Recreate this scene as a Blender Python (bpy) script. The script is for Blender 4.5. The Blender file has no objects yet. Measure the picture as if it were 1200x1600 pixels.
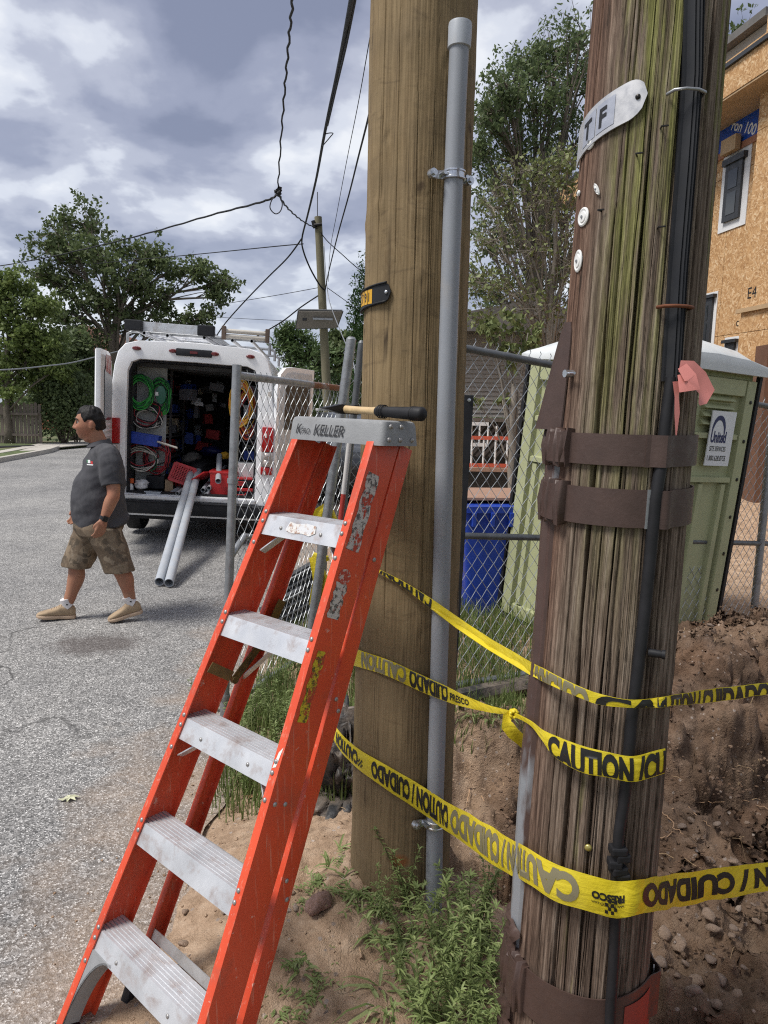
import bpy, bmesh, math, random
import numpy as np
from mathutils import Vector, Matrix

random.seed(7)
rng = np.random.default_rng(7)
scn = bpy.context.scene
COL = scn.collection

# ------------------------------------------------------------------ camera
FPX = 1109.0
CAM_H = 1.70
PITCH = math.atan((800 - 640) / FPX)
ROLL = math.radians(1.2)
cR = Vector((1, 0, 0)); cU = Vector((0, math.sin(PITCH), math.cos(PITCH))); cF = Vector((0, math.cos(PITCH), -math.sin(PITCH)))
rR = cR * math.cos(ROLL) + cU * math.sin(ROLL)
rU = -cR * math.sin(ROLL) + cU * math.cos(ROLL)
cam_d = bpy.data.cameras.new("camera")
cam = bpy.data.objects.new("camera", cam_d)
COL.objects.link(cam)
M = Matrix.Identity(4)
for i in range(3):
    M[i][0] = rR[i]; M[i][1] = rU[i]; M[i][2] = -cF[i]
M[2][3] = CAM_H
cam.matrix_world = M
cam_d.sensor_fit = 'VERTICAL'
cam_d.sensor_height = 24
cam_d.lens = FPX / 1600 * 24
cam_d.clip_end = 2000
cam_d.clip_start = 0.05
scn.camera = cam
scn.cycles.use_denoising = False
scn.cycles.filter_width = 1.15
scn.cycles.sample_clamp_indirect = 6

# ------------------------------------------------------------------ light
EXPO = 1.55
SUN_EL, SUN_AZ = 58.0, -114.0          # azimuth clockwise from +Y: behind the camera, to the left
scn.view_settings.view_transform = 'Standard'
scn.view_settings.look = 'None'
scn.view_settings.exposure = EXPO
scn.view_settings.gamma = 1
scn.view_settings.use_curve_mapping = False
sl = bpy.data.lights.new("sun", 'SUN')
sl.energy = 1.5
sl.angle = math.radians(20)
sl.color = (1.0, 0.965, 0.91)
so = bpy.data.objects.new("sun", sl)
COL.objects.link(so)
sdir = Vector((math.sin(math.radians(SUN_AZ)) * math.cos(math.radians(SUN_EL)),
               math.cos(math.radians(SUN_AZ)) * math.cos(math.radians(SUN_EL)), math.sin(math.radians(SUN_EL))))
so.rotation_euler = sdir.to_track_quat('Z', 'Y').to_euler()

w = bpy.data.worlds.new("World")
scn.world = w
w.use_nodes = True
wn = w.node_tree.nodes; wl = w.node_tree.links
wn.clear()
def wnode(t, **k):
    n = wn.new(t)
    for a, b in k.items():
        setattr(n, a, b)
    return n
sky = wnode('ShaderNodeTexSky', sky_type='NISHITA', sun_disc=False)
sky.sun_elevation = math.radians(SUN_EL)
sky.sun_rotation = math.radians(SUN_AZ)
tc = wnode('ShaderNodeTexCoord')
sep = wnode('ShaderNodeSeparateXYZ'); wl.new(tc.outputs['Generated'], sep.inputs[0])
zz = wnode('ShaderNodeMath', operation='ADD'); wl.new(sep.outputs[2], zz.inputs[0]); zz.inputs[1].default_value = 0.32
zm = wnode('ShaderNodeMath', operation='MAXIMUM'); wl.new(zz.outputs[0], zm.inputs[0]); zm.inputs[1].default_value = 0.05
dx = wnode('ShaderNodeMath', operation='DIVIDE'); wl.new(sep.outputs[0], dx.inputs[0]); wl.new(zm.outputs[0], dx.inputs[1])
dy = wnode('ShaderNodeMath', operation='DIVIDE'); wl.new(sep.outputs[1], dy.inputs[0]); wl.new(zm.outputs[0], dy.inputs[1])
cb = wnode('ShaderNodeCombineXYZ'); wl.new(dx.outputs[0], cb.inputs[0]); wl.new(dy.outputs[0], cb.inputs[1])
mp = wnode('ShaderNodeMapping'); wl.new(cb.outputs[0], mp.inputs[0]); mp.inputs['Location'].default_value = (3.2, 1.15, 0.0)
mp.inputs['Scale'].default_value = (1.0, 1.0, 1.0)
n1 = wnode('ShaderNodeTexNoise'); wl.new(mp.outputs[0], n1.inputs['Vector'])
n1.inputs['Scale'].default_value = 2.9; n1.inputs['Detail'].default_value = 8; n1.inputs['Roughness'].default_value = 0.5; n1.inputs['Distortion'].default_value = 0.12
r1 = wnode('ShaderNodeValToRGB'); wl.new(n1.outputs[0], r1.inputs[0])
cr = r1.color_ramp
cr.interpolation = 'EASE'
SK = 1.0 / (2 ** EXPO)
def skc(r, g, b):
    f = lambda c: (((c / 255 + 0.055) / 1.055) ** 2.4) * SK
    return (f(r), f(g), f(b), 1)
cr.elements[0].position = 0.36; cr.elements[0].color = skc(136, 142, 165)
cr.elements[1].position = 0.63; cr.elements[1].color = skc(246, 248, 252)
e = cr.elements.new(0.445); e.color = skc(160, 165, 186)
e = cr.elements.new(0.52); e.color = skc(190, 194, 210)
e = cr.elements.new(0.57); e.color = skc(224, 228, 238)
# low sky a little paler than the clouds overhead
hz = wnode('ShaderNodeMapRange'); wl.new(sep.outputs[2], hz.inputs[0])
hz.inputs[1].default_value = 0.0; hz.inputs[2].default_value = 0.22; hz.inputs[3].default_value = 0.55; hz.inputs[4].default_value = 0.0
mxh = wnode('ShaderNodeMixRGB'); wl.new(hz.outputs[0], mxh.inputs[0]); wl.new(r1.outputs[0], mxh.inputs[1]); mxh.inputs[2].default_value = skc(205, 213, 228)
bg1 = wnode('ShaderNodeBackground'); wl.new(mxh.outputs[0], bg1.inputs[0]); bg1.inputs[1].default_value = 1.0
bg2 = wnode('ShaderNodeBackground'); wl.new(sky.outputs[0], bg2.inputs[0]); bg2.inputs[1].default_value = 0.07
ad = wnode('ShaderNodeMixShader'); ad.inputs[0].default_value = 0.10
wl.new(bg1.outputs[0], ad.inputs[1]); wl.new(bg2.outputs[0], ad.inputs[2])
wo = wnode('ShaderNodeOutputWorld'); wl.new(ad.outputs[0], wo.inputs[0])

# ------------------------------------------------------------------ picture-to-place helpers
def ray(px, py):
    d = rR * ((px - 600) / FPX) + rU * ((800 - py) / FPX) + cF
    return d
O = Vector((0, 0, CAM_H))
def A(px, py, Y):
    d = ray(px, py); return O + d * (Y / d.y)
def G(px, py, z=0.0):
    d = ray(px, py); return O + d * ((z - CAM_H) / d.z)

# ------------------------------------------------------------------ noise
def _h(i, j, k, s):
    n = (i * 374761393 + j * 668265263 + k * 2147483647 + s * 974634541) & 0xFFFFFFFF
    n = ((n ^ (n >> 13)) * 1274126177) & 0xFFFFFFFF
    n = n ^ (n >> 16)
    return (n & 0xFFFFFF) / float(0xFFFFFF)
def vnoise(x, y, z=0.0, s=0):
    x, y, z = np.broadcast_arrays(np.asarray(x, float), np.asarray(y, float), np.asarray(z, float))
    xi = np.floor(x).astype(np.int64); yi = np.floor(y).astype(np.int64); zi = np.floor(z).astype(np.int64)
    fx, fy, fz = x - xi, y - yi, z - zi
    fx = fx * fx * (3 - 2 * fx); fy = fy * fy * (3 - 2 * fy); fz = fz * fz * (3 - 2 * fz)
    def c(a, b, d): return _h(xi + a, yi + b, zi + d, s)
    x00 = c(0, 0, 0) * (1 - fx) + c(1, 0, 0) * fx
    x10 = c(0, 1, 0) * (1 - fx) + c(1, 1, 0) * fx
    x01 = c(0, 0, 1) * (1 - fx) + c(1, 0, 1) * fx
    x11 = c(0, 1, 1) * (1 - fx) + c(1, 1, 1) * fx
    return ((x00 * (1 - fy) + x10 * fy) * (1 - fz) + (x01 * (1 - fy) + x11 * fy) * fz) * 2 - 1
def fbm(x, y, z=0.0, s=0, o=4, g=0.5):
    t = 0; a = 1.0; f = 1.0
    for k in range(o):
        t = t + a * vnoise(np.asarray(x) * f, np.asarray(y) * f, np.asarray(z) * f, s + k * 17); a *= g; f *= 2.03
    return t
def sstep(a, b, x):
    t = np.clip((np.asarray(x, float) - a) / (b - a), 0, 1); return t * t * (3 - 2 * t)

# ------------------------------------------------------------------ objects
def tag(o, label=None, cat=None, group=None, kind=None):
    if label: o['label'] = label
    if cat: o['category'] = cat
    if group: o['group'] = group
    if kind: o['kind'] = kind
    return o
def empty(name, loc=(0, 0, 0), rot=(0, 0, 0), label=None, cat=None, group=None):
    o = bpy.data.objects.new(name, None)
    COL.objects.link(o)
    o.location = loc; o.rotation_euler = rot
    o.empty_display_size = 0.1
    return tag(o, label, cat, group)
def link(name, me, parent=None):
    o = bpy.data.objects.new(name, me); COL.objects.link(o)
    if parent: o.parent = parent
    return o
def copy_tree(o, parent=None):
    c = o.copy(); COL.objects.link(c); c.parent = parent
    for ch in o.children:
        copy_tree(ch, c)
    return c

class MB:
    def __init__(s, M=None):
        s.v = []; s.f = []; s.mi = []; s.M = M
    def add(s, vs, fs, mi=0):
        b = len(s.v)
        if s.M is not None:
            vs = [s.M @ Vector(v) for v in vs]
        s.v += [tuple(v) for v in vs]
        s.f += [tuple(i + b for i in f) for f in fs]
        s.mi += [mi] * len(fs)
    def box(s, c, size, R=None, mi=0, taper=None):
        hx, hy, hz = size[0] / 2, size[1] / 2, size[2] / 2
        vs = []
        for z in (-1, 1):
            t = 1.0 if (taper is None or z < 0) else taper
            for x, y in ((-1, -1), (1, -1), (1, 1), (-1, 1)):
                p = Vector((x * hx * t, y * hy * t, z * hz))
                if R is not None: p = R @ p
                vs.append(p + Vector(c))
        s.add(vs, [(0, 3, 2, 1), (4, 5, 6, 7), (0, 1, 5, 4), (1, 2, 6, 5), (2, 3, 7, 6), (3, 0, 4, 7)], mi)
    def bar(s, a, b, wdt, thk, side=None, mi=0):
        a = Vector(a); b = Vector(b); d = (b - a); L = d.length; d.normalize()
        sd = Vector(side) if side is not None else (Vector((0, 0, 1)).cross(d) if abs(d.z) < .95 else Vector((1, 0, 0)))
        sd = (sd - d * sd.dot(d)).normalized(); n = d.cross(sd)
        vs = []
        for p in (a, b):
            for x, y in ((-1, -1), (1, -1), (1, 1), (-1, 1)):
                vs.append(p + sd * x * wdt / 2 + n * y * thk / 2)
        s.add(vs, [(0, 3, 2, 1), (4, 5, 6, 7), (0, 1, 5, 4), (1, 2, 6, 5), (2, 3, 7, 6), (3, 0, 4, 7)], mi)
    def tube(s, path, r, n=8, caps=True, closed=False, mi=0, hollow=0):
        P = [Vector(p) for p in path]; m = len(P)
        rr = r if hasattr(r, '__len__') else [r] * m
        vs = []; ref = None
        for i in range(m):
            if closed: t = P[(i + 1) % m] - P[i - 1]
            else: t = P[min(i + 1, m - 1)] - P[max(i - 1, 0)]
            if t.length < 1e-9: t = Vector((0, 0, 1))
            t.normalize()
            if ref is None:
                ref = Vector((0, 0, 1)) if abs(t.z) < .9 else Vector((1, 0, 0))
            ref = (ref - t * ref.dot(t))
            if ref.length < 1e-6: ref = Vector((0, 1, 0)) - t * t.y
            ref.normalize(); b = t.cross(ref)
            for k in range(n):
                a = 2 * math.pi * k / n
                vs.append(P[i] + (ref * math.cos(a) + b * math.sin(a)) * rr[i])
        fs = []
        for i in range(m if closed else m - 1):
            i2 = (i + 1) % m
            for k in range(n):
                k2 = (k + 1) % n
                fs.append((i * n + k, i * n + k2, i2 * n + k2, i2 * n + k))
        if caps and not closed:
            fs.append(tuple(reversed(range(n)))); fs.append(tuple((m - 1) * n + k for k in range(n)))
        s.add(vs, fs, mi)
    def pipe(s, a, b, r, ri, n=20, mi=0):
        """hollow pipe, open at both ends"""
        a = Vector(a); b = Vector(b); d = (b - a).normalized()
        ref = Vector((0, 0, 1)) if abs(d.z) < .9 else Vector((1, 0, 0))
        ref = (ref - d * ref.dot(d)).normalized(); bb = d.cross(ref)
        vs = []
        for p, q in ((a, r), (b, r), (b, ri), (a, ri)):
            for k in range(n):
                t = 2 * math.pi * k / n
                vs.append(p + (ref * math.cos(t) + bb * math.sin(t)) * q)
        fs = []
        for i in range(4):
            j = (i + 1) % 4
            for k in range(n):
                k2 = (k + 1) % n
                fs.append((i * n + k, i * n + k2, j * n + k2, j * n + k))
        s.add(vs, fs, mi)
    def lathe(s, prof, n=16, R=None, c=(0, 0, 0), mi=0):
        vs = []; m = len(prof)
        for r, z in prof:
            for k in range(n):
                a = 2 * math.pi * k / n
                p = Vector((r * math.cos(a), r * math.sin(a), z))
                if R is not None: p = R @ p
                vs.append(p + Vector(c))
        fs = []
        for i in range(m - 1):
            for k in range(n):
                k2 = (k + 1) % n
                fs.append((i * n + k, i * n + k2, (i + 1) * n + k2, (i + 1) * n + k))
        fs.append(tuple(reversed(range(n)))); fs.append(tuple((m - 1) * n + k for k in range(n)))
        s.add(vs, fs, mi)
    def loft(s, rings, caps=True, mi=0, closed=True):
        n = len(rings[0]); vs = [p for r in rings for p in r]; fs = []
        for i in range(len(rings) - 1):
            for k in range(n if closed else n - 1):
                k2 = (k + 1) % n
                fs.append((i * n + k, i * n + k2, (i + 1) * n + k2, (i + 1) * n + k))
        if caps:
            fs.append(tuple(reversed(range(n)))); fs.append(tuple((len(rings) - 1) * n + k for k in range(n)))
        s.add(vs, fs, mi)
    def prism(s, poly, a, b, ax, ay, mi=0):
        """polygon (u,v) in axes ax, ay extruded from point a to point b"""
        a = Vector(a); b = Vector(b); ax = Vector(ax); ay = Vector(ay)
        s.loft([[a + ax * u + ay * v for u, v in poly], [b + ax * u + ay * v for u, v in poly]], True, mi)
    def build(s, name, mats, parent=None, smooth=None, bevel=0, seg=2, **kw):
        me = bpy.data.meshes.new(name)
        me.from_pydata(s.v, [], s.f)
        if not isinstance(mats, (list, tuple)): mats = [mats]
        for m in mats: me.materials.append(m)
        if len(mats) > 1: me.polygons.foreach_set('material_index', s.mi)
        me.update()
        bm = bmesh.new(); bm.from_mesh(me)
        if bevel:
            es = [e for e in bm.edges if len(e.link_faces) == 2 and e.calc_face_angle(0) > 0.5]
            bmesh.ops.bevel(bm, geom=es, offset=bevel, segments=seg, affect='EDGES', profile=0.6, clamp_overlap=True)
        bmesh.ops.recalc_face_normals(bm, faces=bm.faces)
        bm.to_mesh(me); bm.free()
        if smooth is not None:
            me.shade_smooth()
            if smooth < 180: me.set_sharp_from_angle(angle=math.radians(smooth))
        o = link(name, me, parent)
        if kw: tag(o, **kw)
        return o

def grid_obj(name, P, mat, wrap=False, parent=None, smooth=True, flip=False, **kw):
    nu, nv = P.shape[:2]
    me = bpy.data.meshes.new(name)
    idx = np.arange(nu * nv).reshape(nu, nv)
    if wrap: idx = np.vstack([idx, idx[:1]])
    a, b, c, d = idx[:-1, :-1].ravel(), idx[1:, :-1].ravel(), idx[1:, 1:].ravel(), idx[:-1, 1:].ravel()
    q = np.stack([a, b, c, d] if not flip else [d, c, b, a], 1)
    me.vertices.add(nu * nv); me.vertices.foreach_set('co', P.reshape(-1).astype(np.float32))
    me.loops.add(q.size); me.loops.foreach_set('vertex_index', q.ravel().astype(np.int32))
    me.polygons.add(len(q)); me.polygons.foreach_set('loop_start', (np.arange(len(q)) * 4).astype(np.int32))
    me.update(); me.validate()
    me.materials.append(mat)
    if smooth: me.shade_smooth()
    o = link(name, me, parent)
    if kw: tag(o, **kw)
    return o
def attr(o, name, vals):
    a = o.data.attributes.new(name, 'FLOAT', 'POINT'); a.data.foreach_set('value', np.asarray(vals, np.float32).ravel())

# ------------------------------------------------------------------ materials
class NT:
    def __init__(s, name):
        s.m = bpy.data.materials.new(name); s.m.use_nodes = True
        s.t = s.m.node_tree; s.t.nodes.clear()
        s.out = s.n('ShaderNodeOutputMaterial'); s.b = s.n('ShaderNodeBsdfPrincipled')
        s.l(s.b.outputs[0], s.out.inputs[0])
    def n(s, ty, ins=None, **k):
        n = s.t.nodes.new(ty)
        for a, b in k.items(): setattr(n, a, b)
        if ins:
            for a, b in ins.items():
                if isinstance(b, bpy.types.NodeSocket): s.l(b, n.inputs[a])
                else: n.inputs[a].default_value = b
        return n
    def l(s, a, b): s.t.links.new(a, b)
    def coords(s, scale=(1, 1, 1), kind='Object'):
        t = s.n('ShaderNodeTexCoord'); m = s.n('ShaderNodeMapping', {0: t.outputs[kind]})
        m.inputs['Scale'].default_value = scale
        return m.outputs[0]
    def noise(s, vec, scale, detail=4, rough=.5, dist=0.):
        return s.n('ShaderNodeTexNoise', {'Vector': vec, 'Scale': scale, 'Detail': detail, 'Roughness': rough, 'Distortion': dist}).outputs[0]
    def ramp(s, fac, stops):
        r = s.n('ShaderNodeValToRGB', {0: fac}); e = r.color_ramp.elements
        while len(e) < len(stops): e.new(.5)
        for i, (p, c) in enumerate(stops):
            e[i].position = p; e[i].color = (*c, 1) if len(c) == 3 else c
        return r.outputs[0]
    def mask(s, fac, a, b):
        return s.n('ShaderNodeMapRange', {0: fac, 1: a, 2: b}).outputs[0]
    def mix(s, fac, a, b, mode='MIX'):
        m = s.n('ShaderNodeMixRGB', blend_type=mode)
        for i, x in enumerate((fac, a, b)):
            if isinstance(x, bpy.types.NodeSocket): s.l(x, m.inputs[i])
            else: m.inputs[i].default_value = x if i == 0 else (*x, 1) if len(x) == 3 else x
        return m.outputs[0]
    def math(s, op, a, b=0.0):
        m = s.n('ShaderNodeMath', operation=op)
        for i, x in enumerate((a, b)):
            if isinstance(x, bpy.types.NodeSocket): s.l(x, m.inputs[i])
            else: m.inputs[i].default_value = x
        return m.outputs[0]
    def attr(s, name): return s.n('ShaderNodeAttribute', attribute_name=name).outputs['Fac']
    def bump(s, h, strength=.3, dist=.01):
        b = s.n('ShaderNodeBump', {'Height': h, 'Strength': strength, 'Distance': dist}); s.l(b.outputs[0], s.b.inputs['Normal'])
    def set(s, **k):
        nm = {'col': 'Base Color', 'rough': 'Roughness', 'metal': 'Metallic', 'spec': 'Specular IOR Level', 'trans': 'Transmission Weight', 'ior': 'IOR', 'coat': 'Coat Weight', 'alpha': 'Alpha'}
        for a, b in k.items():
            i = s.b.inputs[nm[a]]
            if isinstance(b, bpy.types.NodeSocket): s.l(b, i)
            else: i.default_value = (*b, 1) if a == 'col' and len(b) == 3 else b
        return s.m
def c255(r, g, b):
    f = lambda c: ((c / 255 + 0.055) / 1.055) ** 2.4
    return (f(r), f(g), f(b))
def mk(name, col, rough=.6, metal=0., spec=.5, var=.12, vscale=6., stretch=(1, 1, 1), col2=None, m2=(.45, .65), s2=3., bump=0., bscale=90., bdist=.004, dirt=None, dm=(.5, .75), ds=9., rvar=.1, coat=0., st2=None):
    t = NT(name); v = t.coords(stretch)
    n = t.noise(v, vscale, 5, .6)
    lo = tuple(c * (1 - var) for c in col); hi = tuple(min(1, c * (1 + var)) for c in col)
    c = t.ramp(n, [(.3, lo), (.7, hi)])
    if col2 is not None:
        v2 = t.coords(st2) if st2 else v
        c = t.mix(t.mask(t.noise(v2, s2, 5, .6), *m2), c, col2)
    if dirt is not None:
        c = t.mix(t.mask(t.noise(t.coords(stretch), ds, 6, .65, .3), *dm), c, dirt)
    r = t.n('ShaderNodeMapRange', {0: t.noise(v, vscale * 2.3, 4), 1: .3, 2: .7, 3: max(.02, rough - rvar), 4: min(1, rough + rvar)}).outputs[0]
    if bump: t.bump(t.noise(v, bscale, 4, .6), bump, bdist)
    t.set(col=c, rough=r, metal=metal, spec=spec, coat=coat)
    return t.m
def leafmat(name, c1, c2, c3=None, trans=.25):
    t = NT(name)
    g = t.n('ShaderNodeNewGeometry'); r = g.outputs['Random Per Island']
    st = [(.0, c1), (.6, c2)] + ([(1., c3)] if c3 else [])
    c = t.ramp(r, st)
    big = t.noise(t.coords(kind='Object'), .9, 3)
    c = t.mix(t.mask(big, .35, .7), c, t.mix(.5, c, c2))
    t.set(col=c, rough=.55, spec=.3)
    tr = t.n('ShaderNodeBsdfTranslucent', {0: c})
    m = t.n('ShaderNodeMixShader', {0: trans}); t.l(t.b.outputs[0], m.inputs[1]); t.l(tr.outputs[0], m.inputs[2]); t.l(m.outputs[0], t.out.inputs[0])
    return t.m

MT = {}
MT['galv'] = mk('galvanised_steel', (.30, .31, .32), .5, .75, var=.2, vscale=20, dirt=(.16, .15, .14), dm=(.55, .8))
MT['galv_rusty'] = mk('rusty_galvanised', (.30, .31, .32), .55, .5, var=.2, vscale=20, col2=(.20, .085, .045), s2=5, m2=(.44, .56))
MT['wire'] = mk('fence_wire', (.42, .44, .45), .5, .35, var=.2, vscale=30)
MT['aluminium'] = mk('aluminium', (.62, .63, .65), .38, .65, var=.10, vscale=8, stretch=(1, 1, 1), dirt=(.42, .39, .37), dm=(.5, .72), ds=14)
MT['tread'] = mk('aluminium_tread', (.60, .61, .63), .42, .55, var=.12, vscale=7, dirt=(.44, .38, .36), dm=(.52, .72), ds=18)
MT['zinc'] = mk('zinc_clamp', (.55, .57, .60), .28, .9, var=.15, vscale=60)
MT['pvc'] = mk('grey_pvc', (.245, .26, .285), .42, var=.06, vscale=4, dirt=(.30, .29, .28), dm=(.55, .8), ds=6)
MT['pvc_pale'] = mk('pale_grey_pvc', (.36, .385, .42), .4, var=.07, vscale=5, dirt=(.42, .40, .38), dm=(.5, .8), ds=8)
MT['black_rubber'] = mk('black_rubber', (.013, .013, .015), .6, spec=.3, var=.3, vscale=20)
MT['black_plastic'] = mk('black_plastic', (.014, .015, .018), .55, spec=.3, var=.3, vscale=9, dirt=(.035, .034, .033), dm=(.55, .85), ds=7)
MT['dark_steel'] = mk('dark_steel', (.035, .033, .032), .4, .8, var=.3)
MT['white_paint'] = mk('white_van_paint', (.83, .835, .84), .28, var=.03, vscale=3, coat=.4, dirt=(.58, .56, .53), dm=(.58, .9), ds=3.2)
MT['white_plastic'] = mk('white_plastic', (.72, .72, .70), .5, var=.06, dirt=(.5, .47, .43), dm=(.55, .85))
MT['red_lens'] = mk('red_lens', (.36, .012, .012), .12, var=.3, vscale=60, stretch=(1, 1, 4))
MT['dark_lens'] = mk('dark_red_lens', (.12, .012, .012), .15, var=.2)
MT['clear_lens'] = mk('clear_lens', (.45, .40, .37), .1, .3, var=.3, vscale=40)
MT['red'] = mk('red_plastic', (.50, .022, .025), .42, var=.12, vscale=14, dirt=(.3, .02, .02))
MT['blue'] = mk('blue_plastic', (.012, .045, .32), .42, var=.12, vscale=6)
MT['orange'] = mk('orange_plastic', (.62, .11, .02), .5)
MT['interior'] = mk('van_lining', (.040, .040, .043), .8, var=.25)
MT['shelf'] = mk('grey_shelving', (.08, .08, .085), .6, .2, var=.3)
MT['pegboard'] = mk('pale_board', (.36, .37, .36), .6, var=.08, dirt=(.25, .25, .24))
MT['glass'] = NT('window_glass').set(col=(.03, .035, .04), rough=.05, spec=.6)

# ================================================================== THE SETTING
# ---- asphalt
def mat_asphalt():
    t = NT('asphalt'); v = t.coords()
    vor = t.n('ShaderNodeTexVoronoi', {'Vector': v, 'Scale': 185.0}); 
    sepc = t.n('ShaderNodeSeparateColor', {0: vor.outputs['Color']})
    st = t.ramp(sepc.outputs[0], [(0, (.07, .068, .067)), (.4, (.155, .152, .148)), (.72, (.26, .255, .25)), (.9, (.44, .43, .42)), (1, (.72, .71, .69))])
    vor2 = t.n('ShaderNodeTexVoronoi', {'Vector': v, 'Scale': 80.0}); sp2 = t.n('ShaderNodeSeparateColor', {0: vor2.outputs['Color']})
    st = t.mix(t.mask(sp2.outputs[1], .82, .86), st, t.ramp(sp2.outputs[0], [(0, (.07, .07, .07)), (1, (.36, .35, .34))]))
    big = t.noise(v, .7, 5, .6)
    st = t.mix(1.0, st, t.ramp(big, [(.3, (.80, .80, .81)), (.7, (1.18, 1.17, 1.15))]), 'MULTIPLY')
    med = t.noise(v, 6, 4, .6)
    st = t.mix(1.0, st, t.ramp(med, [(.3, (.84, .84, .84)), (.7, (1.12, 1.12, 1.11))]), 'MULTIPLY')
    # cracks
    cv = t.n('ShaderNodeTexVoronoi', {'Vector': t.n('ShaderNodeVectorMath', {0: v, 1: t.n('ShaderNodeTexNoise', {'Vector': v, 'Scale': 1.2, 'Detail': 6}).outputs[1]}, operation='ADD').outputs[0], 'Scale': .42}, feature='DISTANCE_TO_EDGE')
    crk = t.math('MULTIPLY', t.mask(cv.outputs[0], .006, .0015), t.mask(t.noise(v, .6, 2), .44, .6))
    st = t.mix(t.math('MULTIPLY', crk, .75), st, (.05, .048, .046))
    # oil stain
    s = G(152, 1006)
    sx = t.n('ShaderNodeSeparateXYZ', {0: v})
    dx_ = t.math('DIVIDE', t.math('SUBTRACT', sx.outputs[0], s.x), .36); dy_ = t.math('DIVIDE', t.math('SUBTRACT', sx.outputs[1], s.y), .27)
    d = t.math('ADD', t.math('SQRT', t.math('ADD', t.math('MULTIPLY', dx_, dx_), t.math('MULTIPLY', dy_, dy_))), t.math('MULTIPLY', t.math('SUBTRACT', t.noise(v, 9, 5), .5), 1.1))
    st = t.mix(t.math('MULTIPLY', t.mask(d, 1.1, .5), .62), st, (.06, .045, .04))
    # washed-out sand along the verge
    ed = t.math('ADD', sx.outputs[0], t.math('MULTIPLY', t.math('SUBTRACT', t.noise(v, 2.2, 6, .65), .5), 1.9))
    st = t.mix(t.math('MULTIPLY', t.mask(ed, -1.35, -.55), .75), st, t.ramp(t.noise(v, 60, 4), [(.3, (.26, .18, .12)), (.7, (.42, .31, .22))]))
    t.bump(t.math('ADD', vor.outputs['Distance'], t.noise(v, 60, 3)), .55, .006)
    return t.set(col=st, rough=.85, spec=.35)
MT['asphalt'] = mat_asphalt()
pts = []
for i in range(150):
    y = .2 + i * .08
    pts.append((-.62 - .012 * (y - 2) + .10 * float(fbm(y * 1.3, 0, 0, 3, 4)) + (.12 if y > 5 else 0) * min(1, (y - 5) / 2 if y > 5 else 0), y))
road_poly = [(-.6, -7)] + pts + [(-.3, 14), (.4, 60), (-40, 60), (-40, -7)]
me = bpy.data.meshes.new('road'); me.from_pydata([(x, y, 0) for x, y in road_poly], [], [tuple(range(len(road_poly)))]); me.materials.append(MT['asphalt'])
tag(link('road', me), kind='structure')

# ---- lawn beyond, far ground
MT['lawn'] = mk('lawn_grass', (.075, .10, .032), .9, var=.4, vscale=3, col2=(.16, .13, .075), s2=.5, m2=(.5, .7), bump=.6, bscale=30)
MT['concrete'] = mk('pale_concrete', (.42, .39, .345), .85, var=.12, vscale=2, dirt=(.28, .25, .21), dm=(.5, .8), ds=1.5)
b = MB()
XL, XR, YN, YF = -1.3, 7.2, .25, 12.0
for x0, x1, y0, y1 in ((-600, XL, -200, 900), (XR, 600, -200, 900), (XL, XR, -200, YN), (XL, XR, YF, 900)):
    b.add([(x0, y0, -.04), (x1, y0, -.04), (x1, y1, -.04), (x0, y1, -.04)], [(0, 1, 2, 3)])
b.build('ground', MT['lawn'], kind='structure')
kerb = [G(-400, 830), G(-150, 752), G(0, 722), G(45, 713.5), G(75, 707.5), G(90, 702)]
kerb2 = [G(90, 702), G(150, 697.5), G(215, 693)]
b = MB()
land = [(p.x, p.y) for p in kerb] + [(p.x, p.y) for p in kerb2[1:]] + [(-13, 70), (-300, 300), (-300, kerb[0].y)]
n = len(land)
b.add([(x, y, .11) for x, y in land] + [(x, y, -.03) for x, y in land], [tuple(range(n))] + [(i, (i + 1) % n, n + (i + 1) % n, n + i) for i in range(n)])
b.build('lawn', MT['lawn'], kind='structure')
b = MB()
for i in range(len(kerb) - 1):
    a_, c_ = kerb[i], kerb[i + 1]
    b.bar((a_.x, a_.y, .065), (c_.x, c_.y, .065), .17, .15, side=(c_.y - a_.y, a_.x - c_.x, 0))
b.build('kerb', MT['concrete'], bevel=.012, kind='structure')
def sheet(name, P, mat, z, **kw):
    b = MB(); n = len(P)
    b.add([(p.x, p.y, z) for p in P] + [(p.x, p.y, z - .03) for p in P], [tuple(range(n))] + [(i, (i + 1) % n, n + (i + 1) % n, n + i) for i in range(n)])
    return b.build(name, mat, **kw)
sheet('driveway', [G(62, 709), G(90, 703.5), G(150, 698), G(190, 694), G(160, 690.5), G(120, 692), G(78, 697), G(52, 703), G(30, 710)], MT['concrete'], .118, kind='structure')
sheet('sidewalk', [G(-260, 745), G(0, 714), G(48, 704.8), G(75, 698), G(60, 698), G(36, 703), G(0, 710), G(-260, 735)], MT['concrete'], .124, kind='structure')
sheet('storm_drain', [G(-30, 706.5), G(52, 702.2), G(56, 700.6), G(-30, 703.2)], MT['black_rubber'], .13, kind='structure')

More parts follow.
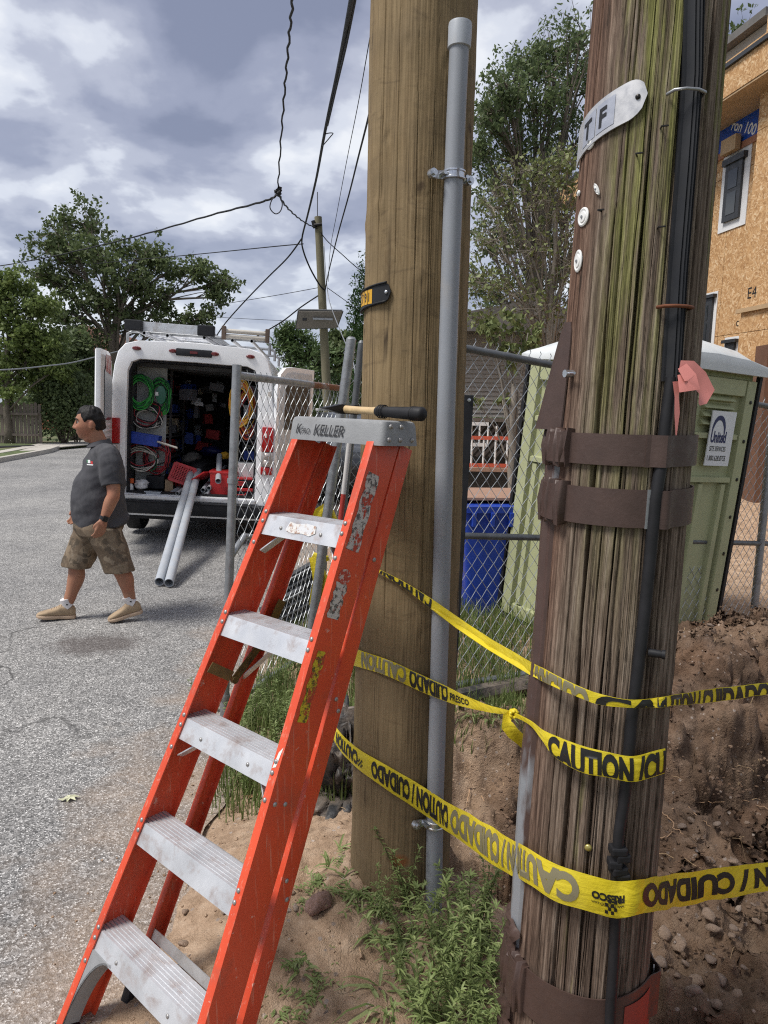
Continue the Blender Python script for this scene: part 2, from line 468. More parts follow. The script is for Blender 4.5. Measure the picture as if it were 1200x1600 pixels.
# ---- the dirt verge, pit, trench and spoil heap
def hfield(x, y):
    x = np.asarray(x, float); y = np.asarray(y, float)
    n1 = fbm(x * 2.1, y * 2.1, 0, 11, 4)
    e = sstep(-.95, -.1, x + .10 * n1)
    h = -.032 + e * .13
    h = h + .11 * np.exp(-(((x - .08) / .33) ** 2 + ((y - 2.21) / .3) ** 2))
    h = h + .035 * n1 * e
    wet = sstep(.28, .5, x + .12 * n1 - .06 * (y - 2)) * sstep(5.6, 4.9, y) * sstep(3.75, 3.45, y - .9 * sstep(.9, 1.5, x) * 1.2)
    wet = wet * (1 - .65 * np.exp(-((x - .62) / .5) ** 2 - ((y - 3.45) / .22) ** 2)) * (.72 + .28 * sstep(-.5, .4, fbm(x * 2.7, y * 2.7, 0, 29, 3)))
    # pit between the poles
    r = np.sqrt(((x - .56) / .46) ** 2 + ((y - 2.84) / .56) ** 2) + .13 * fbm(x * 4, y * 4, 0, 23, 3)
    pit = 1 - sstep(.45, 1.05, r)
    r2 = np.sqrt(((x - .52) / .30) ** 2 + ((y - 2.50) / .43) ** 2) + .16 * fbm(x * 5, y * 5, 0, 25, 3)
    pit2 = 1 - sstep(.75, 1.0, r2)
    h = h + .12 * np.exp(-((x - .62) / .5) ** 2 - ((y - 3.42) / .2) ** 2)
    # trench to the right
    ty = 2.98 + .12 * (x - .6) + .07 * np.sin(x * 3.1)
    tr = (1 - sstep(.10, .36, np.abs(y - ty + .06 * fbm(x * 5, y * 5, 0, 31, 3)))) * sstep(.5, .8, x) * sstep(4.2, 3.3, x)
    h = h - np.maximum(np.maximum(pit * .34, pit2 * 1.15), tr * .62)
    # spoil heap behind the trench and the ridge in front of it
    h = h + .34 * np.exp(-((x - 2.35) / .75) ** 2 - ((y - 4.3) / .6) ** 2) * (1 + .25 * n1)
    h = h + .24 * np.exp(-((x - 1.7) / .5) ** 2 - ((y - 3.75) / .35) ** 2) + .2 * np.exp(-((x - 3.4) / .9) ** 2 - ((y - 3.9) / .6) ** 2)
    h = h + .20 * np.exp(-((y - 2.42) / .2) ** 2) * sstep(.75, 1.1, x) * (.75 + .6 * vnoise(x * 2.6, y * 0, 0, 5))
    rid = (1 - np.abs(fbm(x * 3.1, y * 3.1, 0, 71, 4, .55))); h = h + wet * (.075 * (rid - .6) + .035 * np.abs(fbm(x * 8, y * 8, 0, 81, 3)))
    # rising towards the house
    h = h + .50 * sstep(6.0, 10.5, y) * sstep(1.5, 4.2, x)
    clod = fbm(x * 9, y * 9, 0, 41, 4, .6); fine = fbm(x * 34, y * 34, 0, 51, 3, .6)
    near = sstep(9, 4, y)
    h = h + wet * (.036 * clod + .014 * fine) * near + (1 - wet) * (.013 * clod + .008 * fine) * e * near
    h = h - wet * np.maximum(0, fbm(x * 5, y * 5, 0, 61, 3) - .15) * .13
    return h, wet
xs = np.concatenate([np.arange(XL, 3.0, .0125), np.linspace(3.0, XR, 70)])
ys = np.concatenate([np.arange(YN, 1.2, .03), np.arange(1.2, 5.0, .0125), np.linspace(5.0, YF, 130)])
X, Y = np.meshgrid(xs, ys, indexing='ij')
Hh, Wet = hfield(X, Y)
def hz(x, y): return float(hfield(x, y)[0])
def mat_dirt():
    t = NT('soil'); v = t.coords(); wet = t.attr('wet')
    dry = t.ramp(t.noise(v, 14, 6, .65), [(.28, (.25, .165, .105)), (.52, (.42, .295, .20)), (.75, (.56, .42, .30))])
    moist = t.ramp(t.noise(v, 8, 7, .68), [(.3, (.055, .034, .023)), (.48, (.118, .077, .053)), (.62, (.185, .126, .090)), (.78, (.29, .21, .155))])
    clay = t.mix(t.mask(t.noise(v, 3.1, 5, .65), .46, .60), moist, t.ramp(t.noise(v, 20, 5), [(.3, (.14, .077, .045)), (.7, (.29, .175, .108))]))
    c = t.mix(wet, dry, t.mix(.45, moist, clay))
    peb = t.n('ShaderNodeTexVoronoi', {'Vector': v, 'Scale': 55.0}); pc = t.n('ShaderNodeSeparateColor', {0: peb.outputs['Color']})
    c = t.mix(t.math('MULTIPLY', t.mask(pc.outputs[0], .9, .93), t.mask(peb.outputs['Distance'], .45, .3)), c, t.ramp(pc.outputs[1], [(0, (.13, .09, .07)), (1, (.48, .40, .34))]))
    h = t.math('ADD', t.noise(v, 45, 6, .7), t.math('MULTIPLY', t.noise(v, 190, 3, .6), .5))
    t.bump(h, .9, .02)
    return t.set(col=c, rough=.95, spec=.15)
MT['dirt'] = mat_dirt()
gx_ = np.gradient(Hh, axis=0) / np.gradient(X, axis=0); gy_ = np.gradient(Hh, axis=1) / np.gradient(Y, axis=1)
nl = np.sqrt(gx_ ** 2 + gy_ ** 2 + 1); Nx, Ny, Nz = -gx_ / nl, -gy_ / nl, 1 / nl
d3 = Wet * sstep(6, 4.6, Y) * (.050 * fbm(X * 5, Y * 5, Hh * 5, 201, 4, .55) + .022 * np.abs(fbm(X * 17, Y * 17, Hh * 17, 211, 3, .6)) - .02)
dirt = grid_obj('dirt_ground', np.stack([X + Nx * d3, Y + Ny * d3, Hh + Nz * d3], -1), MT['dirt'], kind='structure')
attr(dirt, 'wet', Wet)

# stones: the big ones one by one, clods as a mass
def stone_mesh(name, seed, sub=2, flat=.7):
    bm = bmesh.new(); bmesh.ops.create_icosphere(bm, subdivisions=sub, radius=1)
    r = np.random.default_rng(seed); o = r.uniform(-50, 50, 3)
    for vv in bm.verts:
        d = 1 + .42 * float(fbm(vv.co.x * 1.1 + o[0], vv.co.y * 1.1 + o[1], vv.co.z * 1.1 + o[2], 3, 3))
        vv.co = Vector((vv.co.x * 1.2, vv.co.y * .9, vv.co.z * flat)) * d
    me = bpy.data.meshes.new(name); bm.to_mesh(me); bm.free(); me.shade_smooth()
    return me
def stone_mat(n, c, d): return mk(n, c, .85, var=.25, vscale=3, dirt=d, dm=(.4, .65), ds=4, bump=.5, bscale=20, bdist=.05)
SM = [stone_mat('grey_stone', (.25, .19, .15), (.20, .135, .095)), stone_mat('tan_stone', (.31, .225, .165), (.2, .135, .09)), stone_mat('pale_stone', (.38, .31, .25), (.2, .13, .085))]
svar = []
for i in range(6):
    me = stone_mesh('stone', 100 + i); me.materials.append(SM[(0, 1, 1, 0, 2, 1)[i]]); svar.append(me)
def put_stone(x, y, s, k, sink=.25):
    o = link('stone', svar[k], dirt); o.location = (x, y, hz(x, y) + s * .7 * (1 - sink) * .6)
    o.scale = (s, s, s * random.uniform(.7, 1)); o.rotation_euler = (random.uniform(-.4, .4), random.uniform(-.4, .4), random.uniform(0, 6.3))
    return o
for px, py, s, k in ((1060, 1335, .028, 0), (1078, 1327, .026, 0), (1115, 1337, .022, 3), (1105, 1465, .032, 1), (1112, 1478, .03, 1), (1086, 1545, .034, 1), (1120, 1545, .042, 0), (1108, 1520, .026, 0), (1060, 1490, .036, 1),
                     (1118, 1030, .05, 4), (1036, 1480, .03, 1), (1030, 1530, .028, 0), (1080, 1580, .042, 3), (1120, 1590, .03, 1), (1150, 1450, .018, 4), (1150, 1570, .022, 1), (1070, 1520, .02, 3), (1140, 1490, .018, 1), (1160, 1530, .016, 0),
                     (1180, 1460, .02, 1), (1052, 1560, .02, 1), (1176, 1420, .014, 3), (1135, 1425, .013, 1), (1094, 1440, .014, 0)):
    p = G(px, py, .05); put_stone(p.x, p.y, s * .64, k)
for i in range(70):
    x = random.uniform(.75, 2.6); y = random.uniform(1.55, 4.6)
    put_stone(x, y, random.uniform(.008, .022), random.randrange(6))
for i in range(26):
    x = random.uniform(-.7, .3); y = random.uniform(1.5, 3.2)
    put_stone(x, y, random.uniform(.006, .014), random.choice((1, 1, 2, 4)))
me = stone_mesh('reddish_rock', 301, 3, .75); me.materials.append(stone_mat('pink_stone', (.30, .19, .165), (.22, .13, .09)))
rk = link('rock', me); p = G(496, 1432, .12); rk.location = (p.x, p.y, hz(p.x, p.y) + .025); rk.scale = (.034, .032, .042); rk.rotation_euler = (.3, .1, .9)
tag(rk, 'fist sized pinkish rock half buried in the sandy soil left of the tan pole', 'rock')
# loose clods as one mass
bm = bmesh.new(); bmesh.ops.create_icosphere(bm, subdivisions=1, radius=1)
iv = np.array([v.co[:] for v in bm.verts]); itf = np.array([[v.index for v in f.verts] for f in bm.faces]); bm.free()
N = 11000
cx = rng.uniform(-1.15, 3.2, N); cy = rng.uniform(1.1, 5.0, N)
hh, ww = hfield(cx, cy); hh = np.maximum(hh, .0)
keep = rng.uniform(0, 1, N) < np.where(cx < -.72, .12 + .2 * sstep(-1.15, -.72, cx), .6 + .4 * ww)
cx, cy, hh, ww = cx[keep], cy[keep], hh[keep], ww[keep]; N = len(cx)
cs = rng.uniform(.002, .0085, N) * (1 + .9 * (rng.uniform(0, 1, N) > .93)) * (.75 + .5 * ww)
V = iv[None] * (1 + rng.uniform(-.35, .35, (N, len(iv), 1))) * cs[:, None, None] * np.array([1, 1, .75]) + np.stack([cx, cy, hh + cs * .35], 1)[:, None, :]
Fc = (itf[None] + (np.arange(N) * len(iv))[:, None, None]).reshape(-1, 3)
me = bpy.data.meshes.new('dirt_clods'); me.from_pydata(V.reshape(-1, 3).tolist(), [], Fc.tolist()); me.materials.append(MT['dirt'])
o = link('dirt_clods', me); tag(o, kind='stuff'); attr(o, 'wet', np.repeat(ww, len(iv)))
# straw and twig litter
MT['straw'] = mk('dry_straw', (.36, .25, .14), .9, var=.4)
b = MB()
for k in range(260):
    x = random.uniform(-.8, 2.4); y = random.uniform(1.3, 4.4); a_ = random.uniform(0, 6.3); l_ = random.uniform(.015, .06); z = max(0, hz(x, y)) + .004
    b.tube([(x, y, z), (x + math.cos(a_) * l_ * .5, y + math.sin(a_) * l_ * .5, z + .006), (x + math.cos(a_) * l_, y + math.sin(a_) * l_, max(0, hz(x + math.cos(a_) * l_, y + math.sin(a_) * l_)) + .003)], random.uniform(.0006, .0016), 4)
b.build('straw_litter', MT['straw'], kind='stuff')
# roots sticking out of the cut
MT['root'] = mk('pale_root', (.38, .24, .14), .8, var=.3)
def root(pts, r=.003):
    b = MB(); q = [Vector(p) for p in pts]
    path = []
    for i in range(len(q) - 1):
        for k in range(4): path.append(q[i].lerp(q[i + 1], k / 4) + Vector((random.uniform(-1, 1), random.uniform(-1, 1), random.uniform(-1, 1))) * .006)
    path.append(q[-1]); m = len(path)
    b.tube(path, [r * (1 - .7 * i / m) for i in range(m)], 5)
    return b
def surf(px, py, dz=.01):
    d = ray(px, py); t = 1.0
    for i in range(900):
        p = O + d * t
        if p.z < hz(p.x, p.y): break
        t += .01
    return Vector((p.x, p.y, p.z + dz))
for k, (L, lab) in enumerate(((((1048, 1272), (1075, 1263), (1105, 1260), (1132, 1260)), 'long straight pale root lying across the trench wall'), (((1030, 1275), (1050, 1290), (1052, 1300), (1068, 1312)), 'crooked thin root at the foot of the old pole by the trench'),
                 (((1030, 1316), (1046, 1312), (1056, 1310)), 'short root tip lying on the trench floor right of the old pole'), (((1076, 1270), (1100, 1290), (1110, 1300)), 'thin dark root hanging down into the trench'),
                 (((735, 1240), (728, 1262), (724, 1272)), 'short root dangling in the pit between the poles'), (((750, 1250), (775, 1280), (788, 1293)), 'long thin root slanting down the pit wall'), (((1160, 1255), (1185, 1265), (1205, 1275)), 'root poking from the trench wall at the right'))):
    root([surf(*q, .02) for q in L]).build('root', MT['root'], smooth=180, label=lab, cat='root', group='roots in the dug soil')

# ================================================================== POLES
class Pole:
    def __init__(s, x, y, z0, r0, x1, y1, z1, r1):
        s.a = Vector((x, y, z0)); s.b = Vector((x1, y1, z1)); s.r0, s.r1 = r0, r1
        s.th0 = math.atan2(-x, y)                       # angle that faces the camera, from -Y towards +X
    def c(s, z):
        t = (z - s.a.z) / (s.b.z - s.a.z); return s.a.lerp(s.b, t)
    def r(s, z):
        t = (z - s.a.z) / (s.b.z - s.a.z); return s.r0 + (s.r1 - s.r0) * t
    def pt(s, th, z, off=0.):
        c = s.c(z); r = s.r(z) + off; a = th + s.th0
        return Vector((c.x + r * math.sin(a), c.y - r * math.cos(a), z))
    def hit(s, px, py, off=0.):
        d = ray(px, py); z = 1.0; p = None
        for k in range(4):
            c = s.c(z); r = s.r(z) + off
            ox, oy = O.x - c.x, O.y - c.y
            aa = d.x ** 2 + d.y ** 2; bb = ox * d.x + oy * d.y; cc = ox * ox + oy * oy - r * r
            disc = bb * bb - aa * cc
            t = (-bb - math.sqrt(max(disc, 0))) / aa
            p = O + d * t; z = p.z
        return p
    def ang(s, p):
        c = s.c(p.z); return math.atan2(p.x - c.x, -(p.y - c.y)) - s.th0
NP = Pole(.0815, 2.21, 0.0, .166, .084, 2.21, 4.0, .148)
OP = Pole(.487, 1.545, 0.0, .161, .549, 1.565, 3.4, .119)
def wrap_ang(a): return (a + math.pi) % (2 * math.pi) - math.pi

def pole_mesh(name, pole, z0, z1, n, m, mat, disp, parent):
    th = np.concatenate([np.linspace(-1.75, 1.75, int(n * .86)), np.linspace(1.75, 2 * math.pi - 1.75, n - int(n * .86) + 2)[1:-1]]); z = np.linspace(z0, z1, m)
    T, Z = np.meshgrid(th, z, indexing='ij')
    D = disp(T, Z)
    t = (Z - pole.a.z) / (pole.b.z - pole.a.z)
    cx = pole.a.x + (pole.b.x - pole.a.x) * t; cy = pole.a.y + (pole.b.y - pole.a.y) * t
    r = pole.r0 + (pole.r1 - pole.r0) * t + D
    P = np.stack([cx + r * np.sin(T + pole.th0), cy - r * np.cos(T + pole.th0), Z], -1)
    o = grid_obj(name, P, mat, wrap=True, parent=parent)
    attr(o, 'th', T); attr(o, 'zz', Z)
    return o
def groove(T, Z, th, z0, z1, wd, dp, s, wander=.05):
    c = th + wander * vnoise(Z * 1.1, s * 3.7, 0, s) + wander * .3 * vnoise(Z * 7, s * 1.7, 0, s + 1)
    w_ = wd * np.clip(1.0 + .7 * vnoise(Z * 3.1, s, 0, s + 2), .15, 2) * sstep(z0, z0 + .12, Z) * sstep(z1, z1 - .12, Z)
    d = np.abs((T - c + math.pi) % (2 * math.pi) - math.pi)
    return -dp * np.clip(1 - d / np.maximum(w_, 1e-4), 0, 1) ** .8

# ---- old weathered pole
def disp_old(T, Z):
    D = .0014 * vnoise(T * 24, Z * 1.1, 0, 1) + .0008 * vnoise(T * 62, Z * 2.2, 0, 2) + .0006 * vnoise(T * 120, Z * 4.0, 0, 3)
    D += .0025 * vnoise(T * 6, Z * .5, 0, 4)
    r = np.random.default_rng(5)
    for k in range(58):
        th = r.uniform(-1.7, 1.7); L = r.uniform(.35, 2.6); z = r.uniform(-.2, 2.7)
        big = k % 5 == 0
        D += groove(T, Z, th, z - L / 2, z + L / 2, r.uniform(.018, .032) if big else r.uniform(.008, .016), r.uniform(.014, .026) if big else r.uniform(.004, .009), k + 10, .04)
    return D
def mat_old():
    t = NT('weathered_pole_wood'); v = t.coords(); th = t.attr('th'); z = t.attr('zz')
    cyl = t.n('ShaderNodeCombineXYZ', {0: t.math('MULTIPLY', th, .155), 2: z}).outputs[0]
    def m(s): return t.n('ShaderNodeMapping', {0: cyl, 'Scale': s}).outputs[0]
    grain = t.noise(m((1, 1, .032)), 95, 7, .68, .3)
    grain2 = t.noise(m((1, 1, .05)), 420, 3, .6)
    base = t.ramp(grain, [(.34, (.050, .035, .026)), (.46, (.118, .088, .066)), (.55, (.175, .137, .105)), (.70, (.27, .225, .18))])
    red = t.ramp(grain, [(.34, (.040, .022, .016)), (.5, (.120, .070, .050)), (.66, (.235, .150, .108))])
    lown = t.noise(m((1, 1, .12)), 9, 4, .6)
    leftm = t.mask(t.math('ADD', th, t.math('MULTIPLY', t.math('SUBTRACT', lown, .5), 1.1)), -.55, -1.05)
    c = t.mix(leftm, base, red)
    brown = t.mask(t.math('ADD', z, t.math('MULTIPLY', t.math('SUBTRACT', lown, .5), 2.2)), 1.35, .5)
    c = t.mix(t.math('MULTIPLY', brown, .7), c, t.ramp(grain, [(.34, (.035, .022, .016)), (.52, (.105, .071, .052)), (.70, (.21, .16, .125))]))
    # moss: bands that follow the grain
    ms = t.noise(m((1, 1, .09)), 26, 5, .65)
    thw = t.math('SUBTRACT', 1.0, t.math('MULTIPLY', t.math('ABSOLUTE', t.math('SUBTRACT', th, -.05)), 1.5))
    zt = t.mask(z, 1.15, 2.1)
    mk_ = t.math('MULTIPLY', t.mask(ms, .42, .56), t.math('MULTIPLY', t.mask(thw, 0., .55), zt))
    mk2 = t.math('MULTIPLY', t.mask(ms, .52, .64), t.math('MULTIPLY', t.mask(th, .62, .8), t.mask(z, 1.5, 2.0)))
    mk3 = t.math('MULTIPLY', t.mask(ms, .55, .66), t.math('MULTIPLY', t.mask(t.math('ABSOLUTE', t.math('SUBTRACT', th, -.12)), .2, .05), t.mask(z, 1.1, .7)))
    mm = t.math('MINIMUM', t.math('ADD', t.math('ADD', mk_, mk2), mk3), 1.0)
    moss = t.ramp(grain, [(.34, (.055, .060, .018)), (.5, (.150, .155, .040)), (.66, (.25, .25, .09))])
    c = t.mix(t.math('MULTIPLY', mm, .82), c, moss)
    c = t.mix(1.0, c, t.ramp(t.noise(m((1, 1, .07)), 330, 4, .7), [(.36, (.72, .71, .70)), (.62, (1.3, 1.3, 1.3))]), 'MULTIPLY')
    c = t.mix(t.math('MULTIPLY', t.mask(t.noise(m((1, 1, .12)), 60, 5, .7), .60, .66), .7), c, (.03, .022, .017))
    # little dark knots and nail stains
    vo = t.n('ShaderNodeTexVoronoi', {'Vector': m((1, 1, .35)), 'Scale': 13.0})
    c = t.mix(t.math('MULTIPLY', t.mask(vo.outputs['Distance'], .14, .05), .8), c, (.025, .018, .014))
    t.bump(t.math('ADD', grain, t.math('MULTIPLY', grain2, .5)), .5, .005)
    return t.set(col=c, rough=.9, spec=.2)
MT['old_wood'] = mat_old()
old = empty('utility_pole', OP.a, label='weathered grey utility pole with moss and deep cracks standing at the right', cat='utility pole')
def loc(o, parent):                      # parent with the child's coordinates kept in the place's own frame
    o.parent = parent; o.matrix_parent_inverse = Matrix.Translation(-Vector(parent.location)); return o
o = pole_mesh('pole_shaft', OP, -.3, 3.1, 1000, 300, MT['old_wood'], disp_old, None); loc(o, old)

# ---- new tan pole
def disp_new(T, Z):
    D = .0007 * vnoise(T * 9, Z * .9, 0, 71) + .0012 * fbm(T * 5, Z * 4, 0, 75, 4) + .0007 * vnoise(T * 40, Z * 1.4, 0, 72) + .0045 * vnoise(T * 2, Z * 1.3, 0, 73) + .0016 * np.maximum(0, fbm(T * 4, Z * 5, 0, 74, 4) - .1)
    r = np.random.default_rng(9)
    for k in range(22):
        th = r.uniform(-1.7, 1.7); L = r.uniform(.3, 1.8); z = r.uniform(.0, 3.0)
        D += groove(T, Z, th, z - L / 2, z + L / 2, r.uniform(.007, .011), r.uniform(.003, .006), k + 110, .03)
    for th, z in ((-.05, 1.50), (-.62, 2.45), (.42, 2.62), (-.25, 2.68), (.25, 1.03), (-.75, .62), (.1, 2.05)):
        d = np.hypot((T - th) * .155, (Z - z) * .7); D += .0035 * np.exp(-(d / .035) ** 2) - .004 * np.exp(-(d / .009) ** 2)
    for z, a in ((2.84, .006), (2.24, .003), (1.45, .004), (1.1, .003)):
        D += a * np.exp(-((Z - z + .03 * np.sin(T * 2)) / .02) ** 2) * sstep(.2, .6, vnoise(T * 2.5, z * 7, 0, 77))
    return D
def mat_new():
    t = NT('treated_pole_wood'); th = t.attr('th'); z = t.attr('zz')
    cyl = t.n('ShaderNodeCombineXYZ', {0: t.math('MULTIPLY', th, .155), 2: z}).outputs[0]
    def m(s): return t.n('ShaderNodeMapping', {0: cyl, 'Scale': s}).outputs[0]
    warp = t.n('ShaderNodeVectorMath', {0: m((1, 1, .05)), 1: t.n('ShaderNodeVectorMath', {0: t.n('ShaderNodeTexNoise', {'Vector': m((1, 1, .5)), 'Scale': 9.0, 'Detail': 3}).outputs[1], 3: .016}, operation='SCALE').outputs[0]}, operation='ADD').outputs[0]
    grain = t.noise(warp, 95, 6, .62)
    fine = t.noise(m((1, 1, .04)), 330, 4, .6)
    bands = t.noise(m((.6, 1, .9)), 7.5, 5, .62)
    c = t.ramp(grain, [(.30, (.165, .113, .056)), (.5, (.215, .152, .079)), (.70, (.255, .185, .10))])
    c = t.mix(t.math('MULTIPLY', t.mask(bands, .44, .64), .5), c, t.ramp(fine, [(.3, (.105, .075, .04)), (.7, (.17, .125, .07))]))
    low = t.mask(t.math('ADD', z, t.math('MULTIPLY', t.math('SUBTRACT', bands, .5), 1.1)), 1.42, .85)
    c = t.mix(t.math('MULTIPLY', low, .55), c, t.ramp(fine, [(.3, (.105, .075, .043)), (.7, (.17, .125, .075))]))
    # bark scars: cross-grain smudges
    sc = t.noise(m((1, 1, 2.2)), 11, 5, .6, 1.2)
    c = t.mix(t.math('MULTIPLY', t.mask(sc, .56, .70), .5), c, (.095, .066, .036))
    kn = t.n('ShaderNodeTexVoronoi', {'Vector': t.n('ShaderNodeVectorMath', {0: m((1, 1, .62)), 1: t.n('ShaderNodeVectorMath', {0: t.n('ShaderNodeTexNoise', {'Vector': m((1, 1, 1)), 'Scale': 14.0, 'Detail': 3}).outputs[1], 3: .035}, operation='SCALE').outputs[0]}, operation='ADD').outputs[0], 'Scale': 5.5})
    kd = kn.outputs['Distance']
    rg = t.math('MULTIPLY', t.mask(kd, .34, .12), t.mask(t.math('SINE', t.math('MULTIPLY', kd, 95.0)), -.1, .9))
    c = t.mix(t.math('MULTIPLY', rg, .34), c, (.11, .068, .03))
    c = t.mix(t.math('MULTIPLY', t.mask(kd, .075, .03), .8), c, (.055, .034, .018))
    # dark checks
    ck = t.n('ShaderNodeTexVoronoi', {'Vector': m((1, 1, .018)), 'Scale': 26.0}, feature='DISTANCE_TO_EDGE')
    c = t.mix(t.math('MULTIPLY', t.mask(ck.outputs[0], .018, .006), t.mask(t.noise(m((1, 1, .3)), 8, 3), .48, .6)), c, (.035, .022, .012))
    # the orange rub mark low down
    rx = t.math('DIVIDE', t.math('SUBTRACT', th, -.02), .22); rz = t.math('DIVIDE', t.math('SUBTRACT', z, .30), .028)
    rd = t.math('ADD', t.math('SQRT', t.math('ADD', t.math('MULTIPLY', rx, rx), t.math('MULTIPLY', rz, rz))), t.math('MULTIPLY', bands, .7))
    c = t.mix(t.math('MULTIPLY', t.mask(rd, 1.35, .8), .75), c, (.21, .068, .018))
    t.bump(t.math('ADD', t.math('MULTIPLY', grain, .5), t.math('ADD', t.math('MULTIPLY', fine, .4), bands)), .5, .005)
    return t.set(col=c, rough=.78, spec=.25)
MT['new_wood'] = mat_new()
new = empty('utility_pole', NP.a, label='new tan wooden pole with a grey conduit on it, behind the stepladder', cat='utility pole')
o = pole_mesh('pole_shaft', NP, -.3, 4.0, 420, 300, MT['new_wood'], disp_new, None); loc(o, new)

# ------------------------------------------------------------------ text helper
def text_mesh(s, bold=0.0, xs=1.0, shear=0.0, size=1.0, sub=0):
    """triangulated flat lettering, x from 0, y from 0 to cap height 1"""
    cu = bpy.data.curves.new('lettering', 'FONT'); cu.body = s; cu.size = size; cu.offset = bold; cu.shear = shear; cu.resolution_u = 4
    ob = bpy.data.objects.new('lettering', cu); COL.objects.link(ob)
    dg = bpy.context.evaluated_depsgraph_get()
    me = bpy.data.meshes.new_from_object(ob.evaluated_get(dg))
    bpy.data.objects.remove(ob); 
    bm = bmesh.new(); bm.from_mesh(me); bpy.data.meshes.remove(me)
    if len(bm.verts):
        x0 = min(v.co.x for v in bm.verts)
        for v in bm.verts: v.co = Vector(((v.co.x - x0) * xs / .72, v.co.y / .72, 0))
    return bm
def bm_cut(bm, step):
    if not len(bm.verts): return
    x1 = max(v.co.x for v in bm.verts); x = step
    while x < x1:
        g = list(bm.verts) + list(bm.edges) + list(bm.faces)
        bmesh.ops.bisect_plane(bm, geom=g, plane_co=(x, 0, 0), plane_no=(1, 0, 0)); x += step
    for y in (.1, .25, .4, .55, .7, .85):
        bmesh.ops.bisect_plane(bm, geom=list(bm.verts) + list(bm.edges) + list(bm.faces), plane_co=(0, y, 0), plane_no=(0, 1, 0))
def bm_obj(name, bm, mat, parent=None, fn=None, **kw):
    if fn:
        for v in bm.verts: v.co = fn(v.co.x, v.co.y)
    me = bpy.data.meshes.new(name); bm.to_mesh(me); bm.free(); me.materials.append(mat)
    o = link(name, me, parent); tag(o, **kw); return o
MT['ink'] = NT('black_ink').set(col=(.012, .012, .012), rough=.45)
MT['sheenink'] = NT('ink_painted_sheen').set(col=(.20, .18, .11), rough=.4)  # black tape ink with its sun gloss painted in as a grey colour
MT['whiteink'] = NT('white_ink').set(col=(.75, .75, .75), rough=.5)

# ------------------------------------------------------------------ tag plates, nails on the poles
def curved_plate(pole, th0, th1, zf, h, off, thick, n=24, round_end=True):
    """strip hugging the pole from th0 to th1, zf(u) its middle height, rounded at th1"""
    b = MB(); rings = []
    for i in range(n + 1):
        u = i / n; th = th0 + (th1 - th0) * u; hh = h / 2
        if round_end:
            dl = (1 - u) * abs(th1 - th0) * pole.r(1.5)
            if dl < hh: hh = math.sqrt(max(1e-6, hh * hh - (hh - dl) ** 2))
        z = zf(u)
        rings.append([pole.pt(th, z - hh, off), pole.pt(th, z + hh, off), pole.pt(th, z + hh, off + thick), pole.pt(th, z - hh, off + thick)])
    b.loft(rings); return b
def nail_on(b, pole, th, z, off, r=.006, depth=.004):
    p = pole.pt(th, z, off); n = (pole.pt(th, z, off + .1) - p).normalized()
    R = n.to_track_quat('Z', 'Y').to_matrix()
    b.lathe([(r, 0), (r, depth * .5), (r * .7, depth), (.0005, depth * 1.15)], 12, R, p)
# steel tag on the old pole: letters T F
pa, pb = OP.hit(925, 190), OP.hit(1012, 148)
ta, tb, za, zb = OP.ang(pa) - .42, OP.ang(pb), pa.z - .035, pb.z
MT['tagsteel'] = mk('brushed_tag_steel', (.50, .50, .51), .42, .5, var=.12, vscale=30)
tp = empty('pole_tag', OP.pt(ta, za), label='brushed metal tag with letters nailed high on the weathered pole', cat='pole tag')
def tzf(u): return za + (zb - za) * (u ** .9)
th_ = .072
o = curved_plate(OP, ta, tb, tzf, th_, .004, .003).build('plate', MT['tagsteel'], smooth=40); loc(o, tp)
b = MB(); nail_on(b, OP, tb - .12, tzf(.92), .007, .005, .003); loc(b.build('nail', MT['dark_steel'], smooth=50), tp)
def tagmap(pole, t0, s0, scale, zf, ta, tb, off, zoff=0):
    def f(x, y):
        th = t0 + x * scale / pole.r(2); u = (th - ta) / (tb - ta)
        return pole.pt(th, zf(u) + (y - .5) * scale + zoff, off)
    return f
MT['tagpatch'] = mk('tag_letter_field', (.36, .38, .44), .45, .3, var=.1, vscale=30)
tm = OP.ang(OP.hit(947, 167))
b = MB(); f = tagmap(OP, tm - .41, 0, .056, tzf, ta, tb, .0078)
for x0_, x1_ in ((-.02, .68), (.74, 1.46)):
    rings = [[f(x0_ + (x1_ - x0_) * k / 6, .02), f(x0_ + (x1_ - x0_) * k / 6, .98)] for k in range(7)]
    b.loft(rings, False, closed=False)
loc(b.build('letter_field', MT['tagpatch']), tp)
for ch, dx_ in (('T', .06), ('F', .87)):
    bm = text_mesh(ch, .03, .8)
    for v in bm.verts: v.co.y = v.co.y * .62 + .19; v.co.x = v.co.x * .62 + dx_
    bm_cut(bm, .2); loc(bm_obj('letter', bm, MT['ink'], fn=tagmap(OP, tm - .41, 0, .056, tzf, ta, tb, .0088)), tp)
# number tag on the new pole
pa, pb = NP.hit(580, 463), NP.hit(612, 457)
ta2, tb2 = NP.ang(pa) - .55, NP.ang(pb)
z2 = (pa.z + pb.z) / 2
nt_ = empty('number_tag', NP.pt(ta2, z2), label='black number tag with yellow digits bent round the tan pole', cat='pole tag')
zf2 = lambda u: z2 - .012 + .016 * u
loc(curved_plate(NP, ta2, tb2, zf2, .058, .003, .004).build('tag_holder', MT['black_plastic'], smooth=40), nt_)
b = MB()
for sgn in (-1, 1):
    b.tube([NP.pt(ta2 + (tb2 - ta2) * k / 12 * .93, zf2(k / 12) + sgn * .026, .009) for k in range(13)], .0028, 6)
loc(b.build('tag_rim', MT['black_plastic'], smooth=180), nt_)
b = MB(); nail_on(b, NP, tb2 - .085, zf2(.93), .007, .0055, .004); loc(b.build('nail', MT['zinc'], smooth=50), nt_)
MT['tagyellow'] = mk('yellow_tag', (.62, .33, .015), .45, var=.05)
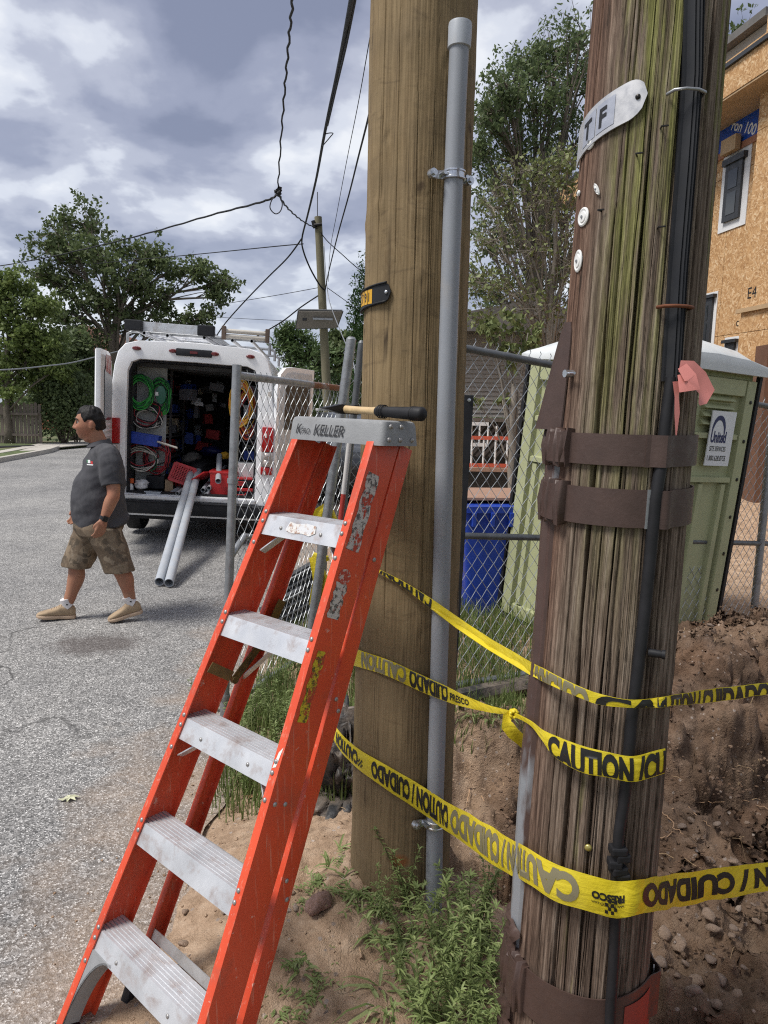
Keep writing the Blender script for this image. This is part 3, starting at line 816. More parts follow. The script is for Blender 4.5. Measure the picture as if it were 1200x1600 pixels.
f2 = lambda x, y: NP.pt(tc_ + x / .16, zf2(.5) + y, .0078)
tc_ = NP.ang(NP.hit(583, 463))
for ch, x0_ in (('1', -.016), ('9', -.040), ('7', -.064), ('2', -.088)):
    b = MB(); b.loft([[f2(x0_ + .021 * k / 3, -.02), f2(x0_ + .021 * k / 3, .02)] for k in range(4)], False, closed=False); pl_ = b.build('digit_tile', MT['tagyellow']); loc(pl_, nt_)
    bm = text_mesh(ch, .01, .75)
    for v in bm.verts: v.co = Vector((v.co.x * .026 + x0_ + .004, v.co.y * .026 - .013, 0))
    d_ = bm_obj('digit', bm, MT['ink'], fn=lambda x, y: NP.pt(tc_ + x / .16, zf2(.5) + y, .0088)); loc(d_, nt_)
# round nail-on markers of the old pole
for (px, py, rr, lab, sq) in ((923, 221, .0155, 'white round pole marker just under the lettered metal tag', 1), (912, 339, .0185, 'white round ribbed pole marker midway between two others', 1), (904, 408, .0195, 'white bent pole marker, lowest on the weathered pole', .75), (905, 302, .006, 'tiny white button nailed at the edge of the weathered pole', 1), (933, 296, .012, 'curled white scrap of a broken marker on the weathered pole', .35)):
    p = OP.hit(px, py, .003); th = OP.ang(p); nrm = (OP.pt(th, p.z, .1) - OP.pt(th, p.z)).normalized()
    R = nrm.to_track_quat('Z', 'Y').to_matrix()
    if sq < .5: R = R @ Matrix.Rotation(.5, 3, 'Z')
    S = Matrix.Diagonal((sq, 1.15, 1)) if sq != 1 else Matrix.Identity(3)
    t = empty('pole_marker', p, label=lab, cat='pole marker', group='white markers on the weathered pole')
    b = MB(); b.lathe([(rr, 0), (rr, .002), (rr * .85, .0035), (rr * .62, .002), (rr * .55, .004), (rr * .2, .0045), (.0005, .0046)], 22, R @ S); b.build('disc', MT['white_plastic'], t, smooth=40)
    b = MB(); b.lathe([(rr * .16, .004), (rr * .16, .0062), (.0004, .0066)], 10, R); b.build('nail', MT['galv'], t, smooth=40)
p = OP.hit(919, 1324); b = MB(); nail_on(b, OP, OP.ang(p), p.z, .0, .008, .005)
MT['brass'] = mk('brass', (.42, .36, .12), .4, .7)
b.build('pole_nail', MT['brass'], smooth=50, label='greenish brass nail head in the weathered pole above the lowest tape', cat='nail')
for px, py in ((1032, 201), (995, 243), (1027, 357), (940, 330)):
    p = OP.hit(px, py); b = MB(); q = OP.pt(OP.ang(p), p.z, -.01); q2 = OP.pt(OP.ang(p), p.z, .012); b.tube([q, q2, q2 + Vector((.012, -.002, .001))], .0018, 6)
    loc(b.build('staple', MT['dark_steel']), old)

# ------------------------------------------------------------------ conduit on the new pole
cd = []
for px, py in ((719, 42), (712, 200), (704, 420), (697, 640), (691, 860), (685, 1080), (680, 1250), (677, 1452)):
    cd.append(NP.hit(px, py, .028))
cpts = list(cd)
zlow = hz(cpts[-1].x, cpts[-1].y) - .05
cpts[-1].z = min(cpts[-1].z, zlow)
con = empty('conduit', cpts[-1], label='grey plastic conduit pipe clamped up the right side of the tan pole', cat='conduit')
b = MB()
full = []
for i in range(len(cpts) - 1):
    for k in range(6): full.append(cpts[i].lerp(cpts[i + 1], k / 6))
full.append(cpts[-1]); b.tube(full, .0262, 24); loc(b.build('pipe', MT['pvc'], smooth=60), con)
b = MB(); d = (cpts[0] - cpts[1]).normalized()
R = d.to_track_quat('Z', 'Y').to_matrix()
b.lathe([(.0268, -.055), (.031, -.053), (.0315, .002), (.0305, .008), (.0275, .008), (.0275, -.03), (.001, -.03)], 26, R, cpts[0]); loc(b.build('coupling', MT['pvc_pale'], smooth=40), con)
def clamp(px, py, name_extra=''):
    p0 = min(full, key=lambda q: abs(q.z - A(px, py, 2.05).z)); th = NP.ang(p0)
    t = []
    b = MB(); d = Vector((0, 0, 1)); n = Vector((math.sin(th + NP.th0), -math.cos(th + NP.th0), 0)); s_ = Vector((-n.y, n.x, 0))
    for dz in (-.009, .009):
        b.tube([p0 + s_ * .0295 * math.cos(a) + n * .0295 * math.sin(a) + d * dz for a in np.linspace(-.5, math.pi + .5, 18)], .0035, 6)
    rings = []
    for a in np.linspace(-.5, math.pi + .5, 18):
        c = s_ * math.cos(a) + n * math.sin(a)
        rings.append([p0 + c * .0275 + d * -.012, p0 + c * .0275 + d * .012, p0 + c * .0295 + d * .012, p0 + c * .0295 + d * -.012])
    b.loft(rings)
    for sg in (-1, 1):
        a_ = p0 + s_ * sg * .026 - n * .012; c_ = p0 + s_ * sg * .066 - n * .022
        b.bar(a_, c_, .022, .006, side=d)
        b.tube([c_ - s_ * sg * .006, c_ - s_ * sg * .006 + n * .016], .0125, 10)
        b.tube([p0 + s_ * sg * .036 - n * .03, p0 + s_ * sg * .036 + n * .014], .0055, 8)
    o = b.build('pipe_clamp', MT['zinc'], smooth=40); loc(o, con)
    b = MB()
    for sg in (-1, 1):
        c_ = p0 + s_ * sg * .060 - n * .012
        b.tube([c_ + n * .006, c_ + n * .013], .0075, 6)
    bo = b.build('bolt_head', MT['zinc'], smooth=30); bo.parent = o
clamp(708, 261); clamp(680, 1280)

# ------------------------------------------------------------------ cable guard and cable on the old pole
gp = [OP.hit(px, py, .013) for px, py in ((1090, -30), (1087, 120), (1077, 260), (1064, 420), (1053, 596))]
ug = empty('cable_guard', gp[-1], label='ribbed black plastic cable guard running up the weathered pole', cat='cable guard')
rings = []
for i in range(len(gp)):
    for k in range(5 if i < len(gp) - 1 else 1):
        p = gp[i].lerp(gp[i + 1], k / 5) if k else gp[i]
        th = OP.ang(p); n = Vector((math.sin(th + OP.th0), -math.cos(th + OP.th0), 0)); s_ = Vector((-n.y, n.x, 0)); c = OP.pt(th, p.z, 0)
        prof = [(k_ * .76, q_) for k_, q_ in [(-.026, -.004), (-.026, .006), (-.020, .007), (-.017, .016), (-.012, .0225), (-.009, .0195), (-.004, .0255), (.0, .0225), (.004, .0255), (.009, .0195), (.012, .0225), (.017, .016), (.020, .007), (.026, .006), (.026, -.004)]]
        rings.append([c + s_ * u + n * v for u, v in prof])
b = MB(); b.loft(rings); loc(b.build('guard', MT['black_plastic'], smooth=50), ug)
def strap_on(px, py, mat, wd=.033, r=.004):
    p = OP.hit(px, py, .004); th = OP.ang(p); n = Vector((math.sin(th + OP.th0), -math.cos(th + OP.th0), 0)); s_ = Vector((-n.y, n.x, 0)); c = OP.pt(th, p.z, 0)
    b = MB(); b.tube([c - s_ * wd + n * .000, c - s_ * (wd - .004) + n * .020, c - s_ * .012 + n * .029, c + s_ * .012 + n * .029, c + s_ * (wd - .004) + n * .020, c + s_ * wd], r, 8)
    return b
MT['rust'] = mk('rusty_staple', (.13, .045, .02), .8, .4, var=.3)
loc(strap_on(1053, 481, MT['rust'], .034, .0035).build('rusty_staple', MT['rust'], smooth=60), ug)
loc(strap_on(1071, 148, MT['galv'], .034, .003).build('staple', MT['galv'], smooth=60), ug)
cp = [(1050, 590), (1040, 660), (1034, 720), (1024, 780), (1017, 860), (1007, 960), (1000, 1020), (993, 1075), (986, 1130), (981, 1200), (974, 1260), (967, 1300), (964, 1345), (962, 1420), (959, 1500), (954, 1570), (951, 1660)]
path = []
for px, py in cp:
    path.append(OP.hit(px, py, .0125))
sm = []
for i in range(len(path) - 1):
    for k in range(4): sm.append(path[i].lerp(path[i + 1], k / 4))
b = MB(); m = len(sm)
b.tube(sm, [.0122 if i < 40 else .0115 for i in range(m)], 12)
cab = empty('black_cable', path[-1], label='thick black cable running down the face of the weathered pole', cat='cable')
loc(b.build('cable_sheath', MT['black_rubber'], smooth=60), cab)
p = OP.hit(1008, 1015, .0); th = OP.ang(p); b = MB(); c = OP.pt(th - .02, p.z, .016); n = (OP.pt(th, p.z, .1) - OP.pt(th, p.z)).normalized(); s_ = Vector((-n.y, n.x, 0))
b.tube([c, c + s_ * .014 + n * .012, c + s_ * .022 + n * .018], [.009, .0085, .0075], 10); b.tube([c + s_ * .020 + n * .0165, c + s_ * .025 + n * .0205], .0098, 10)
loc(b.build('cable_stub', MT['black_rubber'], smooth=50), cab)
b = MB(); p = OP.hit(966, 1340, .0)
for k in range(5):
    q = OP.hit(962 + 6 * math.sin(k * 2.1), 1322 + 10 * k, .0); q = OP.pt(OP.ang(q), q.z, .012)
    b.box(q, (.034 - .003 * (k % 3), .03, .018), Matrix.Rotation(OP.th0 + OP.ang(q) + .3 * math.sin(k * 3), 3, 'Z'))
loc(b.build('torn_sheath', MT['black_rubber'], bevel=.004), cab)

# ------------------------------------------------------------------ brown steel brace and bands on the old pole
MT['brown_steel'] = mk('brown_painted_steel', (.062, .037, .030), .55, .1, var=.12, vscale=25, dirt=(.12, .09, .08), dm=(.62, .85), ds=12, bump=.15, bscale=120)
MT['brace'] = mk('worn_brace_steel', (.085, .052, .044), .55, .15, var=.15, vscale=14, col2=(.25, .265, .285), s2=5, m2=(.56, .62), st2=(1, 1, .35))
br = empty('pole_brace', OP.pt(-1.5, 0.0), label='brown steel brace channel strapped to the left side of the weathered pole', cat='pole brace')
thL = -1.36
rings = []
for z in np.linspace(-.15, 1.72, 40):
    c = OP.pt(thL, z); n = (OP.pt(thL, z, .1) - c).normalized(); s_ = Vector((-n.y, n.x, 0))
    j = .002 * math.sin(z * 9)
    rings.append([c + s_ * u + n * (v + j) for u, v in ((.045, -.012), (.041, .004), (.024, .007), (.018, .017), (-.018, .017), (-.024, .007), (-.041, .004), (-.045, -.012), (-.043, -.014), (-.018, .013), (.018, .013), (.043, -.014))])
b = MB(); b.loft(rings); loc(b.build('channel', MT['brace'], smooth=35), br)
# the flared sheet over the top of the channel
rings = []
for k in range(13):
    u = k / 12; z = 1.665 + u * .225; th = -1.12 - .18 * (1 - u); wdt = .060 * (1 - u) ** .5 * .9 + .012; flare = .034 * (1 - u) ** 1.3 + .006
    c = OP.pt(th, z); n = (OP.pt(th, z, .1) - c).normalized(); s_ = Vector((-n.y, n.x, 0)); R_ = []
    for q in np.linspace(0, 1, 9):
        R_.append(c + s_ * (wdt * .55 - wdt * 1.4 * q) + n * (.004 + flare * math.sin(q * math.pi * .62)))
    R_ += [p_ - n * .003 for p_ in reversed(R_)]
    rings.append(R_)
b = MB(); b.loft(rings); loc(b.build('flared_sheet', MT['brown_steel'], smooth=50), br)
b = MB(); p = OP.pt(-.93, 1.782, .0); n = (OP.pt(-.93, 1.782, .1) - p).normalized(); s_ = Vector((-n.y, n.x, 0)); b.tube([p, p + n * .02], .008, 10); b.tube([p + n * .016, p + n * .016 + s_ * .03], .003, 8); loc(b.build('bolt', MT['zinc'], smooth=40), br)
def band(py0, py1, lab, th_a=-1.45, th_b=1.75):
    za_, zb_ = OP.hit(955, py1).z, OP.hit(955, py0).z
    b = MB(); rings = []
    for th in np.linspace(th_a, th_b, 60):
        o_ = .006 + .0012 * math.sin(th * 5) + (.016 * sstep(-.75, -.92, th) if th < -.7 else 0) + (.018 * math.exp(-((th - OP.ang(OP.hit(1030, (py0 + py1) / 2))) / .12) ** 2))
        rings.append([OP.pt(th, za_, o_), OP.pt(th, zb_, o_), OP.pt(th, zb_, o_ + .003), OP.pt(th, za_, o_ + .003)])
    b.loft(rings); o = b.build('steel_band', MT['brown_steel'], smooth=40); loc(o, br)
    # crumpled sleeve at the left and the folded end beside the cable
    b = MB(); rings = []
    for k, th in enumerate(np.linspace(-1.52, -.76, 60)):
        o_ = .020 + .005 * math.sin(k * .33 + py0) + .003 * math.sin(k * .9)
        e1, e2 = .004 * math.sin(k * .5 + py0), .004 * math.sin(k * .37 + py0 * 2)
        rings.append([OP.pt(th, za_ - .007 + e1, o_), OP.pt(th, (za_ + zb_) / 2, o_ + .006), OP.pt(th, zb_ + .006 + e2, o_), OP.pt(th, zb_ + .004 + e2, o_ - .02), OP.pt(th, za_ - .005 + e1, o_ - .02)])
    b.loft(rings); o = b.build('crumpled_sleeve', MT['brown_steel'], smooth=75); loc(o, br)
    b = MB(); th1 = OP.ang(OP.hit(1010, (py0 + py1) / 2)); 
    b.loft([[OP.pt(th, za_ - .001, .010), OP.pt(th, zb_ + .001, .010), OP.pt(th, zb_ + .001, .013), OP.pt(th, za_ - .001, .013)] for th in (th1 - .035, th1, th1 + .035)])
    loc(b.build('band_end', MT['brown_steel'] if py0 < 700 else MT['galv'], smooth=40), br)
band(678, 727, ''); band(763, 822, ''); band(1556, 1625, '')
# crumpled low edge of the bottom sleeve, over the channel
b = MB(); rings = []
for k, z in enumerate(np.linspace(.13, .50, 26)):
    R_ = []
    for q, th in enumerate(np.linspace(-1.62, -1.02 + .18 * math.sin(k * 1.1) * .3, 8)):
        R_.append(OP.pt(th, z, .019 + .008 * math.sin(k * 1.9 + q * 1.2) + .004 * math.sin(q * 2.5)))
    R_ += [OP.pt(th, z, .012) for th in np.linspace(-1.05, -1.62, 8)]
    rings.append(R_)
b.loft(rings); loc(b.build('crumpled_sleeve', MT['brown_steel'], smooth=60), br)
MT['redpaint'] = mk('faded_red_paint', (.22, .035, .025), .6)
p = OP.hit(985, 1585); b = MB()
b.loft([[OP.pt(th, .10, .0105), OP.pt(th, OP.hit(985, 1562).z, .0105)] for th in np.linspace(OP.ang(OP.hit(970, 1585)), 1.5, 12)], False, closed=False)
loc(b.build('red_patch', MT['redpaint']), br)

# pink ribbon tied above the bands
MT['pink'] = mk('pink_ribbon', (.62, .22, .19), .5, var=.1, vscale=15)
rb = empty('marking_ribbon', OP.hit(1068, 590, .01), label='pink marking ribbon knotted on the weathered pole by the cable', cat='ribbon')
def ribbon(pts, wds, parent, mat, name='ribbon_tail', thick=.0012, off=.03, par=None):
    P = [OP.hit(px, py, off + o_) if isinstance(o_, float) else o_ for px, py, o_ in pts]
    b = MB(); rings = []
    n = len(P)
    for i, p in enumerate(P):
        t = (P[min(i + 1, n - 1)] - P[max(i - 1, 0)]).normalized(); s_ = t.cross(Vector((0.1, -1, .1))).normalized()
        tw = wds[i]; rings.append([p - s_ * tw / 2, p + s_ * tw / 2 + Vector((0, -.003 * (i % 2), 0))])
    b.loft(rings, False, closed=False)
    o = b.build(name, mat, smooth=180); loc(o, parent)
    return o
ribbon([(1062, 572, .01), (1078, 576, .012), (1092, 592, .016), (1104, 612, .02), (1098, 626, .022), (1092, 632, .02)], [.022, .034, .038, .034, .02, .006], rb, MT['pink'])
ribbon([(1066, 572, .014), (1078, 590, .022), (1084, 602, .026), (1068, 606, .02), (1064, 585, .014)], [.02, .028, .03, .024, .014], rb, MT['pink'])
ribbon([(1056, 596, .0), (1057, 620, .002), (1058, 645, .003), (1056, 680, .002)], [.013, .010, .011, .004], rb, MT['pink'])

# ------------------------------------------------------------------ caution tapes
def mat_tape():
    t = NT('yellow_caution_tape'); v = t.coords()
    c = t.ramp(t.noise(v, 14, 4), [(.3, (.72, .57, .02)), (.7, (.84, .69, .05))])
    t.bump(t.math('ADD', t.noise(v, 30, 4, .6), t.math('MULTIPLY', t.noise(t.coords((1, 1, 6)), 14, 2), .8)), .3, .010)
    t.set(col=c, rough=.25, spec=.5); tr = t.n('ShaderNodeBsdfTranslucent', {0: c}); mx = t.n('ShaderNodeMixShader', {0: .25}); t.l(t.b.outputs[0], mx.inputs[1]); t.l(tr.outputs[0], mx.inputs[2]); t.l(mx.outputs[0], t.out.inputs[0])
    return t.m
MT['tape'] = mat_tape()
def place(px, py, dep, off):
    if dep == 'N': return NP.hit(px, py, off)
    if dep == 'O': return OP.hit(px, py, off)
    return A(px, py, dep)
class Tape:
    def __init__(s, rows, off=.008, off2=None):
        s.off = off
        T = [place(r[0] + (r[4] if len(r) > 4 else 0), r[1], r[3], off if r[3] != 'O' else (off2 or off)) for r in rows]
        Bm = [place(r[0] - (r[4] if len(r) > 4 else 0), r[2], r[3], off if r[3] != 'O' else (off2 or off)) for r in rows]
        def cat(P, k=8):
            out = []
            for i in range(len(P) - 1):
                p0, p1, p2, p3 = P[max(i - 1, 0)], P[i], P[i + 1], P[min(i + 2, len(P) - 1)]
                for j in range(k):
                    u = j / k
                    out.append(.5 * ((2 * p1) + (p2 - p0) * u + (2 * p0 - 5 * p1 + 4 * p2 - p3) * u * u + (3 * p1 - p0 - 3 * p2 + p3) * u ** 3))
            out.append(P[-1].copy()); return out
        s.T, s.B = cat(T), cat(Bm)
        s.L = [0.]
        for i in range(1, len(s.T)): s.L.append(s.L[-1] + (((s.T[i] + s.B[i]) - (s.T[i - 1] + s.B[i - 1])) / 2).length)
        s.len = s.L[-1]
    def at(s, d, t, lift=0.):
        d = min(max(d, 0), s.len - 1e-6); i = int(np.searchsorted(s.L, d, 'right') - 1); i = min(i, len(s.L) - 2)
        u = (d - s.L[i]) / max(1e-9, s.L[i + 1] - s.L[i])
        a_, b_ = s.T[i].lerp(s.T[i + 1], u), s.B[i].lerp(s.B[i + 1], u)
        p = b_.lerp(a_, t)
        bul = math.sin(t * math.pi) * (a_ - b_).length * .05
        du = (s.T[i + 1] - s.T[i]); n = du.cross(a_ - b_)
        if n.length > 1e-9:
            n.normalize()
            if n.dot(O - p) < 0: n = -n
        return p + n * (lift + bul + .0022 * float(vnoise(d * 22, t * 2.5, s.off * 50, 5)) * min(1, (a_ - b_).length / .03) + .0022) + (a_ - b_) * (.035 * float(vnoise(d * 14, t * .6, 3, 6)))
    def px(s, px_):
        """distance along the tape at picture column px_ (used to start lettering)"""
        best = 0; bd = 1e9
        for i in range(len(s.T)):
            q = (s.T[i] + s.B[i]) / 2 - O; uu = q.dot(rR) / q.dot(cF) * FPX + 600
            if abs(uu - px_) < bd: bd = abs(uu - px_); best = s.L[i]
        return best
    def build(s, name, label, group='caution tapes tied round the two poles'):
        e_ = empty(name, (s.T[0] + s.B[0]) / 2, label=label, cat='caution tape', group=group)
        b = MB(); n = int(s.len / .012) + 2
        b.loft([[s.at(s.len * i / n, t) for t in (0, .12, .3, .5, .7, .88, 1)] for i in range(n + 1)], False, closed=False)
        loc(b.build('tape_strip', MT['tape'], smooth=180), e_); s.e = e_; return e_
    def fit(s, txt, p0, p1, h, bold, mat, flip=False, yc=.5, clip=None):
        d0, d1 = s.px(p0), s.px(p1); bm = text_mesh(txt, bold, 1.0); w_ = max(v.co.x for v in bm.verts); bm.free()
        return s.text(txt, d0, h, (d1 - d0) / (w_ * .076 * h), bold, mat, flip, yc, clip)
    def text(s, txt, d0, h, xs, bold, mat, flip=False, yc=.5, clip=None, hw=.076, lift=.0012):
        bm = text_mesh(txt, bold, xs)
        if clip:
            for co, no in (((0, clip[0], 0), (0, -1, 0)), ((0, clip[1], 0), (0, 1, 0))):
                bmesh.ops.bisect_plane(bm, geom=list(bm.verts) + list(bm.edges) + list(bm.faces), plane_co=co, plane_no=no, clear_outer=True)
        if not len(bm.verts): return 0
        bm_cut(bm, .25)
        wdt = max(v.co.x for v in bm.verts)
        def f(x, y):
            if clip: y = (y - clip[0]) / (clip[1] - clip[0]); yy = .04 + y * .92
            else: yy = yc + (y - .5) * h
            if flip: return s.at(d0 + (wdt - x) * hw * h, 1 - yy, lift)
            return s.at(d0 + x * hw * h, yy, lift)
        loc(bm_obj('lettering', bm, mat, fn=f), s.e)
        return wdt * hw * h
# lowest tape: upside-down lettering, from behind the ladder round both poles and out to the right
t3 = Tape([(505, 1098, 1118, 2.45), (528, 1138, 1166, 2.22), (556, 1166, 1198, 'N'), (600, 1193, 1230, 'N'), (650, 1222, 1264, 'N'), (690, 1247, 1292, 2.0), (725, 1266, 1316, 1.88), (765, 1289, 1346, 1.74), (800, 1310, 1367, 1.60),
           (835, 1330, 1387, 'O'), (880, 1352, 1411, 'O'), (930, 1369, 1427, 'O'), (966, 1377, 1433, 'O'), (1005, 1372, 1426, 'O'), (1060, 1364, 1416, 1.62), (1120, 1356, 1405, 1.74), (1200, 1346, 1392, 1.92), (1290, 1334, 1376, 2.15)], .010, .030)
t3.build('caution_tape', 'lowest yellow caution tape with upside-down lettering across both poles')
# upside-down words read from right to left
d_ = t3.px(1200)
t3.fit('N / CUIDADO', 1001, 1203, .62, .055, MT['ink'], True)
t3.fit('CAUTIO', 1206, 1285, .62, .055, MT['ink'], True)
t3.fit('CAUTION / CUIDADO', 706, 908, .70, .055, MT['sheenink'], True)
t3.fit('CAUTION / CUIDADO', 585, 702, .68, .055, MT['ink'], True)
t3.fit('CAUTION', 528, 560, .6, .055, MT['ink'], True)
t3.text('PRESCO', t3.px(926), .19, 1.0, .055, MT['ink'], True, yc=.46)
t3.text('www.PRESCO.com', t3.px(926), .085, 1.0, .01, MT['ink'], True, yc=.66)
def checks(tp, d0, t0, sz):
    b = MB()
    for i in range(4):
        for j in range(4):
            if (i + j) % 2 == 0 and not (i == 3 and j == 0):
                x0, y0 = d0 + i * sz, t0 + j * sz / .06
                b.add([tp.at(x0, y0, .0012), tp.at(x0 + sz, y0, .0012), tp.at(x0 + sz, y0 + sz / .06, .0012), tp.at(x0, y0 + sz / .06, .0012)], [(0, 1, 2, 3)])
    loc(b.build('maker_mark', MT['ink']), tp.e)
checks(t3, t3.px(945), .10, .0062)
checks(t3, t3.px(562), .2, .006)
# middle tape: knotted at the old pole
t2 = Tape([(546, 1010, 1036, 2.25), (557, 1014, 1040, 'N'), (606, 1030, 1056, 'N'), (650, 1050, 1077, 'N'), (690, 1068, 1093, 2.0), (720, 1083, 1103, 1.92), (760, 1100, 1112, 1.80), (797, 1110, 1118, 1.66), (828, 1124, 1132, 1.53),
           (848, 1139, 1156, 'O'), (866, 1147, 1181, 'O'), (905, 1162, 1204, 'O'), (945, 1173, 1214, 'O'), (986, 1181, 1222, 'O'), (1020, 1173, 1214, 'O'), (1038, 1168, 1208, 'O')], .010, .032)
t2.build('caution_tape', 'middle yellow caution tape knotted beside the weathered pole')
t2.fit('CAUTION /CU', 858, 1040, .8, .055, MT['ink'], clip=(.13, 1.05))
t2.fit('CAUTION', 568, 636, .55, .055, MT['sheenink'], True, clip=(.1, 1.))
t2.fit('CUIDADO', 640, 702, .6, .055, MT['ink'], True, clip=(.1, 1.))
t2.fit('PRESCO', 706, 736, .5, .03, MT['ink'])
b = MB(); kp = A(803, 1115, 1.63)
for k in range(5):
    a_ = k * 1.3; b.tube([kp + Vector((math.cos(a_ + q) * .009, -.006 * math.sin(q * 2 + k), math.sin(a_ + q) * .008)) for q in np.linspace(0, 4, 8)], .0042, 5)
loc(b.build('knot', MT['tape'], smooth=180), t2.e)
def tail(tp, rows, wd, name='loose_tail'):
    P = [A(*r) for r in rows]; rings = []
    for i, p in enumerate(P):
        t = (P[min(i + 1, len(P) - 1)] - P[max(i - 1, 0)]).normalized(); s_ = t.cross(Vector((.3 * math.sin(i * 1.1), -1, .2))).normalized()
        rings.append([p - s_ * wd[i] / 2, p + Vector((0, .006, 0)), p + s_ * wd[i] / 2])
    b = MB(); b.loft(rings, False, closed=False); loc(b.build(name, MT['tape'], smooth=180), tp.e)
tail(t2, [(800, 1112, 1.64), (792, 1122, 1.62), (793, 1134, 1.61), (802, 1146, 1.61), (814, 1156, 1.62), (824, 1166, 1.64)], [.014, .026, .032, .03, .03, .026])
# upper tape: folded lengthwise
t1 = Tape([(575, 882, 888, 2.12), (590, 888, 893, 'N'), (632, 909, 919, 'N'), (676, 936, 953, 2.02), (714, 962, 982, 1.94), (765, 996, 1016, 1.80), (828, 1032, 1053, 1.58), (860, 1049, 1070, 'O'), (900, 1069, 1087, 'O'), (935, 1083, 1100, 'O'),
           (980, 1092, 1105, 'O'), (1020, 1090, 1105, 'O'), (1046, 1086, 1103, 'O'), (1110, 1076, 1097, 1.72), (1200, 1066, 1084, 1.95), (1280, 1056, 1070, 2.2)], .010, .034)
t1.build('caution_tape', 'upper caution tape folded into a narrow strip across both poles')
t1.fit('CAUTION / CUIDADO', 932, 1200, 1, .055, MT['ink'], clip=(.42, .98))
t1.fit('CAUTION/', 596, 675, 1, .055, MT['ink'], True, clip=(.35, .9))
t1.fit('CUIDADO', 840, 920, 1, .055, MT['sheenink'], True, clip=(.0, .35))
# the second fold line of the upper tape
tail(t1, [(676, 950, 2.015), (714, 978, 1.93), (765, 1012, 1.79), (828, 1050, 1.57), (875, 1076, 1.39)], [.006, .012, .014, .012, .004], 'folded_edge')

# ================================================================== STEPLADDER
MT['lad'] = None
def mat_lad():
    t = NT('orange_fibreglass'); v = t.coords()
    c = t.ramp(t.noise(v, 3.5, 5), [(.3, (.53, .058, .024)), (.7, (.65, .082, .032))])
    sc = t.noise(t.coords((1, 1, .06)), 120, 4, .6)
    c = t.mix(t.math('MULTIPLY', t.mask(sc, .58, .68), .55), c, (.62, .26, .18))
    c = t.mix(t.math('MULTIPLY', t.mask(t.noise(v, 9, 6, .7), .52, .74), .62), c, (.27, .075, .05))
    c = t.mix(t.math('MULTIPLY', t.mask(t.noise(v, 38, 5, .7), .64, .7), .6), c, (.60, .42, .35))
    t.bump(t.noise(t.coords((1, 1, .1)), 160, 3), .12, .003)
    return t.set(col=c, rough=.42, spec=.45)
MT['lad'] = mat_lad()
MT['cap'] = mk('grey_ladder_cap', (.235, .24, .245), .55, var=.08, vscale=30, dirt=(.14, .13, .125), dm=(.55, .85), ds=12, bump=.2, bscale=200)
MT['brasssteel'] = mk('yellow_zinc_steel', (.17, .12, .045), .42, .6, var=.3, vscale=10, dirt=(.08, .06, .04))
LU = Vector((.297, .246, .923)).normalized(); LW = Vector((.749, -.662, .012)).normalized()
LW = (LW - LU * LW.dot(LU) * .0).normalized()
LD = Vector((.662, .749, 0))
LN = (LD - LU * LD.dot(LU)); LN = (LN - LW * LN.dot(LW)).normalized()
C5 = Vector((-.582, 1.602, .275))
SF = -.305
base = C5 + LU * SF
lad = empty('stepladder', base, label='orange fibreglass stepladder with aluminium steps, folded and leaning on the tan pole', cat='stepladder')
def hw(s): return .2255 - (.2255 - .146) * s / 1.219
def L(x, s, n): return C5 + LU * s + LW * x + LN * n
def cut_floor(o):  # feet meet the ground level
    return o
RD = .100; FL = .026; TH = .005
S_TOP = 1.475
def rail(sg, mat):
    b = MB(); rings = []
    for s in np.linspace(SF + .03, S_TOP, 14):
        w_ = hw(s) + .004
        prof = [(0, 0), (FL, 0), (FL, TH), (TH, TH), (TH, RD - TH), (FL, RD - TH), (FL, RD), (0, RD)]
        rings.append([L(sg * (w_ + FL - u), s, n) for u, n in prof])
    b.loft(rings); return b
for sg in (-1, 1):
    loc(rail(sg, 0).build('front_rail', MT['lad'], bevel=.0014, seg=2, smooth=40), lad)
    b = MB(); rings = []
    for s, gr in ((SF - .01, .008), (SF + .018, .006), (SF + .035, .004)):
        w_ = hw(s) + .004
        rings.append([L(sg * (w_ + FL + gr), s, -gr), L(sg * (w_ - gr), s, -gr), L(sg * (w_ - gr), s, RD + gr), L(sg * (w_ + FL + gr), s, RD + gr)])
    b.loft(rings); loc(b.build('rubber_foot', MT['black_rubber'], bevel=.004), lad)
riv = MB(); riv.lathe([(.0062, 0), (.0055, .0022), (.003, .0036), (.0003, .004)], 12); 
riv_o = None
MT['rivet'] = mk('rivet', (.34, .33, .32), .45, .6, var=.2)
riv_me = None
def rivet(p, n, parent=None, sc=1.0, mat=None):
    global riv_me
    if riv_me is None:
        o = riv.build('rivet', MT['rivet'], smooth=60); riv_me = o.data; bpy.data.objects.remove(o)
    o = link('rivet', riv_me)
    o.parent = parent or lad
    pl = Vector((parent or lad).location)
    o.location = Vector(p) - pl; o.rotation_euler = Vector(n).to_track_quat('Z', 'Y').to_euler(); o.scale = (sc,) * 3
    return o
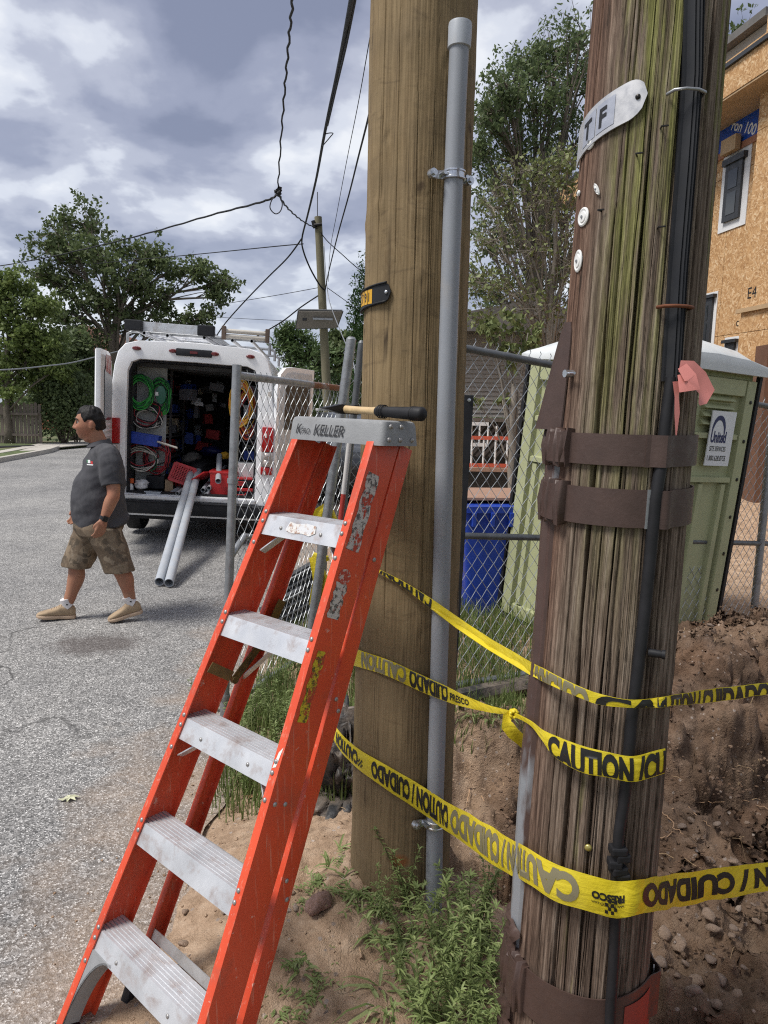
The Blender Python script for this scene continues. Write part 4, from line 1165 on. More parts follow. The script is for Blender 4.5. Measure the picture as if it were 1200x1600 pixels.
# steps
tu = LU.dot(LD); tn = math.sqrt(1 - tu * tu)
for k in range(5):
    s = k * .3048; w_ = hw(s) + .004 + FL - TH - .001
    b = MB()
    dep = .074; top = []
    nr = 7
    for i in range(nr):
        a0, a1 = i / nr, (i + .62) / nr
        top += [(a0, .0018), (a1, .0018), (a1 + .004, -.0012), ((i + 1) / nr - .004, -.0012)]
    prof = [(-.058, .001), (0, .0)]
    prof = [(-.058, .0), (-.001, .0)] + [(dep * a * tu + h * tn, dep * a * tn - h * tu + .001) for a, h in top] + [(dep * tu, dep * tn), (dep * tu - .052, dep * tn), (dep * tu - .052, dep * tn - .004), (dep * tu - .008, dep * tn - .004), (.0 - .005, .005), (-.058, .004)]
    b.loft([[L(-w_, s + a, n + TH + .001) for a, n in prof], [L(w_, s + a, n + TH + .001) for a, n in prof]])
    loc(b.build('step', MT['tread'] , smooth=25), lad)
    for sg in (-1, 1):
        for q in (-.012, -.040):
            rivet(L(sg * (hw(s) + .013), s + q + .02, -.0005), -LN)
    if k in (0, 2, 4):
        for sg in (-1, 1):
            rivet(L(sg * hw(s) * .55, s - .032, TH + .0005), -LN, sc=.9)
            rivet(L(sg * (hw(s - .09) + .013), s - .085, -.0005), -LN)
            if k:
                b = MB(); b.bar(L(sg * (hw(s) * .62), s - .035, .045), L(sg * (hw(s - .1) - .0), s - .105, .03), .024, .004, side=LN)
                loc(b.build('step_brace', MT['aluminium'], bevel=.001), lad)
# knee braces under the lowest step
for sg in (-1, 1):
    b = MB(); P = []
    for q in np.linspace(0, 1, 12):
        a_ = q * math.pi / 2
        x = hw(-.1) * .60 + (hw(-.25) + .004 - hw(-.1) * .60) * math.sin(a_); s_ = -.052 - .21 * (1 - math.cos(a_))
        P.append((x, s_))
    rings = []
    for x, s_ in P:
        rings.append([L(sg * x, s_, .002), L(sg * x, s_, .052), L(sg * (x + .004), s_ + .004, .052), L(sg * (x + .004), s_ + .004, .002)])
    b.loft(rings); 
    rings = [[L(sg * x, s_, .002), L(sg * x, s_, .006), L(sg * (min(x + .05, hw(s_) + .002)), min(s_ + .06, -.05), .006), L(sg * (min(x + .05, hw(s_) + .002)), min(s_ + .06, -.05), .002)] for x, s_ in P]
    b.loft(rings); loc(b.build('knee_brace', MT['cap'], smooth=40), lad)
# rear section
FB = Vector((base.x, base.y, 0))
RB = base + LD * .185; RB.z = base.z; RTm = L(0, 1.45, .106)
RU = (RTm - RB); RLEN = RU.length; RU.normalize()
RNn = (LN - RU * LN.dot(RU)).normalized()
def rhw(s): return .236 - .076 * s / RLEN
def R_(x, s, n): return RB + RU * s + LW * x + RNn * n
RW, RDp = .032, .052
for sg in (-1, 1):
    b = MB(); rings = []
    for s in np.linspace(.03, RLEN + .035, 12):
        w_ = rhw(s); prof = [(0, 0), (.022, 0), (.022, .004), (.004, .004), (.004, RDp - .004), (.022, RDp - .004), (.022, RDp), (0, RDp)]
        rings.append([R_(sg * (w_ - u), s, n) for u, n in prof])
    b.loft(rings); loc(b.build('rear_rail', MT['lad'], bevel=.0014, smooth=40), lad)
    b = MB(); b.loft([[R_(sg * (rhw(0) + a), s, n) for a, n in ((.005, -.005), (-.028, -.005), (-.028, RDp + .005), (.005, RDp + .005))] for s in (-.012, .075)])
    loc(b.build('rubber_foot', MT['black_rubber'], bevel=.004), lad)
    for s in (1.02, .99, .55, .5, 1.4):
        rivet(R_(sg * (rhw(s) + .0005), s, RDp * .5 + (.012 if s in (.99, .5) else -.008)), LW * sg)
for s in (.20, .50, .80):
    w_ = rhw(s) - .004
    b = MB(); prof = [(0, 0), (0, .026), (.003, .026), (.003, .003), (.030, .003), (.030, 0)]
    b.loft([[R_(x, s + a, n + .004) for a, n in prof] for x in (-w_, w_)]); loc(b.build('rear_bar', MT['aluminium'], smooth=30), lad)
s = 1.10; w_ = rhw(s) - .004
b = MB(); b.loft([[R_(x, s + a, n + .004) for a, n in ((0, 0), (0, .03), (.003, .03), (.003, .003), (.06, .003), (.06, 0))] for x in (-w_, w_)]); loc(b.build('rear_bar', MT['aluminium'], smooth=30), lad)
for sg in (-1, 1):
    b = MB(); b.bar(R_(sg * .05, s + .03, .008), R_(sg * (rhw(s) - .006), s - .12, .012), .02, .003, side=RNn); loc(b.build('rear_brace', MT['aluminium'], bevel=.001), lad)
b = MB(); b.bar(R_(-.06, .20, .0), R_(-rhw(.1) + .01, .09, .01), .045, .003, side=RNn); loc(b.build('rear_brace', MT['cap']), lad)
# folded spreaders, one each side
q1, q2, q3, q4, q5 = A(328, 1042, 1.90), A(362, 1057, 1.93), A(366, 1062, 1.955), A(410, 1003, 2.02), A(441, 938, 2.07)
b = MB(); b.bar(q1, q2, .030, .003, side=LU); loc(b.build('spreader_plate', MT['brasssteel'], bevel=.0008), lad)
b = MB(); b.bar(q3, q4, .026, .003, side=LN); b.tube([q3 - LW * .006, q3 + LW * .008], .011, 10); loc(b.build('spreader', MT['brasssteel'], bevel=.0008), lad)
b = MB(); b.bar(q4 - (q5 - q4) * .2 + LD * .006, q5, .030, .004, side=LN); b.tube([q4 - LW * .004, q4 + LW * .012], .010, 10); loc(b.build('spreader', MT['brasssteel'], bevel=.0008), lad)
# cap
capc = L(.004, 1.49, .066); CW = .181; CD = .140; CHh = .066
CX = Vector((LW.x, LW.y, -.010)).normalized(); CY = Vector((LD.x, LD.y, -.03)).normalized(); CZ = CX.cross(CY).normalized()
CZ = CZ if CZ.z > 0 else -CZ
CT = capc + CZ * .048
b = MB(); rings = []
for z, gw, gd in ((-CHh, .004, .006), (-.012, .0, .0), (-.004, -.003, -.003), (0, -.010, -.010)):
    R__ = []
    x1, y1 = CW + gw, CD / 2 + gd
    for cx_, cy_, a0 in ((1, 1, 0), (-1, 1, 90), (-1, -1, 180), (1, -1, 270)):
        rad = .016
        for k in range(5):
            a_ = math.radians(a0 + 90 * k / 4)
            R__.append(CT + CX * (cx_ * (x1 - rad) + rad * math.cos(a_)) + CY * (cy_ * (y1 - rad) + rad * math.sin(a_)) + CZ * z)
    rings.append(R__)
b.loft(rings); cap_o = b.build('cap', MT['cap'], smooth=35); loc(cap_o, lad)
for x, z in ((-.045, -.016), (-.003, -.016), (-.05, -.05), (-.005, -.05), (.044, -.05)):
    rivet(CT + CX * (CW + .004) + CY * x + CZ * z, CX, sc=1.1)
def capf(x, y): return CT + CY * (-CD / 2 - .0055 + .006 * 0) + CX * x + CZ * y - CY * .0012
MT['logo'] = NT('logo_ink').set(col=(.035, .035, .038), rough=.55)
for tx, x0, y0, h, xs, bd, sh in (('K', -.150, -.048, .028, .9, .012, .35), ('PRO', -.126, -.048, .016, .85, .004, .2), ('KELLER', -.076, -.050, .031, .86, .012, .35)):
    bm = text_mesh(tx, bd, xs, sh); 
    o = bm_obj('lettering', bm, MT['logo'], fn=lambda x, y, x0=x0, y0=y0, h=h: capf(x0 + x * h, y0 + y * h)); loc(o, lad)
# worn stickers on the right rail
def mat_sticker(name, base, marks, under, thr=(.5, .56), lines=True):
    t = NT(name); v = t.coords()
    c = t.mix(t.math('MULTIPLY', t.mask(t.noise(t.coords((1, 1, 1)), 70, 4, .7), .50, .56), .9), base, marks)
    c = t.mix(t.mask(t.noise(v, 22, 7, .75), *thr), c, under)
    return t.set(col=c, rough=.6)
MT['stick_w'] = mat_sticker('worn_white_label', (.50, .47, .44), (.05, .045, .045), (.42, .05, .025), (.54, .58))
MT['stick_y'] = mat_sticker('worn_yellow_label', (.52, .40, .02), (.06, .05, .02), (.36, .05, .025), (.50, .54))
MT['stick_r'] = mat_sticker('red_oval_label', (.40, .05, .03), (.5, .42, .38), (.1, .03, .02), (.6, .66))
def rsticker(s0, s1, n0, n1, mat, oval=False, mb=None):
    b = MB(); m = 10; rings = []
    if oval:
        P = [(math.cos(a), math.sin(a)) for a in np.linspace(0, 2 * math.pi, 24, endpoint=False)]
        sc_, nc = (s0 + s1) / 2, (n0 + n1) / 2
        vs = [L(hw(sc_ + y * (s1 - s0) / 2) + .004 + FL + .0012, sc_ + y * (s1 - s0) / 2, nc + x * (n1 - n0) / 2) for x, y in P]
        b.add(vs, [tuple(range(24))])
    else:
        for i in range(m + 1):
            s = s0 + (s1 - s0) * i / m
            j0, j1 = .003 * math.sin(i * 2.1 + s0 * 9), .003 * math.sin(i * 1.7)
            rings.append([L(hw(s) + .004 + FL + .0009, s, n0 + j0), L(hw(s) + .004 + FL + .0009, s, n1 + j1)])
        b.loft(rings, False, closed=False)
    o = b.build('label', mat); loc(o, lad)
rsticker(1.165, 1.375, .012, .058, MT['stick_w'])
rsticker(1.075, 1.115, .012, .056, MT['stick_r'], True)
rsticker(.985, 1.078, .012, .054, MT['stick_w'])
rsticker(.72, .90, .014, .046, MT['stick_y'])
MT['scuff'] = NT('white_scuff').set(col=(.7, .66, .62), rough=.7)
b = MB(); b.add([L(hw(.60) + .014 + x, .60 + s, -.0008) for x, s in ((-.006, 0), (.004, .005), (.008, .055), (-.002, .04))], [(0, 1, 2, 3)]); loc(b.build('paint_scuff', MT['scuff']), lad)
b = MB(); o_ = L(0, 1.2192 - .024, TH - .0008); 
b.add([o_ + LW * x + LU * y for x, y in ((-.06, -.012), (-.03, -.018), (.01, -.014), (.04, -.018), (.06, -.008), (.055, .012), (.02, .016), (-.02, .010), (-.05, .014))], [tuple(range(9))]); MT['stick_s'] = mat_sticker('torn_step_label', (.62, .60, .57), (.30, .16, .10), (.58, .585, .60), (.54, .58)); loc(b.build('label', MT['stick_s']), lad)
rivet(L(.09, .9, RD * .6) + LW * 0, LW)
rivet(L(hw(.52) + .0305, .52, .02), LW); rivet(L(hw(.52) + .0305, .52, .055), LW)

# hammer lying on the cap
ham = empty('hammer', CT + CZ * .02, label='black gripped hammer lying across the stepladder cap', cat='hammer')
ha = CT + CX * (-.050) + CY * (.022) + CZ * .026; hb = CT + CX * .262 + CY * (-.006) + CZ * .020
hd = (hb - ha).normalized(); hs = hd.cross(CZ).normalized()
MT['hickory'] = mk('pale_hammer_handle', (.50, .36, .19), .55, var=.15, stretch=(1, 1, 1), vscale=40)
b = MB(); b.tube([ha + hd * q for q in (0, .03, .06, .11, .135)], [.011, .0105, .010, .0105, .012], 12); loc(b.build('handle', MT['hickory'], smooth=60), ham)
b = MB(); b.tube([ha + hd * q for q in (.13, .135, .18, .21, .25, .285, .305, .312)], [.010, .0135, .0145, .0155, .0165, .0185, .0185, .012], 16)
for q in (.148, .156, .164, .272, .279, .286): b.tube([ha + hd * q + (hs * math.cos(a_) + CZ * math.sin(a_)) * .0178 for a_ in np.linspace(0, 2 * math.pi, 16, endpoint=False)], .0014, 5, closed=True)
loc(b.build('grip', MT['black_rubber'], smooth=50), ham)
b = MB(); hc = ha - hd * .012
b.loft([[hc + hd * (x * sx) + CZ * (z * sz) + hs * y for x, z in ((-1, -1), (1, -1), (1, 1), (-1, 1))] for y, sx, sz in ((-.05, .0135, .0135), (-.034, .0145, .0145), (-.028, .010, .010), (-.012, .012, .013), (.012, .013, .014), (.03, .012, .010), (.06, .013, .004), (.075, .013, .0015))])
loc(b.build('head', MT['dark_steel'], bevel=.002, smooth=40), ham)

# ================================================================== CHAIN-LINK FENCES
def chain(P0, P1, H0a, H0b, H1a, H1b, dw=.078, dh=.098, r=.0024, wave=.0):
    """zigzag wires on the quad from (P0: bottom z H0a, top z H0b) to (P1: H1a, H1b)"""
    b = MB(); P0 = Vector(P0); P1 = Vector(P1); Lh = (P1 - P0).length; n = int(Lh / dw * 2); d = (P1 - P0).normalized(); nrm = Vector((-d.y, d.x, 0))
    rows = int(max(H0b - H0a, H1b - H1a) / dh * 2)
    for i in range(n):
        pts = []
        for k in range(rows + 1):
            u = (i + ((k + i) % 2)) / n; v = k / rows
            lo = H0a + (H1a - H0a) * u; hi = H0b + (H1b - H0b) * u
            p = P0.lerp(P1, min(u, 1)); z = lo + (hi - lo) * v
            off = nrm * (.0022 if k % 2 else -.0022) + nrm * wave * math.sin(u * 9 + v * 4)
            pts.append(Vector((p.x, p.y, z)) + off)
        # twisted ends at the top
        e = pts[-1]; pts += [e + d * .012 + Vector((0, 0, .018)), e + d * .004 + Vector((0, 0, .032))]
        b.tube(pts, r, 3, caps=False)
    return b
# right-hand fence, behind both poles
fA = at_ = A(725, 544, 3.88); fB = A(1206, 636, 5.32)
dF = Vector((fB.x - fA.x, fB.y - fA.y, 0)); f0 = Vector((fA.x, fA.y, 0)) - dF * .10; f1 = Vector((fB.x, fB.y, 0)) + dF * .35
def ftop(u): return fA.z + (fB.z - fA.z) * u
mA, mB = A(718, 836, 3.9), A(1200, 850, 5.3)
fen = empty('chain_link_fence', f0, label='long chain-link fence with grey rails running behind both poles', cat='fence')
def fp(u, z): q = Vector((fA.x, fA.y, 0)) + dF * u; return Vector((q.x, q.y, z))
MT['darkgalv'] = mk('weathered_rail', (.115, .12, .125), .5, .5, var=.2, vscale=12)
b = MB(); b.tube([fp(u, ftop(u)) for u in (-.10, 0, .5, 1.0, 1.35)], .021, 12); loc(b.build('top_rail', MT['darkgalv'], smooth=60), fen)
b = MB(); b.tube([fp(u, mA.z + (mB.z - mA.z) * u) for u in (-.10, 0, .5, 1.0, 1.35)], .019, 12); loc(b.build('middle_rail', MT['darkgalv'], smooth=60), fen)
for u in (-.10, 1.01, 1.35):
    b = MB(); b.tube([fp(u, -.1), fp(u, ftop(u) + .02)], .028, 12); loc(b.build('post', MT['galv'], smooth=60), fen)
b = chain(fp(-.10, 0), fp(1.35, 0), .05, ftop(-.10) + .03, .12, ftop(1.35) + .03); o = b.build('mesh', MT['wire'], kind='stuff'); loc(o, fen)
# hinged gate at the left, standing open
gA = A(370, 577, 3.74); gA0 = G(350, 1119, .02); gA.x = gA.x; gB = A(534, 607, 5.0)
gt = empty('fence_gate', (gA0.x, gA0.y, 0), label='leaning chain-link gate panel with rusty top rail left of the stepladder', cat='gate')
b = MB(); b.tube([Vector((gA0.x, gA0.y, 0)), gA + (gA - gA0) * .012], .024, 14); loc(b.build('gate_post', MT['galv'], smooth=60), gt)
dn = (gA - gA0)
for q in (.06, .22, .69): b = MB(); p = gA0.lerp(gA, q); b.tube([p - dn.normalized() * .012, p + dn.normalized() * .012], .029, 14); loc(b.build('post_band', MT['galv'], smooth=50), gt)
b = MB(); g2 = gA - Vector((0, 0, .03)); b.tube([g2.lerp(gB, q) for q in (0, .3, .6)], .021, 12); loc(b.build('top_rail', MT['galv'], smooth=60), gt)
b = MB(); b.tube([g2.lerp(gB, q) for q in (.6, 1.0)], .0205, 12); loc(b.build('top_rail', MT['galv_rusty'], smooth=60), gt)
gB0 = Vector((gB.x, gB.y, .10))
b = MB(); b.tube([gA0 + Vector((0, 0, .04)), gB0], .019, 10); loc(b.build('bottom_rail', MT['galv'], smooth=60), gt)
b = MB(); m_ = gA0.lerp(gA, .47); b.tube([m_, m_.lerp(gB, .1), m_.lerp(Vector((gB.x, gB.y, .95)), .35)], .019, 10); loc(b.build('middle_rail', MT['galv'], smooth=60), gt)
o = chain((gA.x, gA.y, 0), (gB.x, gB.y, 0), .10, g2.z, .14, gB.z - .0, .072, .092, .0021, .012).build('mesh', MT['wire'], kind='stuff'); loc(o, gt)
# return panel of mesh from the gate end to the corner behind the tan pole
c0 = Vector((gB.x, gB.y, 0)); c1 = Vector((fA.x, fA.y, 0)) - dF * .30
fr = empty('chain_link_fence', c0, label='short ragged chain-link panel between the gate and the tan pole', cat='fence')
loc(chain(c0, c0 + Vector((.55, .25, 0)), .1, 2.08, .1, 2.0, .07, .09, .0019, .03).build('mesh', MT['wire'], kind='stuff'), fr)
b = MB(); b.tube([c0 + Vector((.04, -.02, 0)), c0 + Vector((.04, -.02, 2.0))], .012, 10); loc(b.build('tension_bar', MT['galv'], smooth=60), fr)
def leaning(px0, py0, Y0, px1, py1, Y1, r, mat, label, name='steel_post', group='loose posts leaning by the gate'):
    a_, c_ = A(px0, py0, Y0), A(px1, py1, Y1)
    a_ = a_ + (a_ - c_) * ((a_.z - hz(a_.x, a_.y)) / (c_.z - a_.z)) if a_.z > .05 else a_
    t = empty(name, a_, label=label, cat='post', group=group)
    b = MB(); b.tube([a_, c_], r, 14); loc(b.build('tube', mat, smooth=60), t)
    d = (c_ - a_).normalized()
    b = MB(); b.tube([c_ - d * .001, c_ + d * .014], [r * 1.04, r * .6], 14); loc(b.build('end_cap', mat, smooth=60), t)
    return t, a_, c_
leaning(514, 785, 4.35, 549, 530, 4.35, .030, MT['galv'], 'thick grey steel post leaning right, its rounded top beside the tan pole')
leaning(536, 800, 4.15, 565, 536, 4.15, .020, MT['darkgalv'], 'thin dark steel post leaning right, touching the tan pole edge')
t_, a_, c_ = leaning(498, 985, 4.5, 505, 830, 4.5, .034, MT['galv'], 'short upright grey post hung with yellow ribbon seen through the stepladder', group=None)
t_ = empty('marker_stake', A(541, 690, 4.0), label='red and white marker stake leaning behind the stepladder', cat='stake')
MT['redstake'] = mk('red_stake', (.35, .03, .02), .6); MT['whitestake'] = mk('white_stake', (.5, .48, .46), .6)
s0, s1 = A(530, 830, 4.0), A(546, 690, 4.0); s00 = s0 + (s0 - s1) * ((s0.z - .03) / (s1.z - s0.z))
b = MB(); b.tube([s00, s0.lerp(s1, .42)], .014, 10); loc(b.build('red_half', MT['redstake'], smooth=60), t_)
b = MB(); b.tube([s0.lerp(s1, .42), s1], .014, 10); loc(b.build('white_half', MT['whitestake'], smooth=60), t_)
# yellow tape bunched round the post
yb = empty('caution_tape', A(503, 800, 4.42), label='crumpled yellow caution tape bunched on the post behind the stepladder', cat='caution tape')
for rows, wd in (([(512, 786, 4.42), (500, 800, 4.4), (492, 815, 4.4), (497, 822, 4.42)], [.02, .07, .09, .05]), ([(508, 788, 4.41), (516, 800, 4.38), (521, 815, 4.38), (515, 826, 4.4)], [.02, .05, .06, .03]),
                 ([(488, 868, 4.42), (500, 875, 4.40), (514, 872, 4.42)], [.05, .07, .03]), ([(490, 870, 4.41), (496, 895, 4.39), (500, 910, 4.39), (492, 930, 4.4), (489, 946, 4.41)], [.06, .07, .09, .06, .05]), ([(500, 880, 4.4), (507, 905, 4.38), (503, 925, 4.38), (497, 945, 4.4)], [.03, .05, .05, .03])):
    P = [A(*r) for r in rows]; rings = []
    for i, p in enumerate(P):
        t = (P[min(i + 1, len(P) - 1)] - P[max(i - 1, 0)]).normalized(); s_ = t.cross(Vector((.3 * math.sin(i), -1, 0))).normalized()
        rings.append([p - s_ * wd[i] / 2, p - s_ * wd[i] / 6 + Vector((0, -.02, 0)), p + s_ * wd[i] / 6 + Vector((0, .01, 0)), p + s_ * wd[i] / 2])
    b = MB(); b.loft(rings, False, closed=False); loc(b.build('tape_fold', MT['tape'], smooth=180), yb)
for px, py, sz in ((455, 952, .10), (462, 945, .07), (400, 905, .05)):
    pass
# dark folded crates / pallets seen through the gate mesh
MT['slate'] = mk('dark_slatted_plastic', (.03, .031, .034), .6, var=.2)
MT['slatgrey'] = mk('grey_edge_strip', (.22, .225, .23), .5)
def slat_panel(px, py, Y, label, rot):
    p = A(px, py, Y); t = empty('plastic_pallet', p, label=label, cat='pallet', group='dark plastic pallets behind the gate')
    R = Matrix.Rotation(rot, 3, 'Z') @ Matrix.Rotation(-.5, 3, 'Y') @ Matrix.Rotation(.25, 3, 'X')
    b = MB(); b.box(p, (.36, .05, .26), R); loc(b.build('panel', MT['slate']), t)
    for k in range(5):
        b = MB(); b.box(p + R @ Vector((0, -.03, -.11 + .055 * k)), (.35, .02, .010), R); loc(b.build('slat', MT['slatgrey']), t)
    return t
slat_panel(470, 915, 5.3, 'dark plastic pallet with grey ribs tipped up behind the gate', .2)
slat_panel(452, 955, 5.1, 'lower dark plastic pallet lying under the tipped one behind the gate', .1)
# black marker strip standing behind the tan pole
t = empty('marker_post', A(722, 800, 3.3), label='flat black plastic marker strip leaning behind the tan pole', cat='marker post')
b = MB(); a_, c_ = A(712, 930, 3.35), A(731, 617, 3.35); a2 = a_ + (a_ - c_) * ((a_.z - .1) / (c_.z - a_.z)); b.bar(a2, c_, .055, .010, side=(1, 0, 0)); loc(b.build('strip', MT['black_plastic'], bevel=.003), t)
b = MB(); p = A(733, 625, 3.34); b.lathe([(.008, 0), (.008, .004), (.001, .005)], 12, Matrix.Rotation(math.pi / 2, 3, 'X'), p); loc(b.build('eyelet', MT['zinc'], smooth=40), t)

# ================================================================== PORTABLE TOILET
MT['green'] = mk('olive_green_plastic', (.35, .365, .205), .5, var=.07, vscale=2.5, dirt=(.27, .275, .16), dm=(.5, .8), ds=4)
MT['roofwhite'] = mk('translucent_white_roof', (.55, .57, .57), .45, var=.05, dirt=(.5, .5, .48), dm=(.6, .9))
cor = Vector((1.47, 4.53, -.02))
yawT = math.radians(30)
toi = empty('portable_toilet', cor, (math.radians(2.0), math.radians(3.9), 0), label='olive green portable toilet with white roof behind the fence', cat='portable toilet')
WX, WY, HT = 1.14, 1.10, 2.02
ex = Vector((math.cos(yawT), math.sin(yawT), 0)); ey = Vector((-math.sin(yawT), math.cos(yawT), 0))
MTt = Matrix(((ex.x, ey.x, 0, 0), (ex.y, ey.y, 0, 0), (0, 0, 1, 0), (0, 0, 0, 1)))
def face(b, o_, u, v, n, W_, H_, recs, depth, dirs=-1):
    """panel W x H with recessed or raised rectangles"""
    pass
def tpart(fn, name, mat, **k):
    b = MB(MTt); fn(b); sm = k.pop('smooth', None); bv = k.pop('bevel', 0); return b.build(name, mat, toi, smooth=sm, bevel=bv, **k)
def body(b):
    b.box((WX / 2, WY / 2, HT / 2 + .08), (WX - .06, WY - .06, HT - .06))
tpart(body, 'cabin', MT['green'])
# side panels: each a moulded sheet with raised borders
for nm, (o_, u_, n_, W_) in {'right': ((0, 0, 0), (1, 0, 0), (0, -1, 0), WX), 'left': ((0, 0, 0), (0, 1, 0), (-1, 0, 0), WY)}.items():
    o_, u_, n_ = Vector(o_), Vector(u_), Vector(n_)
    def P(x, z, d): return o_ + u_ * x + Vector((0, 0, z)) + n_ * d
    # raised frame
    b = MB(MTt)
    def blk(x0, x1, z0, z1, d0, d1):
        b.loft([[P(x0, z0, d0), P(x1, z0, d0), P(x1, z1, d0), P(x0, z1, d0)], [P(x0 + .008, z0 + .008, d1), P(x1 - .008, z0 + .008, d1), P(x1 - .008, z1 - .008, d1), P(x0 + .008, z1 - .008, d1)]])
    blk(.03, .14, .1, HT, -.03, .012); blk(W_ - .14, W_ - .03, .1, HT, -.03, .012)
    blk(.14, W_ - .14, HT - .12, HT, -.03, .010); blk(.14, W_ - .14, .1, .2, -.03, .010)
    blk(.14, W_ - .14, 1.30, 1.35, -.03, .010); blk(.14, W_ - .14, HT - .42, HT - .37, -.03, .008)
    for k in range(4): x = .2 + k * (W_ - .4) / 3; blk(x - .03, x + .03, .2, 1.30, -.03, .002)
    b.build('side_moulding', MT['green'], toi)
    for k in range(4):                       # louvre vents
        for h_ in range(2):
            x0 = .19 + h_ * (W_ - .38) / 2 + .03; x1 = x0 + (W_ - .38) / 2 - .07; z0 = HT - .33 + k * .055
            b = MB(MTt); b.loft([[P(x0, z0, -.03), P(x0, z0 + .045, -.03), P(x0, z0 + .010, .014)], [P(x1, z0, -.03), P(x1, z0 + .045, -.03), P(x1, z0 + .010, .014)]]); b.build('vent_louvre', MT['green'], toi)
    for k in range(7):
        b = MB(MTt); z = .25 + k * .27; b.lathe([(.013, 0), (.013, .004), (.001, .006)], 10, (n_).to_track_quat('Z', 'Y').to_matrix(), P(W_ - .075 if nm == 'right' else W_ - .03, z, .012)); b.build('bolt', MT['dark_steel'], toi, smooth=40)
for x, y in ((WX + .0, .0), (.0, WY)): tpart(lambda b: b.box((x, y, HT / 2 + .06), (.03, .03, HT - .02)), 'corner_strip', MT['black_rubber'])
def skid(b): b.box((WX / 2, WY / 2, .05), (WX + .02, WY + .02, .1))
tpart(skid, 'skid_base', MT['black_plastic'], bevel=.01)
def roof(b):
    prof = [(-.03, 0), (-.03, .04), (.02, .10), (.22, .20), (WX / 2, .245), (WX - .22, .20), (WX - .02, .10), (WX + .03, .04), (WX + .03, 0)]
    rings = []
    for y, k in ((-.06, .28), (-.06 + .001, .3), (.06, .7), (.25, .94), (WY / 2, 1), (WY - .25, .94), (WY - .06, .7), (WY + .06, .3)):
        rings.append([(x, y, HT + .03 + max(0, min(z, .05) + max(0, z - .05) * k)) for x, z in prof])
    b.loft(rings)
tpart(roof, 'roof', MT['roofwhite'], smooth=50)
for k in range(5):
    def rib(b, k=k):
        x = .12 + k * (WX - .24) / 4
        b.tube([(x, y, HT + .03 + zz_) for y, zz_ in ((-.02, .075), (.10, .155 if 0 < k < 4 else .12), (.30, .21 if 0 < k < 4 else .155), (WY / 2, .235 if 0 < k < 4 else .17))], [.012, .02, .02, .012], 8)
    tpart(rib, 'roof_rib', MT['roofwhite'], smooth=180)
def pipe_v(b): b.tube([(.98, .9, HT - .1), (.98, .9, HT + .48)], .055, 16)
tpart(pipe_v, 'vent_pipe', MT['white_plastic'], smooth=50)
# company plate
SX = .33
MT['signwhite'] = mk('white_sign_plate', (.66, .67, .68), .4, var=.03)
def plate(b): b.box((.465 + SX, -.018, 1.61), (.255, .008, .37))
sg_ = tpart(plate, 'sign_plate', MT['signwhite'])
MT['navy'] = NT('navy_ink').set(col=(.012, .016, .09), rough=.45)
def sgf(x0, z0, h): return lambda x, y: MTt @ Vector((x0 + SX + x * h, -.0235, z0 + y * h))
for tx, x0, z0, h, xs, bd, mt in (('United', .355, 1.585, .075, .58, .035, 'navy'), ('SITE SERVICES', .36, 1.525, .034, .60, .008, 'ink'), ('1.800.628.8755', .352, 1.46, .036, .66, .008, 'ink')):
    bm_obj('lettering', text_mesh(tx, bd, xs), MT[mt], sg_, fn=sgf(x0, z0, h))
b = MB(MTt); rings = []
for k in range(20):
    a_ = math.radians(-15 + 200 * k / 19); wd_ = .013 * math.sin(math.pi * k / 19) + .003
    c_ = Vector((.425 + SX, -.0235, 1.65)); rings.append([c_ + Vector((math.cos(a_) * (.065 - wd_), 0, math.sin(a_) * (.10 - wd_))), c_ + Vector((math.cos(a_) * (.065 + wd_), 0, math.sin(a_) * (.10 + wd_)))])
b.loft(rings, False, closed=False); b.build('logo_swoosh', MT['navy'], sg_)

# ================================================================== BLUE BIN, PLYWOOD
p = G(757, 955, .02); p = Vector((.86, 5.75, -.02))
bn = empty('recycling_bin', p, (0, 0, math.radians(8)), label='blue wheeled bin standing behind the chain-link fence in tall grass', cat='bin')
b = MB(); rings = []
for z, s in ((0.02, .76), (.06, .78), (.5, .88), (.92, .99), (.95, 1.0), (.95, 1.07), (1.0, 1.08), (1.01, 1.05)):
    wx, wy = .29 * s, .33 * s; R__ = []
    for cx_, cy_, a0 in ((1, 1, 0), (-1, 1, 90), (-1, -1, 180), (1, -1, 270)):
        for k in range(4):
            a_ = math.radians(a0 + 30 * k); R__.append((cx_ * (wx - .04) + .04 * math.cos(a_), cy_ * (wy - .04) + .04 * math.sin(a_), z))
    rings.append(R__)
b.loft(rings); b.build('bin_body', MT['blue'], bn, smooth=40)
for k in range(4):
    b = MB(); b.box((-.22 + k * .147, -.345, .90), (.03, .05, .11), taper=1.1); b.build('rim_bracket', MT['blue'], bn, bevel=.005)
b = MB(); b.tube([(-.26, .36, .93), (.26, .36, .93)], .017, 10); b.build('handle', MT['blue'], bn, smooth=60)
for sx in (-1, 1):
    b = MB(); b.tube([(sx * .24, .30, .1), (sx * .30, .30, .1)], .1, 16); b.build('wheel', MT['black_rubber'], bn, smooth=40)
for tx, x0, z0, h in (('P.21 903489', -.13, .72, .05),):
    bm_obj('lettering', text_mesh(tx, .01, .6), MT['whiteink'], bn, fn=lambda x, y: Vector((x0 + x * h, -.3065 - .0 + .02 * 0 - (z0 + y * h - .72) * .07, z0 + y * h)))
MT['plywood'] = mk('brown_board', (.30, .18, .125), .75, var=.12, vscale=5, stretch=(1, 6, 1))
b = MB(); b.box((.0, .0, 0), (.78, .72, .022)); o = b.build('plywood_sheet', MT['plywood'], bevel=.002, label='brown sheet of plywood laid over the top of the blue bin', cat='board'); o.location = (p.x + .02, p.y + .10, 1.028); o.rotation_euler = (0.0, 0, .12)
